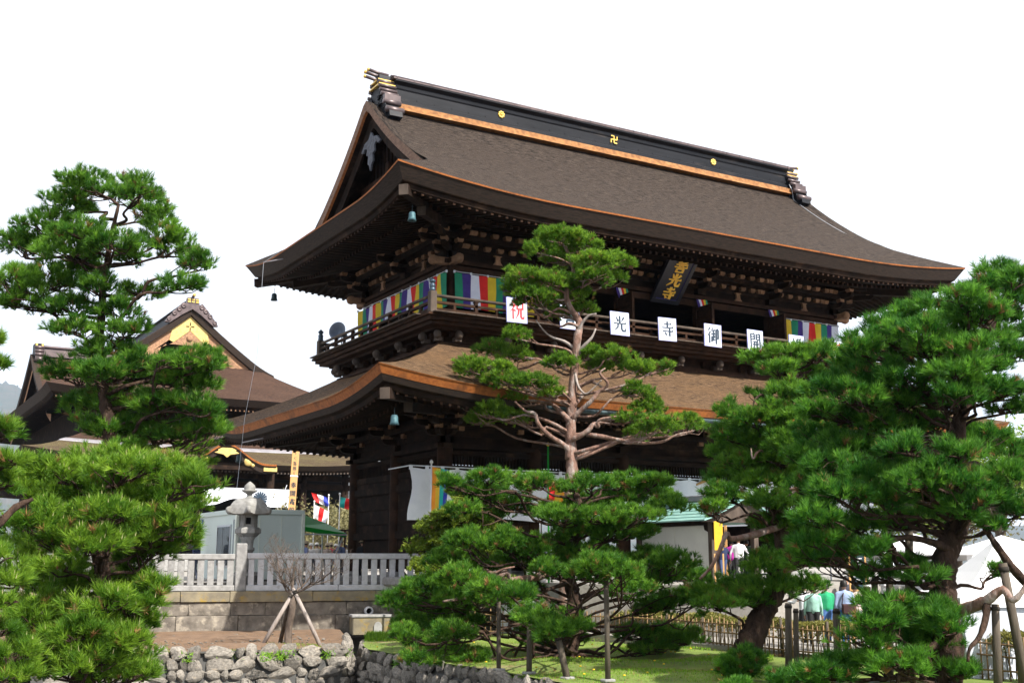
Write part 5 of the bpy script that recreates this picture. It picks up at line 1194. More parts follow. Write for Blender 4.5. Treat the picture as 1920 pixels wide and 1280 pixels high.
# tall slender red pine in front of the gate
pine('pine_tree', 'slender red-barked pine with bare curving limbs before the middle of the gate', 37.5,
     [(1060, 1192), (1064, 1010), (1072, 890), (1070, 835), (1071, 780), (1076, 700), (1082, 640), (1086, 604), (1070, 578), (1062, 552), (1075, 505), (1060, 462)], (.25, .055),
     [(1050, 448, 52, 22), (1095, 462, 36, 20), (1010, 470, 30, 18), (1060, 485, 50, 22), (1115, 492, 46, 24), (1158, 492, 28, 26), (1110, 520, 40, 20), (1148, 522, 26, 18), (985, 520, 40, 20), (1030, 528, 44, 22), (965, 545, 26, 18), (1000, 560, 46, 24), (1055, 560, 44, 24), (1085, 550, 26, 18), (1050, 588, 30, 13), (1092, 580, 24, 12),
      (968, 630, 28, 14), (925, 658, 34, 18), (965, 668, 34, 16), (885, 690, 34, 22), (930, 690, 30, 16), (945, 715, 40, 20), (1000, 718, 44, 20), (1035, 738, 26, 12), (955, 745, 34, 14), (885, 755, 28, 26), (920, 775, 36, 24), (965, 785, 30, 20), (890, 790, 20, 12), (1046, 680, 34, 18),
      (1110, 665, 30, 16), (1150, 668, 34, 20), (1120, 690, 26, 14), (1190, 690, 34, 16), (1225, 695, 26, 18), (1252, 688, 16, 12), (1195, 735, 30, 18), (1215, 765, 34, 24), (1180, 785, 28, 18), (1235, 800, 40, 26), (1205, 815, 34, 16), (1285, 790, 30, 16), (1305, 800, 18, 12)],
     'needle_young', 34, .115, .95, 'bark_red', nn=23, width=.013, depth=.9, clump=.24, cone=.92,
     limbs=[([(1066, 860, 0), (1062, 838, -.1), (1030, 816, -.3), (1010, 795, -.4), (1003, 775, -.4), (985, 770, -.5), (965, 752, -.6)], .115, 'bark_red'),
            ([(1068, 788, 0), (1050, 770, .1), (1035, 758, .2), (1010, 752, .3), (980, 750, .3)], .10, 'bark_red'),
            ([(1072, 785, 0), (1088, 770, -.1), (1108, 752, -.3), (1122, 735, -.3), (1140, 720, -.4), (1125, 700, -.5), (1135, 690, -.5)], .10, 'bark_red'),
            ([(1076, 762, 0), (1092, 742, .2), (1115, 735, .3), (1150, 732, .4), (1190, 736, .5)], .08, 'bark_red'),
            ([(1066, 826, 0), (1085, 818, -.2), (1105, 805, -.3), (1112, 795, -.3), (1122, 800, -.35), (1122, 788, -.4), (1145, 782, -.5), (1172, 780, -.5)], .10, 'bark_red'),
            ([(1100, 814, -.2), (1130, 818, -.3), (1160, 824, -.4), (1195, 830, -.5), (1240, 828, -.5), (1268, 815, -.5), (1298, 808, -.5)], .085, 'bark_red'),
            ([(1084, 622, 0), (1092, 605, -.1), (1104, 592, -.2), (1118, 588, -.3)], .075, 'bark_dead'), ([(1084, 662, 0), (1098, 645, -.15), (1110, 632, -.2), (1117, 616, -.2)], .085, 'bark_dead'),
            ([(1080, 655, 0), (1058, 640, .1), (1035, 632, .2), (1020, 620, .2), (1005, 600, .2)], .06, 'bark_dead'), ([(1084, 612, 0), (1068, 606, 0), (1052, 612, .1), (1035, 606, .1), (1020, 590, .2)], .06, 'bark_red'),
            ([(1078, 700, 0), (1085, 725, -.1), (1098, 738, -.2), (1112, 728, -.3), (1128, 712, -.35)], .05, 'bark_dead')])
# spreading old pine on the lawn
pine('pine_tree', 'old spreading pine on props in the middle of the mossy lawn', 31,
     [(1062, 1226), (1072, 1190), (1078, 1130), (1066, 1080), (1070, 1030), (1090, 970), (1080, 925)], (.28, .09),
     [(915, 898, 34, 18), (960, 915, 44, 24), (1000, 905, 38, 24), (905, 925, 34, 20), (945, 945, 46, 24), (870, 920, 34, 20), (840, 905, 24, 18), (1110, 905, 34, 16), (1075, 915, 30, 16), (1175, 905, 40, 16), (1225, 905, 38, 18), (1215, 930, 50, 20), (1160, 935, 46, 20), (1105, 945, 50, 20), (1250, 950, 36, 18), (1060, 965, 50, 20), (1130, 972, 56, 20), (1195, 965, 50, 20), (1010, 960, 34, 18), (1080, 995, 40, 18), (1150, 1000, 50, 22), (1190, 1000, 40, 20),
      (930, 965, 34, 18), (870, 955, 30, 16), (880, 1020, 44, 26), (935, 1015, 44, 26), (835, 1050, 40, 24), (895, 1060, 46, 24), (990, 1030, 46, 26), (1035, 1020, 40, 22), (970, 1055, 44, 22), (1060, 1050, 44, 24), (1110, 1040, 44, 24), (1150, 1060, 40, 18), (1025, 1070, 38, 18), (1215, 1050, 44, 24), (1265, 1055, 44, 24), (1295, 1080, 30, 20), (1230, 1085, 44, 20), (1190, 1085, 34, 16),
      (745, 1125, 34, 18), (785, 1105, 40, 22), (835, 1095, 44, 24), (800, 1140, 46, 22), (860, 1125, 46, 22), (925, 1125, 50, 20), (980, 1105, 34, 18), (770, 1165, 34, 20), (820, 1175, 44, 24), (870, 1165, 34, 20), (790, 1205, 30, 20), (835, 1215, 34, 18), (880, 1235, 36, 16), (835, 1245, 34, 14), (990, 1175, 30, 24), (1030, 1190, 36, 16), (1060, 1165, 30, 24), (1000, 1205, 26, 14), (1080, 1195, 24, 14),
      (1200, 1190, 40, 20), (1250, 1195, 46, 22), (1290, 1200, 30, 18), (1225, 1215, 40, 14), (1265, 1130, 44, 22), (1310, 1120, 36, 24), (1220, 1140, 34, 16),
      (1125, 1062, 44, 22, -6.2), (1165, 1075, 36, 18, -6.2), (1090, 1080, 34, 18, -5.8), (960, 1112, 40, 20, -4.2), (920, 1105, 36, 18, -4), (1000, 1160, 40, 24, -4.6), (1040, 1185, 40, 20, -5.2), (1075, 1175, 30, 18, -5), (790, 1235, 34, 16, -3), (850, 1190, 40, 24, -3), (760, 1190, 30, 18, -2), (870, 1085, 44, 22, -2.4), (1180, 1110, 44, 20, -3)],
     'needle', 35, .125, .92, 'bark', sc=(1.06, 1.1), nn=23, width=.012, depth=1.6, clump=.24, limb_r=.16,
     limbs=[([(1068, 1060, 0), (1010, 1080, -.8), (960, 1088, -1.2), (925, 1090, -1.4), (905, 1100, -1.5), (880, 1118, -1.6), (830, 1127, -1.8)], .12, 'bark_red'), ([(925, 1090, -1.4), (950, 1072, -1.4), (955, 1092, -1.3), (955, 1108, -1.2)], .08, 'bark_red'), ([(905, 1066, -1.3), (925, 1074, -1.4), (945, 1066, -1.5), (965, 1062, -1.5)], .06, 'bark_red'),
            ([(1074, 1090, 0), (1040, 1100, -.5), (1015, 1112, -.8), (990, 1130, -1)], .07, 'bark'), ([(1082, 1040, 0), (1150, 1060, -.8), (1205, 1085, -1), (1245, 1100, -1.2)], .10, 'bark'),
            ([(1066, 1222, -.1), (1040, 1235, -.5), (1010, 1240, -.9)], .10, 'bark'), ([(1068, 1224, -.1), (1100, 1230, -.4), (1135, 1232, -.8)], .10, 'bark'), ([(1068, 1226, -.2), (1080, 1240, -.9), (1095, 1252, -1.6)], .08, 'bark')])
# leaning pine by the bamboo fence
pine('pine_tree', 'leaning pine with a scaly trunk just inside the bamboo fence', 28.5,
     [(1392, 1244), (1408, 1200), (1425, 1160), (1452, 1110), (1470, 1040), (1460, 960), (1475, 880), (1470, 780), (1490, 700)], (.36, .10),
     [(1430, 672, 34, 18), (1475, 668, 40, 20), (1525, 668, 40, 20), (1560, 665, 34, 20), (1460, 692, 34, 14), (1415, 742, 22, 8), (1500, 700, 40, 16), (1370, 775, 26, 24), (1410, 790, 34, 24), (1365, 815, 34, 24), (1420, 830, 44, 26), (1360, 850, 30, 20), (1400, 870, 44, 24), (1460, 860, 44, 28), (1355, 895, 28, 18), (1430, 905, 46, 22), (1500, 900, 40, 26), (1480, 945, 50, 24), (1360, 930, 34, 22), (1338, 955, 26, 16), (1428, 982, 32, 16), (1465, 985, 40, 18),
      (1530, 940, 40, 26), (1440, 1060, 44, 24), (1500, 1050, 44, 24), (1390, 1095, 36, 20), (1345, 1105, 40, 22), (1440, 1105, 46, 22), (1500, 1100, 40, 22), (1400, 1125, 40, 18), (1340, 1135, 36, 18), (1480, 1010, 40, 20), (1540, 1000, 40, 22), (1480, 735, 40, 20, -.9), (1510, 745, 36, 20, -.8), (1445, 775, 34, 20, -.9), (1490, 790, 40, 24, -1), (1480, 830, 40, 24, -1.1), (1440, 940, 40, 22, -1.2)],
     'needle', 36, .13, .95, 'bark', sc=(1.12, 1.2), nn=23, width=.012, depth=1.2,
     limbs=[([(1465, 985, 0), (1420, 1000, -.8), (1372, 1010, -1.6), (1362, 1000, -1.8), (1350, 1030, -1.9), (1335, 1060, -2), (1312, 1085, -2)], .10, 'bark_red'), ([(1470, 940, 0), (1450, 930, -.8), (1495, 915, -1.3), (1470, 935, -1.2)], .07, 'bark_red'),
            ([(1470, 800, 0), (1440, 765, -.6), (1430, 740, -.9), (1415, 750, -1), (1412, 770, -1)], .05, 'bark'), ([(1468, 850, 0), (1425, 845, -.8), (1412, 860, -1), (1408, 840, -1)], .05, 'bark_red')])
# big pine at the right edge
pine('pine_tree', 'big dark-trunked pine filling the right side above the white tents', 23.5,
     [(1775, 1320), (1775, 1200), (1768, 1110), (1772, 1050), (1795, 985), (1812, 930), (1800, 860), (1798, 790), (1830, 700), (1860, 600)], (.34, .10),
     [(1868, 515, 40, 20), (1905, 530, 30, 26), (1850, 545, 50, 24), (1800, 565, 46, 24), (1895, 570, 44, 28), (1755, 580, 44, 22), (1700, 600, 44, 22), (1650, 625, 44, 26), (1840, 590, 52, 26), (1775, 610, 50, 24), (1720, 625, 46, 24), (1890, 620, 50, 30), (1615, 655, 40, 28), (1670, 655, 50, 28), (1830, 640, 56, 28), (1760, 655, 56, 26), (1705, 670, 50, 28), (1900, 665, 44, 22), (1590, 690, 34, 26), (1640, 700, 50, 30), (1840, 690, 50, 20), (1770, 700, 56, 26), (1700, 715, 54, 30), (1560, 730, 40, 24), (1610, 745, 50, 30), (1670, 755, 54, 30), (1735, 745, 50, 26), (1880, 735, 44, 22), (1840, 745, 44, 24), (1780, 745, 40, 22),
      (1525, 770, 36, 22), (1570, 785, 46, 28), (1630, 800, 54, 30), (1690, 800, 50, 28), (1740, 795, 40, 24), (1895, 765, 36, 18), (1535, 820, 44, 28), (1590, 840, 50, 28), (1645, 850, 50, 26), (1510, 855, 36, 24), (1560, 880, 50, 28), (1620, 895, 54, 28), (1680, 885, 40, 22), (1845, 820, 44, 22), (1890, 850, 34, 26), (1815, 830, 34, 16), (1520, 920, 44, 26), (1580, 930, 54, 28), (1650, 935, 56, 26), (1710, 930, 50, 26), (1770, 925, 44, 24), (1840, 905, 36, 18), (1880, 935, 34, 26), (1540, 970, 50, 28), (1600, 985, 54, 26), (1670, 980, 44, 22), (1740, 970, 44, 22), (1800, 960, 34, 20),
      (1530, 1015, 50, 24), (1590, 1030, 50, 24), (1640, 1030, 36, 20), (1555, 1050, 40, 16), (1640, 1075, 34, 18), (1505, 1045, 34, 18), (1690, 1060, 30, 16), (1740, 1080, 34, 16), (1660, 1130, 50, 20), (1720, 1150, 60, 26), (1640, 1165, 50, 24), (1780, 1170, 46, 26), (1690, 1190, 60, 26), (1750, 1205, 50, 24), (1620, 1200, 44, 22), (1600, 1245, 56, 24), (1680, 1245, 60, 24), (1750, 1255, 60, 24), (1540, 1262, 44, 16), (1800, 1262, 40, 18), (1875, 1070, 22, 14), (1800, 700, 50, 28, -1.6), (1830, 665, 46, 26, -1.6), (1790, 745, 44, 22, -1.7), (1845, 725, 44, 22, -1.5), (1800, 850, 40, 20, -1.7), (1790, 905, 44, 22, -1.7), (1760, 880, 40, 22, -1.6), (1825, 945, 36, 18, -1.6), (1720, 905, 46, 24, -1.8), (1700, 840, 46, 24, -1.8), (1890, 895, 40, 24, -1), (1860, 930, 40, 20, -1), (1908, 960, 30, 22, -1), (1862, 985, 26, 10, -1)],
     'needle_deep', 37, .15, 1.0, 'bark', sc=(1.08, 1.15), nn=25, width=.011, depth=1.5,
     limbs=[([(1795, 900, 0), (1760, 890, -.6), (1735, 860, -.9), (1700, 850, -1)], .14, 'bark'), ([(1798, 880, 0), (1830, 870, .3), (1860, 890, .5), (1868, 920, .5)], .10, 'bark'), ([(1782, 1030, 0), (1740, 1014, -.5), (1690, 1008, -.8), (1640, 1030, -1)], .10, 'bark'),
            ([(1775, 1150, 0), (1815, 1140, -.6), (1850, 1125, -1), (1880, 1105, -1.2), (1900, 1125, -1.4), (1930, 1090, -1.5)], .15, 'bark_red'), ([(1850, 1128, -1), (1848, 1160, -1.1), (1835, 1195, -1.2), (1818, 1215, -1.3), (1815, 1240, -1.3)], .085, 'bark'),
            ([(1940, 1110, 0), (1895, 1060, -.3), (1860, 1010, -.4), (1835, 970, -.3), (1815, 930, 0)], .10, 'bark'), ([(1775, 1200, 0), (1720, 1225, -.6), (1690, 1260, -1), (1680, 1290, -1)], .09, 'bark')])
# low clipped pine bush
pine('pine_bush', 'small rounded pine bush on the lawn at the foot of the leaning pine', 25, [(1390, 1292), (1390, 1250)], (.06, .03), [(1370, 1240, 28, 20, -.1), (1405, 1240, 30, 22, .1), (1390, 1225, 26, 14, 0), (1388, 1258, 40, 16, 0)], 'needle_deep', 38, .11, .9, 'bark', depth=.3, category='shrub')
pine('pine_bush', 'dark low pine clump at the bottom edge beside the pole', 23, [(1500, 1330), (1490, 1285)], (.06, .03), [(1470, 1275, 40, 16, 0), (1520, 1278, 40, 14, .2), (1380, 1288, 30, 10, 0)], 'needle_deep', 39, .11, .8, 'bark', depth=.3, category='shrub')
# yellow-green yew behind the old pine
pine('yew_tree', 'small yellow-green tree between the fence end and the old pine', 36.5, [(830, 1190), (838, 1090), (845, 1000), (850, 950)], (.12, .05), [(880, 940, 30, 16, 0), (840, 965, 26, 16), (905, 965, 34, 20), (860, 970, 44, 24), (815, 990, 34, 24), (895, 1005, 44, 26), (845, 1015, 44, 24), (795, 1030, 30, 22), (925, 1035, 30, 22), (800, 1065, 34, 20), (905, 1110, 40, 22), (945, 1100, 30, 20)], 'needle_yellow', 40, .10, .75, 'bark', nn=14, width=.026, cone=1.25, depth=.6, clump=.3, category='tree')
pine('pine_tree', 'little pale pine far back against the hall skirt roof', 47, [(372, 1050), (372, 960), (376, 880), (372, 850)], (.09, .04), [(352, 838, 22, 8, 0), (385, 832, 20, 8, 0), (345, 868, 22, 8, 0), (392, 866, 20, 8, 0), (370, 850, 20, 8, 0)], 'needle_young', 41, .12, .9, 'bark', depth=.2)
print('needle triangles', TOTAL[0])
# ------------------------------------------------------------------ things around the fence
# prefab hut
t = thing('prefab_hut', 'pale green prefab hut with a sliding window behind the stone fence', 'hut', lat(440, 44, 0)); hw, hl, hh = 2.6, 4.95, 2.62
mb = MB(); mb.cbox((hw / 2, hl / 2, hh / 2), (hw, hl, hh - .12), .02); mb.build('wall', ['panel'], t)
for c, d in (((hw / 2, hl / 2, hh - .03), (hw + .12, hl + .12, .2)),): mb = MB(); mb.cbox(c, d, .03); mb.build('roof', ['panel'], t)
for x, y in ((0, 0), (hw, 0), (0, hl), (hw, hl)): mb = MB(); mb.cbox((x, y, hh / 2), (.14, .14, hh - .1), .02); mb.build('corner_post', ['panel_trim'], t)
for k in range(1, 3): mb = MB(); mb.box((hw * k / 3, -.005, hh / 2), (.02, .03, hh - .4)); mb.build('panel_seam', ['panel_trim'], t)
mb = MB(); mb.box((-.02, 1.55, 1.32), (.06, 1.75, 1.6)); w_ = mb.build('window', ['alu'], t)
for y in (1.14, 1.96): mb = MB(); mb.box((-.055, y, 1.32), (.02, .74, 1.46)); mb.build('pane', ['glass'], w_)
mb = MB(); mb.box((-.07, 1.5, .62), (.02, .9, .05)); mb.build('sill', ['alu'], w_)
mb = MB(); mb.lathe([(.09, 0), (.09, .02), (.05, .025)], 12, (-.02, 4.6, 2.35), axis=(-1, 0, 0)); mb.build('emblem', ['blue'], t)
mb = MB(); mb.box((-.02, .35, 1.2), (.05, .03, 2.2)); mb.build('door_edge', ['alu'], t)
# stone lantern behind the fence
def lantern(loc, label, s=1.0, m='lantern', rz=.2):
    t = thing('stone_lantern', label, 'stone lantern', loc, rz)
    mb = MB(); mb.lathe([(.62, 0), (.62, .22), (.55, .26), (.40, .36)], 6, smooth=False); mb.build('base', [m], t)
    mb = MB(); mb.lathe([(.24, .34), (.205, .5), (.19, 1.0), (.21, 1.1), (.26, 1.12), (.26, 1.22), (.20, 1.25), (.22, 1.48), (.30, 1.62)], 14); mb.build('shaft', [m], t)
    mb = MB(); mb.lathe([(.28, 1.58), (.42, 1.72), (.47, 1.74), (.47, 1.88), (.42, 1.92), (.38, 1.96)], 6, smooth=False); mb.build('platform', [m], t)
    mb = MB()
    for k in range(6):
        a = math.pi / 6 + k * math.pi / 3; mb.box((math.cos(a) * .29, math.sin(a) * .29, 2.18), (.09, .09, .48), a)
        b = k * math.pi / 3; 
        for z, h in ((2.0, .12), (2.36, .12)): mb.box((math.cos(b) * .26, math.sin(b) * .26, z), (.05, .3, h), b)
        if k % 2: mb.box((math.cos(b) * .25, math.sin(b) * .25, 2.18), (.05, .3, .46), b)
    mb.build('fire_box', [m], t); mb = MB(); mb.lathe([(.17, 1.97), (.17, 2.38)], 6, smooth=False); mb.build('fire_box_shade', ['black'], t)  # black filler paints the shade behind the fire box openings
    mb = MB(); P = []
    for i in range(9):
        f = i / 8; row = []
        for j in range(48):
            a = 2 * math.pi * j / 48; c6 = (math.cos(3 * a) ** 2) ** 6; rr = (.15 + .63 * math.cos(f * math.pi / 2) ** .62) * (1 + .10 * c6 * (1 - f)) * (1 - .06 * (1 - math.cos(6 * a)) * (1 - f)); z = 2.42 + .58 * math.sin(f * math.pi / 2) ** 1.25 + .10 * c6 * (1 - f) ** 3
            row.append((math.cos(a) * rr, math.sin(a) * rr, z))
        P.append(row)
    mb.grid(P, close=True); mb.grid([P[0], [(p[0] * .55, p[1] * .55, 2.40) for p in P[0]]], close=True, flip=True)
    for k in range(6):
        a = k * math.pi / 3; mb.lathe([(.13, -.07), (.14, 0), (.13, .07), (.05, .08)], 12, (math.cos(a) * .78, math.sin(a) * .78, 2.56), axis=(-math.sin(a), math.cos(a), 0)); mb.tube([(math.cos(a) * r0, math.sin(a) * r0, z) for r0, z in ((.77, 2.56), (.68, 2.74), (.48, 2.91), (.2, 3.0))], .045, 6)
    mb.build('cap', [m], t)
    mb = MB(); mb.lathe([(.17, 2.96), (.20, 3.0), (.12, 3.06), (.09, 3.12), (.12, 3.16), (.25, 3.24), (.30, 3.30), (.22, 3.28), (.20, 3.32), (.215, 3.38), (.18, 3.48), (.08, 3.57), (.01, 3.62)], 14); mb.build('finial', [m], t); t.scale = (s, s, s)
    return t
lantern(lat(461, 42.7, 0), 'large grey stone lantern with lotus finial in front of the pale hut', 1.0)
# tall inscribed post before the hall
t = thing('inscribed_post', 'tall pale wooden post with black brush writing before the hall', 'wooden post', lat(538, 85, 0), HEAD - R(90) + R(8)); pw = .50
mb = MB(); mb.cbox((0, 0, 4.7), (pw, pw, 9.5), .02); mb.build('shaft', ['wood_fresh'], t)
mb = MB(); mb.box((0, 0, 6.95), (pw + .04, pw + .04, .09)); mb.build('band', ['white_cloth'], t)
for k, ch in enumerate('abc為界b奉開龕前立'):
    z = (9.15 - k * .38) if k < 6 else 6.5 - (k - 6) * .60; sz = .30 if k < 6 else .42
    mb = MB(); glyph(mb, ch, (-sz / 2, -pw / 2 - .001, z - sz), (1, 0, 0), (0, 0, 1), sz, off=.003, fat=1.5, thick=.006); mb.build('brush_character', ['ink'], t)
for k in range(9):
    mb = MB(); glyph(mb, 'abc前立bca立'[k], (-pw / 2 - .001, .12, 8.9 - k * .62), (0, -1, 0), (0, 0, 1), .24, off=.003, fat=1.5, thick=.006); mb.build('brush_character', ['ink'], t)
t.rotation_euler[1] = R(2.2)
t = thing('guy_rope', 'white rope stretched from the inscribed post down to the porch', 'rope', lat(538, 85, 6.3)); mb = MB(); a = lat(538, 85, 6.3); b = lat(500, 88, 3.2); mb.tube([(0, 0, 0), (b - a) * .5 - Vector((0, 0, .3)), b - a], .025, 5); mb.build('strand', ['white_cloth'], t)
# green tent
t = thing('green_tent', 'green canvas canopy on white legs beside the pale hut', 'tent', lat(588, 50, 0), R(6))
mb = MB(); mb.add([(-1.2, -.9, 2.2), (1.0, -.9, 1.92), (1.0, 1.2, 1.92), (-1.2, 1.2, 2.2), (-1.0, .1, 2.85), (.6, .1, 2.35)], [(0, 1, 5, 4), (1, 2, 5), (2, 3, 4, 5), (3, 0, 4)]); mb.add([(-1.2, -.9, 2.2), (1.0, -.9, 1.92), (1.0, -.9, 1.74), (-1.2, -.9, 2.02)], [(0, 1, 2, 3)]); mb.build('canopy', ['tent_green'], t)
mb = MB(); mb.box((-.1, -.92, 1.86), (2.3, .03, .06)); mb.build('frame_bar', ['pole_white'], t)
for x, y, x2 in ((.95, -.85, .1), (.95, 1.15, .95), (-1.15, -.85, -1.15), (-1.15, 1.15, -1.15)): mb = MB(); mb.tube([(x2, y, 0), (x, y, 1.9)], .03, 6); mb.build('leg', ['pole_white'], t)
# flags near the hall
def flag(px, D, label, ztop, cols, w, h, hang=.4, z0=0.0, m='pole_white', r0=.03, fz=None, side=1, group=None, tip=None):
    t = thing('flag_pole', label, 'flag', lat(px, D, z0), HEAD - R(90), group=group)
    mb = MB(); mb.tube([(0, 0, 0), (0, 0, ztop - z0)], [r0, r0 * .8], 8); mb.build('pole', [m], t)
    mb = MB(); mb.lathe([(r0 * .9, 0), (r0 * 1.9, r0 * 1.2), (r0 * 1.4, r0 * 3), (.003, r0 * 4)], 8, (0, 0, ztop - z0)); mb.build('pole_tip', [tip or m], t)
    z1 = (fz or ztop - .1) - z0; n = len(cols)
    for k, c in enumerate(cols):
        mb = MB(); P = []
        for v in range(9):
            row = []
            for i in range(4):
                s = (k + i / 3) / n; row.append((side * (.02 + s * w * (1 - .25 * v / 8)), .05 * math.sin(s * 7 + v * .7) + .02 * math.sin(v + k), z1 - h * v / 8 - s * hang))
            P.append(row)
        mb.grid(P); mb.build('flag_stripe', [c], t)
    return t
flag(585, 63, 'white and red flag on a thin pole left of the other hall flags', 3.9, ['white', 'red', 'white'], .8, .7, .4)
flag(612, 64, 'red, white and blue streamer on the middle pole near the hall', 4.3, ['blue', 'white', 'red'], -1.0, .5, -.3, side=1)
flag(633, 62, 'slanting white pole with teal, orange and red streamers beside the gate wall', 4.25, ['teal', 'red', 'orange'], .9, .55, .2)
flag(806, 39.5, 'white pole with a draped orange, teal and blue Buddhist flag before the gate curtain', 4.0, ['orange', 'yellow', 'teal', 'blue', 'white'], .75, 1.7, .15, side=1, r0=.035)
flag(1029, 41, 'green bamboo pole with yellow tip and red and yellow flag behind the red pine', 4.75, ['red', 'yellow', 'orange'], .7, .8, .5, m='tent_green', fz=3.5, r0=.035, tip='yellow')
flag(1013, 40, 'thin white pole standing bare beside the green bamboo pole', 2.6, ['white'], .08, .2, r0=.025)
# slatted wooden rack beside the gate
t = thing('wooden_rack', 'brown open wooden rack standing behind the gate corner', 'rack', lat(651, 58, 0), HEAD - R(90))
for k in range(5): mb = MB(); mb.box((-.36 + k * .2, .0, 1.15), (.09, .09, 2.3)); mb.build('upright', ['wood_brown'], t)
for z in (1.1, 2.28): mb = MB(); mb.box((.05, 0, z), (1.05, .06, .09)); mb.build('crossbar', ['wood_brown'], t)
# small shed with patinated copper roof on the terrace, long side towards the photographer's left
sh = thing('copper_roof_shed', 'small shed with pale green copper roof and white doors before the gate', 'shed', lat(1338, 42, 0)); SL = 4.3
def shp(x, y, z): return (x, y, z)
for x, y in ((0, 0), (0, SL), (2.0, 0), (2.0, SL)): mb = MB(); mb.cbox((x, y, 1.1), (.22, .22, 2.3), .015); mb.build('post', ['wood_grey'], sh)
mb = MB(); mb.box((.02, SL / 2, 2.15), (.2, SL + .5, .26)); mb.build('beam', ['wood_dark'], sh)
mb = MB(); mb.box((.06, SL / 2 + .1, 1.02), (.05, SL - .4, 2.0)); wl_ = mb.build('wall', ['plaster'], sh)
for k in range(2):
    mb = MB(); mb.box((.028, .12 + (k + .5) * (SL - .3) / 2 + .02, 1.05), (.025, (SL - .4) / 2 - .02, 1.9)); d_ = mb.build('door', ['plaster'], sh)
    for y in (-.12, .12): mb = MB(); mb.box((.008, SL / 2 + .05 + y * (2.2 if k else 1) , 1.25), (.02, .03, .22)); mb.build('handle', ['metal_strip'], d_)
mb = MB(); mb.prism([(0, 1.45), (.12, 1.5), (.2, 1.75), (.45, 1.85), (.5, 2.05), (0, 2.05)], (-.06, -.1, 0), (0, 1, 0), (0, 0, 1), .1); mb.build('carved_bracket', ['wood_dark'], sh)
mb = MB(); mb.prism([(0, 1.45), (-.12, 1.5), (-.2, 1.75), (-.45, 1.85), (-.5, 2.05), (0, 2.05)], (-.06, .0, 0), (0, 1, 0), (0, 0, 1), .1); mb.build('carved_bracket', ['wood_dark'], sh)
NR = 6
for s_ in (-1, 1):
    for k in range(NR):
        a, b = k / NR, (k + 1) / NR + .03; f = lambda t_: (1.0 + s_ * (1.95 - 1.95 * t_), 2.16 + .84 * t_ - .12 * t_ * (1 - t_))
        (x0, z0), (x1, z1) = f(a), f(b); mb = MB(); mb.add([(x0, -.75, z0 + .02), (x0, SL + .6, z0 + .02), (x1, SL + .6, z1 - .008), (x1, -.75, z1 - .008), (x0, -.75, z0 - .03), (x0, SL + .6, z0 - .03), (x1, SL + .6, z1 - .06), (x1, -.75, z1 - .06)], [(0, 1, 2, 3), (7, 6, 5, 4), (0, 4, 5, 1), (3, 2, 6, 7), (0, 3, 7, 4), (1, 5, 6, 2)]); mb.build('copper_course', ['copper_green'], sh)
mb = MB(); mb.cbox((1.0, SL / 2 - .05, 3.07), (.34, SL + 1.2, .22), .03); mb.build('ridge', ['metal_strip'], sh)
mb = MB(); mb.prism([(-.9, 2.1), (2.9, 2.1), (1.0, 2.9)], (0, -.45, 0), (1, 0, 0), (0, 0, 1), .08); mb.build('gable_board', ['wood_grey'], sh)
# fresh timber notice with a little roof behind the shed, yellow notice beside it
t = thing('timber_notice', 'fresh timber notice board with gabled roof above the copper shed roof', 'notice board', lat(1330, 47, 0), HEAD - R(90) - R(20))
mb = MB(); mb.box((0, 0, 3.05), (1.5, .06, .95)); mb.build('board', ['wood_fresh'], t)
mb = MB(); glyph(mb, '立', (-.1, -.031, 3.0), (1, 0, 0), (0, 0, 1), .3, off=.003, fat=1.4); mb.build('brush_character', ['ink'], t)
for x0, x1, z0, z1 in ((-1.25, 0, 3.35, 3.95), (0, 1.25, 3.95, 3.35)): mb = MB(); mb.beam((x0, 0, z0), (x1, 0, z1), .5, .07); mb.build('roof_board', ['wood_fresh'], t)
for x in (-.7, .7): mb = MB(); mb.box((x, .05, 1.6), (.1, .1, 3.3)); mb.build('post', ['wood_fresh'], t)
t = thing('yellow_notice', 'yellow notice panel on a frame beside the shed post', 'notice board', lat(1350, 41.2, 0), HEAD - R(90))
mb = MB(); mb.box((0, 0, 1.62), (.30, .05, 1.0)); mb.build('panel', ['yellow'], t); mb = MB(); glyph(mb, '7', (-.02, -.026, 1.95), (1, 0, 0), (0, 0, 1), .2, off=.003, fat=1.2); mb.build('numeral', ['ink'], t)
for x in (-.15, .15): mb = MB(); mb.box((x, .04, .5), (.05, .05, 1.0)); mb.build('leg', ['wood_fresh'], t)
# black notice board with a timber frame, right of the approach
t = thing('black_notice', 'black notice board with white lines in an orange timber frame', 'notice board', lat(1615, 34, -1.5), HEAD - R(90))
mb = MB(); mb.box((0, 0, 2.0), (.42, .04, 1.15)); mb.build('board', ['ink'], t)
for k in range(9): mb = MB(); mb.box((.0 + .02 * (k % 3), -.024, 2.3 - k * .085), (.26 - .05 * (k % 3), .006, .03)); mb.build('text_line', ['white'], t)
mb = MB(); mb.box((0, -.024, 2.45), (.07, .006, .07)); mb.build('emblem', ['yellow'], t)
for x, z, w, h in ((-.23, 2.0, .05, 1.25), (.23, 2.0, .05, 1.25), (0, 2.6, .5, .05), (0, 1.4, .5, .05)): mb = MB(); mb.box((x, 0, z), (w, .07, h)); mb.build('frame', ['wood_fresh'], t)
for x in (-.2, .2): mb = MB(); mb.box((x, .05, .7), (.06, .06, 1.4)); mb.build('leg', ['wood_fresh'], t)
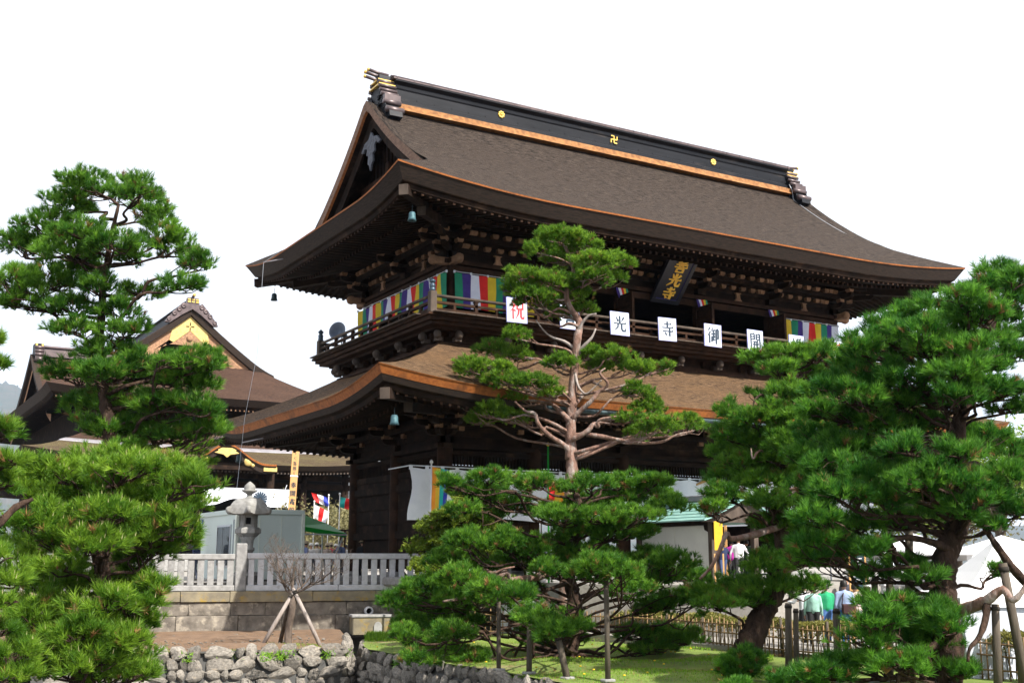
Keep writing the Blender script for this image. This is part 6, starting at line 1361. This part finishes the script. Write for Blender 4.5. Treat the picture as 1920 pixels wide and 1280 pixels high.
# white tents on the approach
def tent(px, D, z0, hw, eave, peak, label, rz=0.0, side=True, dp=None):
    t = thing('white_tent', label, 'tent', lat(px, D, z0), HEAD - R(90) + rz, group='white tents by the approach'); dp = dp or hw
    mb = MB(); P = []
    for i in range(7):
        f = i / 6; s_ = 1 - f; z = eave + (peak - eave) * (f ** 1.25); P.append([(x * hw * s_, y * dp * s_, z) for x, y in ((-1, -1), (0, -1), (1, -1), (1, 0), (1, 1), (0, 1), (-1, 1), (-1, 0))])
    mb.grid(P, close=True, smooth=False); mb.build('canopy', ['tent_white'], t)
    mb = MB()
    for a, b in (((-1, -1), (1, -1)), ((1, -1), (1, 1)), ((1, 1), (-1, 1)), ((-1, 1), (-1, -1))): mb.beam((a[0] * hw, a[1] * dp, eave - .09), (b[0] * hw, b[1] * dp, eave - .09), .012, .2)
    mb.build('valance', ['tent_white'], t)
    for x, y in ((-1, -1), (1, -1), (1, 1), (-1, 1)): mb = MB(); mb.tube([(x * hw * .97, y * dp * .97, 0), (x * hw * .97, y * dp * .97, eave)], .028, 6); mb.build('leg', ['alu'], t)
    if side:
        mb = MB(); mb.grid([[(lerp(-hw, hw, i / 16), -dp * .96 + .05 * math.sin(i * 1.1) * (.3 + v / 4), lerp(eave - .15, .1, v / 4)) for i in range(17)] for v in range(5)]); mb.build('side_sheet', ['tent_side'], t)
        mb = MB(); mb.grid([[(-hw * .96, lerp(-dp, dp, i / 10), lerp(eave - .15, .1, v / 4)) for i in range(11)] for v in range(5)]); mb.build('side_sheet', ['tent_side'], t)
tent(1893, 27, -2.2, 1.55, 2.12, 3.45, 'white peaked tent with side sheets at the edge, right of the big pine trunk')
tent(1722, 43, -1.5, 1.7, 2.65, 3.25, 'low white tent roof seen between the prop poles left of the big trunk', side=False)
tent(1890, 44, -1.5, 2.2, 2.45, 3.2, 'white tent roof further back above the peaked tent', side=False)
tent(1640, 46, -1.5, 1.3, 2.5, 3.1, 'white tent furthest back behind the black notice board', side=False)
# pale stone balustrade and lantern by the approach
t = thing('stone_balustrade', 'pale stone balustrade with square openings beside the approach', 'stone fence', lat(1725, 37, -1.5), HEAD - R(90) + R(10))
mb = MB(); mb.cbox((0, 0, .45), (2.4, .4, .9), .02); mb.build('base_wall', ['stone_pale'], t)
mb = MB(); mb.cbox((0, 0, 1.55), (2.4, .34, .18), .02); mb.build('top_rail', ['stone_pale'], t)
for k in range(7): mb = MB(); mb.cbox((-1.1 + k * .366, 0, 1.18), (.16, .2, .56), .015); mb.build('picket', ['stone_pale'], t)
lantern(lat(1735, 36, -1.5), 'pale stone lantern half hidden behind needles left of the big pine trunk', .72, 'stone_pale', .5)
t = thing('stone_pedestal', 'pale stone pedestal behind the old pine trunk', 'stone pedestal', lat(1150, 41, GZ), HEAD - R(90) - R(24))
mb = MB(); mb.lathe([(1.35, 0), (1.35, .5), (1.2, .55), (.95, .75), (.9, 1.05), (1.25, 1.3), (1.3, 1.5)], 4, smooth=False); mb.build('block', ['stone_pale'], t)
mb = MB(); mb.cbox((0, 0, 1.56), (1.9, 1.9, .12), .02); mb.build('slab', ['stone_pale'], t)
t = thing('stone_pedestal', 'low pale stone block left of the old pine trunk behind the bamboo fence', 'stone pedestal', lat(1000, 42, GZ), HEAD - R(90) - R(10))
mb = MB(); mb.cbox((0, 0, .6), (2.2, .8, 1.2), .04); mb.build('block', ['stone_pale'], t)

# ------------------------------------------------------------------ bamboo fence, hedge, poles
BF = [(880, 39.6), (1000, 39.2), (1100, 38.4), (1250, 36.0), (1400, 32.6), (1600, 29.0), (1760, 26.6), (1930, 24.4), (2080, 22.8)]
BP = smooth_path([lat(p, d, GZ) for p, d in BF], 6); bl = [0.0]
for a, b in zip(BP, BP[1:]): bl.append(bl[-1] + (b - a).length)
def bf(s):
    for i in range(len(BP) - 1):
        if s <= bl[i + 1]: k = (s - bl[i]) / (bl[i + 1] - bl[i]); return BP[i].lerp(BP[i + 1], k), (BP[i + 1] - BP[i]).normalized()
    return BP[-1], (BP[-1] - BP[-2]).normalized()
t = thing('bamboo_fence', 'low lattice fence of brown bamboo canes along the lawn', 'bamboo fence', BP[0]); o0b = BP[0]; r_ = random.Random(3); s = 0.0; hcane = .86
while s < bl[-1]:
    p, d = bf(s); h = hcane + r_.uniform(-.06, .10); lean = r_.uniform(-.03, .03); mb = MB(); q = p - o0b; mb.tube([q, q + Vector((lean, lean, h * .5)), q + Vector((lean * 1.6, lean, h))], [.021, .019, .018], 6); mb.build('cane', ['bamboo'], t); s += r_.uniform(.165, .215)
for z in (.20, .50, .74):
    for a0 in range(0, len(BP) - 1, 6):
        pts = [BP[i] - o0b + Vector((0, 0, z + r_.uniform(-.015, .015))) + Vector((-FWD[0], -FWD[1], 0)) * .04 for i in range(a0, min(a0 + 7, len(BP)))]; mb = MB(); mb.tube(pts, .022, 6); mb.build('rail', ['bamboo'], t)
s = .4
while s < bl[-1]:
    p, d = bf(s); q = p - o0b; mb = MB(); mb.tube([q, q + Vector((0, 0, .98))], [.042, .038], 7); mb.build('post', ['pole'], t); s += 1.75
def leaf_cloud(n, place, size, g, w=.5):
    pos = np.array(place); n = len(pos); a = g.normal(0, 1, (n, 3)); a[:, 2] = np.abs(a[:, 2]) * .7 + .2; a /= np.linalg.norm(a, axis=1, keepdims=True); b = np.cross(a, g.normal(0, 1, (n, 3))); b /= np.linalg.norm(b, axis=1, keepdims=True); L = size * g.uniform(.6, 1.3, (n, 1))
    return np.stack([pos - b * L * w * .5, pos + b * L * w * .5, pos + a * L], axis=1)
hd = thing('clipped_hedge', 'low clipped olive hedge running behind the bamboo fence', 'hedge', o0b); g = np.random.default_rng(77)
sp_, step = 2.2, 2.0; P_all = []
while sp_ < bl[-1] - .1:
    s1 = min(sp_ + step, bl[-1]); n = 2600; ss = g.uniform(sp_, s1, n); pos = []
    for s in ss:
        p, d = bf(s); nn_ = Vector((-d.y, d.x, 0)); nn_ = nn_ if nn_.dot(Vector((FWD[0], FWD[1], 0))) > 0 else -nn_; u = g.uniform(0, 1); a_ = g.uniform(.0, math.pi); rr = .34 * (g.uniform(.55, 1)) ; top = .92 + .05 * math.sin(s * 2.3)
        q = p - o0b + nn_ * (.42 + math.cos(a_) * rr); pos.append((q.x, q.y, top - .22 + math.sin(a_) * rr * .75 - (.25 if u < .25 else 0) * g.uniform(0, 1)))
    V = leaf_cloud(n, pos, .075, g, .65); put('hedge_section', tri_mesh('hedge_section', V, 'hedge', np.clip(g.normal(.5, .25, n), 0, 1)), hd, kind='stuff')
    mb = MB()
    for k in range(26):
        p, d = bf(g.uniform(sp_, s1)); nn_ = Vector((-d.y, d.x, 0)); nn_ = nn_ if nn_.dot(Vector((FWD[0], FWD[1], 0))) > 0 else -nn_; q = p - o0b + nn_ * .42; mb.tube([q, q + Vector((g.uniform(-.15, .15), g.uniform(-.15, .15), .75))], [.014, .006], 4, cap=False)
    mb.build('stems', ['bark'], hd, kind='stuff'); sp_ = s1
PROPS = [((1136, 1062), (1140, 1277), 25.1, .058, 'square-topped grey pole propping the old pine, tallest of the lawn poles'), ((935, 1096), (935, 1246), 27.6, .05, 'prop pole under the red limb of the old pine'), ((993, 1150), (992, 1256), 26.8, .062, 'short stout pole left of the old pine roots'), ((1046, 1195), (1064, 1272), 25.6, .075, 'leaning stump-like prop at the foot of the old pine'),
         ((1478, 1130), (1479, 1262), 26.4, .075, 'weathered pole right of the leaning pine trunk'), ((1492, 1140), (1494, 1260), 27.0, .06, 'second pole close behind the weathered one beside the leaning pine'), ((1568, 1140), (1571, 1276), 25.2, .075, 'weathered pole with a cut top before the checked shirt'), ((1668, 935), (1668, 1275), 25.2, .075, 'tall greenish pole left of the notice gap under the big pine'), ((1704, 940), (1706, 1270), 25.4, .09, 'thick tall pole just left of the big pine trunk'),
         ((1866, 1132), (1872, 1300), 22.4, .075, 'pole holding up the red limb before the peaked tent'), ((1880, 1055), (1926, 1290), 22.8, .085, 'slanting prop pole at the right edge before the tent'), ((1640, 1080), (1640, 1278), 25.0, .07, 'dark mossy pole in the needles under the big pine')]
for (ax_, ay), (bx_, by_), D, r0, lab in PROPS:
    b = lat(bx_, D, GZ); a = at(ax_, ay, D + .1); t = thing('tree_prop', lab, 'prop pole', b, group='poles propping the pines'); v = a - b
    mb = MB(); mb.tube([(0, 0, -.05), v * .5, v], [r0 * 1.08, r0, r0 * .95], 10); mb.build('pole', ['pole'], t)
    mb = MB(); mb.tube([v * .93, v * .97], r0 * 1.12, 10); mb.build('binding', ['tie'], t)
    mb = MB(); mb.cbox((0, 0, .0), (.26, .22, .07), .02); mb.build('foot_stone', ['stone'], t)
# bare tree with three props
bt = thing('bare_tree', 'leafless young tree with fine twigs in front of the stone fence', 'tree', lat(540, 35.2, GZ)); b0 = lat(540, 35.2, GZ); r_ = random.Random(14)
top = at(549, 1108, 35.2) - b0; mb = MB(); mb.tube(smooth_path([(0, 0, 0), at(541, 1180, 35.2) - b0, at(548, 1140, 35.1) - b0, top], 4), [.13, .12, .115, .11, .105, .10, .10, .10, .10, .11, .11, .12, .12][:13], 9, jit=.08, rnd=r_); mb.build('trunk', ['bark_grey'], bt)
def twig(mb, p, d, L, r0, dep):
    n = 4; pts = [p]; q = p.copy(); dd = d.copy()
    for i in range(n):
        dd = (dd + Vector((r_.gauss(0, .22), r_.gauss(0, .22), r_.gauss(.07, .16)))).normalized(); q = q + dd * L / n; pts.append(q.copy())
    mb.tube(pts, [lerp(r0, r0 * .5, i / n) for i in range(n + 1)], 5 if dep < 2 else 4, cap=False)
    if dep < 4:
        for k in range(r_.randint(2, 4)):
            i = r_.randint(1, n); nd = (dd + Vector((r_.gauss(0, .75), r_.gauss(0, .75), r_.gauss(.25, .5)))).normalized(); twig(mb, pts[i], nd, L * r_.uniform(.5, .8), max(r0 * .48, .0045), dep + 1)
ends = [(475, 1085), (505, 1045), (560, 1040), (600, 1065), (635, 1070), (530, 1030), (590, 1100)]
for ex, ey in ends:
    e = at(ex, ey, 35.2 + r_.uniform(-.8, .8)) - b0; mb = MB(); twig(mb, top - Vector((0, 0, .08)), (e - top).normalized(), (e - top).length * .72, .036, 0); mb.build('branch', ['bark_grey'], bt)
for (ax_, ay), (bx_, by_), D, lab in (((549, 1112), (489, 1213), 35.0, 'peeled prop pole leaning in from the left of the bare tree'), ((551, 1106), (603, 1216), 35.0, 'peeled prop pole leaning in from the right of the bare tree'), ((545, 1118), (524, 1205), 36.2, 'darker prop pole behind the trunk of the bare tree')):
    b = lat(bx_, D, GZ); v = at(ax_, ay, 35.1) - b; t = thing('tree_prop', lab, 'prop pole', b, group='poles propping the bare tree'); mb = MB(); mb.tube([(0, 0, -.05), v * .5, v * 1.04], [.065, .06, .055], 9); mb.build('pole', ['pole_pale' if 'peeled' in lab else 'pole'], t)
    mb = MB(); mb.tube([v * .93, v * .99], .075, 9); mb.build('binding', ['tie'], t)
# ------------------------------------------------------------------ people
tmp_scene = bpy.data.scenes.new('build_tmp')
def caps(mb, p0, r0, p1, r1, n=10):
    p0, p1 = Vector(p0), Vector(p1); d = (p1 - p0).normalized(); mb.tube([p0 - d * r0 * .98, p0 - d * r0 * .8, p0 - d * r0 * .4, p0, p1, p1 + d * r1 * .4, p1 + d * r1 * .8, p1 + d * r1 * .98], [r0 * .15, r0 * .6, r0 * .92, r0, r1, r1 * .92, r1 * .6, r1 * .15], n)
CLOTH = {}
def cloth(c):
    if c not in CLOTH: nm = 'cloth_%d' % len(CLOTH); M[nm] = mat(nm, c, tuple(x * .8 for x in c), .85, 9, bump=.15, bscale=14); CLOTH[c] = nm
    return CLOTH[c]
def person(loc, face, label, shirt, pants, hair='hair', hat=None, h=1.65, arms=((0, 0), (0, 0)), stride=.12, sleeves=True, bag=None, skirt=False, lean=0.0, lowcut=None):
    """face: heading in radians the person looks to; arms: (forward, out) swing for each arm"""
    k = h / 1.65; t = thing('person', label, 'person', loc, face - R(90)); cs = []   # capsules p0, r0, p1, r1, slot: 0 shirt, 1 trousers, 2 skin, 3 shoes
    L = lambda x, y, z: Vector((x, y + lean * max(0, z - .9), z))
    for sx in (-1, 1):
        st = stride * sx
        cs += [(L(.085 * sx, 0, .90), .098, L(.09 * sx, st * .55 + .02, .49), .066, 1), (L(.09 * sx, st * .55 + .02, .49), .064, L(.09 * sx, st - .02, .10), .045, 1), (L(.092 * sx, st - .03, .055), .045, L(.10 * sx, st + .15, .04), .038, 3)]
        cs += [(L(.075 * sx, 0, .96), .105, L(.085 * sx, 0, 1.25), .10, 0), (L(.02 * sx, 0, 1.33), .085, L(.15 * sx, 0, 1.335), .062, 0)]
        f, o = arms[0 if sx < 0 else 1]; sh_ = L(.185 * sx, 0, 1.325); el = sh_ + Vector((sx * (.05 + o * .2), f * .18 - .02, -.27 + abs(f) * .06)); wr = el + Vector((sx * (.01 - .06 * abs(f)), .06 + f * .22, -.23 + max(f, 0) * .26)); hd_ = wr + (wr - el).normalized() * .085
        cs += [(sh_, .056, el, .045, 0), (el, .043, wr, .031, 0 if sleeves else 2), (wr, .028, hd_, .032, 2)]
        cs[-1] = (*cs[-1][:4], 2)
        for q in range(4):                                  # fingers
            b = hd_ + Vector((sx * .0, (q - 1.5) * .017, 0)); dv = (wr - el).normalized(); cs.append((b, .0075, b + dv * (.075 - abs(q - 1.3) * .010) + Vector((-sx * .02, 0, 0)), .006, 20))
        th_ = wr + (hd_ - wr) * .3; cs.append((th_, .010, th_ + (wr - el).normalized() * .055 + Vector((0, .035, 0)), .007, 20))
    cs += [(L(0, -.01, .98), .118, L(0, -.005, 1.28), .13, 0), (L(0, -.02, 1.20), .12, L(0, -.015, 1.33), .10, 0)]
    if skirt: cs.append((L(0, 0, .9), .17, L(0, 0, .5), .21, 1))
    cs += [(L(0, 0, 1.36), .052, L(0, .012, 1.47), .048, 2), (L(0, .0, 1.545), .088, L(0, .012, 1.585), .080, 2), (L(0, .045, 1.50), .05, L(0, .05, 1.53), .055, 2)]
    mb = MB()
    for c in cs:
        if c[4] != 20: caps(mb, *c[:4])
    me = mb.mesh('raw', ['skin']); ob = bpy.data.objects.new('raw', me); tmp_scene.collection.objects.link(ob); rm = ob.modifiers.new('r', 'REMESH'); rm.mode = 'VOXEL'; rm.voxel_size = .024; rm.use_smooth_shade = True
    sm = ob.modifiers.new('s', 'SMOOTH'); sm.iterations = 3; sm.factor = .5
    vl = tmp_scene.view_layers[0]; vl.update(); body = bpy.data.meshes.new_from_object(ob.evaluated_get(vl.depsgraph)); bpy.data.objects.remove(ob); bpy.data.meshes.remove(me)
    nv = len(body.vertices); co = np.zeros(nv * 3, dtype=np.float32); body.vertices.foreach_get('co', co); co = co.reshape(-1, 3)
    faces = [tuple(p.vertices) for p in body.polygons]; cen = np.array([co[list(f)].mean(0) for f in faces]); best = np.full(len(faces), 1e9); slot = np.zeros(len(faces), dtype=int)
    for p0, r0, p1, r1, sl in cs:
        if sl == 20: continue
        a, b = np.array(p0), np.array(p1); ab = b - a; u = np.clip(((cen - a) @ ab) / (ab @ ab + 1e-9), 0, 1); dist = np.linalg.norm(cen - (a + u[:, None] * ab), axis=1) - (r0 + (r1 - r0) * u); w = dist < best; best[w] = dist[w]; slot[w] = sl
    out = MB(); out.v = [tuple(p) for p in co]; out.n = nv; out.f = [list(f) for f in faces]; out.m = [int(x) for x in slot]; out.sm = [True] * len(faces)
    for c in cs:
        if c[4] == 20: n0 = len(out.m); caps(out, *c[:4], n=6); out.m[n0:] = [2] * (len(out.m) - n0)
    for sx in (-1, 1): out.lathe([(.012, 0), (.008, .006), (.001, .008)], 6, L(.032 * sx, .087, 1.565), 4, axis=(sx * .25, 1, 0))
    caps(out, L(0, .088, 1.555), .009, L(0, .108, 1.53), .013, 6); out.m[-(7 * 6 + 2):] = [2] * (7 * 6 + 2)
    out.lathe([(.018, 0), (.012, .004)], 6, L(0, .095, 1.495), 5, axis=(0, 1, 0)); bpy.data.meshes.remove(body)
    out.build('body', [cloth(shirt), cloth(pants), 'skin', cloth((.03, .028, .026)), 'hair', cloth((.35, .10, .09))], t)
    hm = MB(); P = []
    for i in range(7):
        f = i / 6; row = []
        for j in range(16):
            a = 2 * math.pi * j / 16; front = max(0, math.sin(a)); low = 1.50 if not hat else 1.53; zz = lerp(low + .085 * front, 1.675, math.sin(f * math.pi / 2)); rr = .099 * math.cos(f * math.pi / 2 * .98) ** .55; row.append((math.cos(a) * rr, math.sin(a) * rr * 1.08 - .004 + .0, zz))
        P.append(row)
    hm.grid(P, close=True); hm.build('hair', [hair if isinstance(hair, str) else cloth(hair)], t)
    if hat:
        kind, c = hat; q = MB()
        if kind == 'brim': q.lathe([(.17, 1.595), (.175, 1.60), (.112, 1.625), (.108, 1.70), (.09, 1.73), (.01, 1.735)], 18, (0, 0, 0))
        else: q.lathe([(.108, 1.60), (.11, 1.64), (.095, 1.70), (.05, 1.725), (.01, 1.73)], 16, (0, 0, 0)); q.prism([(-.07, 0), (.07, 0), (.055, .09), (-.055, .09)], (0, .09, 1.605), (1, 0, 0), (0, 1, 0), .012)
        q.build('hat', [cloth(c)], t)
    if bag:
        q = MB(); q.cbox((.05, -.20, .95), (.36, .12, .26), .03); q.build('shoulder_bag', [cloth(bag)], t); q = MB(); q.tube([(-.12, -.17, 1.05), (-.06, -.13, 1.33), (.02, .02, 1.40)], .014, 5); q.build('bag_strap', [cloth(bag)], t)
    t.scale = (k, k, k); return t
away = math.atan2(FWD[1], FWD[0]); rgt = math.atan2(RGT[1], RGT[0])
NAVY, PINK, BEIGE, GREY, BLACK, WHITE_, BLUE = (.02, .03, .08), (.55, .10, .18), (.36, .29, .17), (.20, .20, .22), (.02, .02, .022), (.72, .70, .74), (.03, .12, .42)
person(lat(365, 46, 0), rgt + 2.9, 'person in navy jacket and white cap standing by the pale hut', NAVY, (.05, .06, .09), hat=('cap', WHITE_), h=1.66)
person(lat(678, 48, 0), away + .3, 'person in tan brimmed hat and dark top behind the fence', BLACK, BLACK, hat=('brim', (.38, .29, .17)), h=1.58)
person(lat(708, 48.5, 0), rgt + .4, 'dark-haired person in pink top with a red strap behind the fence', PINK, NAVY, h=1.64)
person(lat(734, 49.5, 0), away, 'person all in black half hidden beside the gate column', BLACK, BLACK, h=1.62)
person(lat(748, 47.5, 0), away - .3, 'person in grey bucket hat and beige top behind the fence', BEIGE, GREY, hat=('brim', (.20, .18, .19)), h=1.68)
cr_ = random.Random(6); CC = [((.08, .07, .07), 'dark top'), ((.30, .24, .20), 'brown top'), ((.45, .42, .38), 'cream top'), ((.10, .14, .28), 'blue top'), ((.40, .06, .06), 'red top'), ((.16, .16, .15), 'grey top'), ((.62, .60, .58), 'pale top')]
HC_ = [(None, 'bare-headed'), (('cap', (.7, .68, .62)), 'white-capped'), (('brim', (.30, .24, .16)), 'brown-hatted')]
for i, px in enumerate((566, 572, 581, 592, 600, 612, 619, 628, 637, 646)):
    c, cn = CC[(i * 3) % 7]; ht, hn = HC_[(i * 2 + i // 3) % 3]
    person(lat(px, 58 + cr_.uniform(-4, 7), 0), cr_.uniform(0, 6.28), '%s visitor in %s, %s from the hut in the crowd behind the bare tree' % (hn, cn, WHERE[i] if i < 8 else ('ninth', 'tenth')[i - 8]), c, (.05, .05, .06), hat=ht, h=cr_.uniform(1.55, 1.72))
# group by the shed
person(lat(1357, 42.3, -.05), away + .25, 'person in navy vest and jeans beside the shed post', NAVY, (.06, .09, .19), h=1.5, arms=((.1, .2), (.1, .5)))
person(lat(1373, 42.8, -.05), away, 'person in magenta top between the vest and the white blouse', (.38, .02, .28), BLACK, h=1.55)
person(lat(1387, 42.2, -.05), away - .2, 'dark-haired person in white blouse and black trousers by the shed', WHITE_, BLACK, h=1.64, arms=((.15, .3), (.15, .5)))
person(lat(1402, 43.5, -.05), away, 'person in dark green jacket behind the white blouse', (.03, .06, .04), BLACK, h=1.56)
person(lat(1416, 43.8, -.05), away + .2, 'person in red cap at the end of the group by the shed', (.15, .15, .14), BLACK, hat=('cap', (.70, .02, .03)), h=1.62)
# visitors on the approach
person(lat(1512, 33.2, -1.52), away + .5, 'person in white shirt and dark skirt reading a paper on the approach', (.70, .72, .75), BLACK, h=1.62, arms=((1.0, .2), (1.0, .2)), skirt=True)
person(lat(1528, 32.6, -1.52), away - .3, 'person in green patterned blouse and dark trousers on the approach', (.30, .52, .44), BLACK, h=1.58)
person(lat(1553, 33.5, -1.52), away, 'person in bright green top and jeans behind the cut pole', (.02, .32, .14), (.05, .12, .30), h=1.62)
person(lat(1588, 31.6, -1.52), away, 'man in blue checked shirt and jeans with a dark brown shoulder bag', (.28, .36, .55), BLUE, h=1.72, bag=(.05, .022, .022))
person(lat(1608, 32.8, -1.52), away + .2, 'person in pale pink checked shirt next to the blue checked shirt', (.62, .48, .45), GREY, h=1.62)
person(lat(1632, 33.2, -1.52), away, 'person in blue top with a red and white bundle', (.30, .40, .62), NAVY, h=1.58, hat=('cap', (.75, .75, .76)))
person(lat(1592, 37, -1.4), away + 2.6, 'dark-haired visitor facing out in front of the black notice board', (.06, .06, .08), BLACK, h=1.66)
bpy.data.scenes.remove(tmp_scene)
# ------------------------------------------------------------------ grass, flowers, background trees, haze
g = np.random.default_rng(5)
LAWN = np.array([(p.x, p.y) for p in RW + [lat(1900, 17.5, GZ), lat(2150, 19, GZ), Vector((-6.0, -24, GZ)), Vector((-8.2, -9.2, GZ)), T1 + fn * .1, fence_pt(690, GZ) - fn * .2]])
def inside(P, poly):
    x, y = P[:, 0], P[:, 1]; res = np.zeros(len(P), bool); j = len(poly) - 1
    for i in range(len(poly)):
        xi, yi, xj, yj = *poly[i], *poly[j]; c = ((yi > y) != (yj > y)) & (x < (xj - xi) * (y - yi) / (yj - yi + 1e-12) + xi); res ^= c; j = i
    return res
def grass(name, label, quad, n, hgt, m='grass', zf=None, avoid=None):
    """blades between photo columns and distances: quad = (px0, px1, D0, D1)"""
    D = g.uniform(quad[2], quad[3], n); px = g.uniform(quad[0], quad[1], n); pos = np.array([lat(a, b, GZ) for a, b in zip(px, D)])
    keep = (np.sin(pos[:, 0] * 1.9 + 1) + np.sin(pos[:, 1] * 1.3 + pos[:, 0] * .7) + g.normal(0, .7, n)) > (-.5 if avoid is None else avoid); keep &= inside(pos, LAWN) if name != 'bank_grass' else True; pos = pos[keep]; pos[:, 2] += -.03 + .05 * (np.sin(pos[:, 0] * 1.3) + np.sin(pos[:, 1] * 1.7 + pos[:, 0] * .6)); n = len(pos)
    d = g.normal(0, .35, (n, 3)); d[:, 2] = 1; d /= np.linalg.norm(d, axis=1, keepdims=True); b = np.cross(d, g.normal(0, 1, (n, 3))); b /= np.linalg.norm(b, axis=1, keepdims=True); L = hgt * g.uniform(.5, 1.4, (n, 1))
    V = np.stack([pos - b * .012, pos + b * .012, pos + d * L], 1); return put(name, tri_mesh(name, V, m, np.clip(g.normal(.5, .3, n), 0, 1)), None, kind='stuff', label=label, category='grass')
grass('lawn_grass', 'short spring grass on the lawn under the pines', (690, 1450, 24.3, 38.5), 60000, .07)
grass('bank_weeds', 'green weeds along the foot of the wall and basin', (600, 760, 37.5, 41.5), 9000, .16, avoid=-.2)
grass('bank_grass', 'thin grass around the foot of the bare tree', (500, 620, 34.3, 36.2), 1800, .09, avoid=.3)
def litter(name, label, n, place, m, ln, wd):
    pos = place(n); n = len(pos); a = g.uniform(0, 6.28, n); d = np.stack([np.cos(a), np.sin(a), g.normal(0, .15, n)], 1); b = np.stack([-np.sin(a), np.cos(a), np.zeros(n)], 1); L = ln * g.uniform(.5, 1.3, (n, 1))
    return put(name, tri_mesh(name, np.stack([pos - b * wd, pos + b * wd, pos + d * L], 1), m), None, kind='stuff', label=label, category='litter')
def on_lawn(n):
    P = np.array([lat(a, b, GZ + .03) for a, b in zip(g.uniform(690, 1500, n), g.uniform(24.3, 38, n))]); P = P[inside(P, LAWN)]; P[:, 2] += .05 * (np.sin(P[:, 0] * 1.3) + np.sin(P[:, 1] * 1.7 + P[:, 0] * .6)); return P
litter('fallen_needles', 'brown fallen pine needles on the lawn', 9000, on_lawn, 'needle_dry', .13, .007)
litter('fallen_needles', 'brown fallen pine needles on the earth bank', 5000, lambda n: np.array([lat(a, b, GZ + g.uniform(.05, .12)) for a, b in zip(g.uniform(150, 650, n), g.uniform(33, 40.5, n))]), 'needle_dry', .12, .006)
wp = []
for k in range(26):
    p = LW[0].lerp(LW[-1], g.uniform(.35, 1)); q = lat(g.uniform(280, 660), g.uniform(32.0, 34.4), GZ)
    wp += [(q.x + g.normal(0, .10), q.y + g.normal(0, .10), GZ + .02 - g.uniform(0, .25)) for _ in range(60)]
put('wall_weeds', tri_mesh('wall_weeds', leaf_cloud(len(wp), wp, .10, g, .3), 'grass', np.clip(g.normal(.5, .3, len(wp)), 0, 1)), None, kind='stuff', label='green weeds sprouting along the top of the boulder wall', category='weeds')
fl = []
for k in range(60):
    px, D = g.uniform(700, 1400), g.uniform(25, 36); p = lat(px, D, GZ)
    if not inside(np.array([[p.x, p.y]]), LAWN)[0]: continue
    t = thing('dandelion', 'yellow dandelion flower in the lawn', 'flower', (p.x, p.y, GZ + .01), group='dandelions in the lawn'); mb = MB(); mb.tube([(0, 0, -.03), (.005, 0, .08)], .005, 4); mb.build('stalk', ['tent_green'], t); mb = MB(); mb.lathe([(.01, .075), (.032, .085), (.026, .10), (.004, .104)], 8); mb.build('flower_head', ['dandelion'], t)
def leafy(name, label, px, D, ztop, rad, m, n, size, seed, bark='bark_grey', z0=0.0, category='tree'):
    r_ = random.Random(seed); gg = np.random.default_rng(seed); b = lat(px, D, z0); t = thing(name, label, category, b); H_ = ztop - z0
    mb = MB(); mb.tube([(0, 0, 0), (.1, .1, H_ * .3), (0, .05, H_ * .6)], [.035 * H_, .025 * H_, .012 * H_], 8); mb.build('trunk', [bark], t)
    cl = [(r_.gauss(0, .45) * rad, r_.gauss(0, .45) * rad, H_ * r_.uniform(.42, .92)) for _ in range(34)]; mb = MB()
    for c in cl: mb.tube(wob((0, 0, H_ * r_.uniform(.25, .5)), c, r_, .08, 3), [.012 * H_, .006 * H_, .003 * H_, .001 * H_], 5, cap=False)
    mb.build('limbs', [bark], t); idx = gg.integers(0, len(cl), n); pos = np.array(cl)[idx] + gg.normal(0, 1, (n, 3)) * np.array([[.20, .20, .13]]) * rad
    put('crown', tri_mesh('crown', leaf_cloud(n, pos, size, gg, .7), m, np.clip(gg.normal(.5, .25, n), 0, 1)), t)
leafy('spring_tree', 'fresh yellow-green tree behind the big pine at the right edge', 1880, 62, 7.5, 4.2, 'fresh_leaf', 9000, .22, 51)
leafy('spring_tree', 'dull brownish tree behind the white tents', 1800, 70, 6.5, 4.5, 'dull_leaf', 8000, .22, 52)
leafy('spring_tree', 'fresh green tree seen between needles left of the big trunk', 1710, 66, 6.8, 4.0, 'fresh_leaf', 8000, .22, 53)
leafy('blossom_tree', 'white blossoming tree behind the skirt roof of the hall', 640, 150, 15.8, 9, 'blossom', 12000, .42, 54)
leafy('blossom_tree', 'pale blossoming tree beside the gate corner pillar', 648, 118, 10.0, 6, 'blossom', 6000, .34, 55)
leafy('spring_tree', 'brownish budding tree behind the streamers', 625, 105, 5.2, 6, 'dull_leaf', 7000, .30, 56)
leafy('spring_tree', 'olive tree far behind the rack by the gate corner', 655, 92, 4.6, 4, 'dull_leaf', 5000, .28, 57)

# thin spring haze
hz, nt, b_, o_ = new_mat('spring_haze'); nt.nodes.remove(b_); pv_ = nt.nodes.new('ShaderNodeVolumePrincipled'); pv_.inputs['Color'].default_value = (.50, .70, 1.0, 1); pv_.inputs['Density'].default_value = .00005; nt.links.new(pv_.outputs[0], o_.inputs['Volume']); M['haze'] = hz
mb = MB(); mb.box((0, 0, 800), (19000, 19000, 1610)); mb.build('haze', ['haze'], None, kind='stuff', label='thin spring haze over the valley')
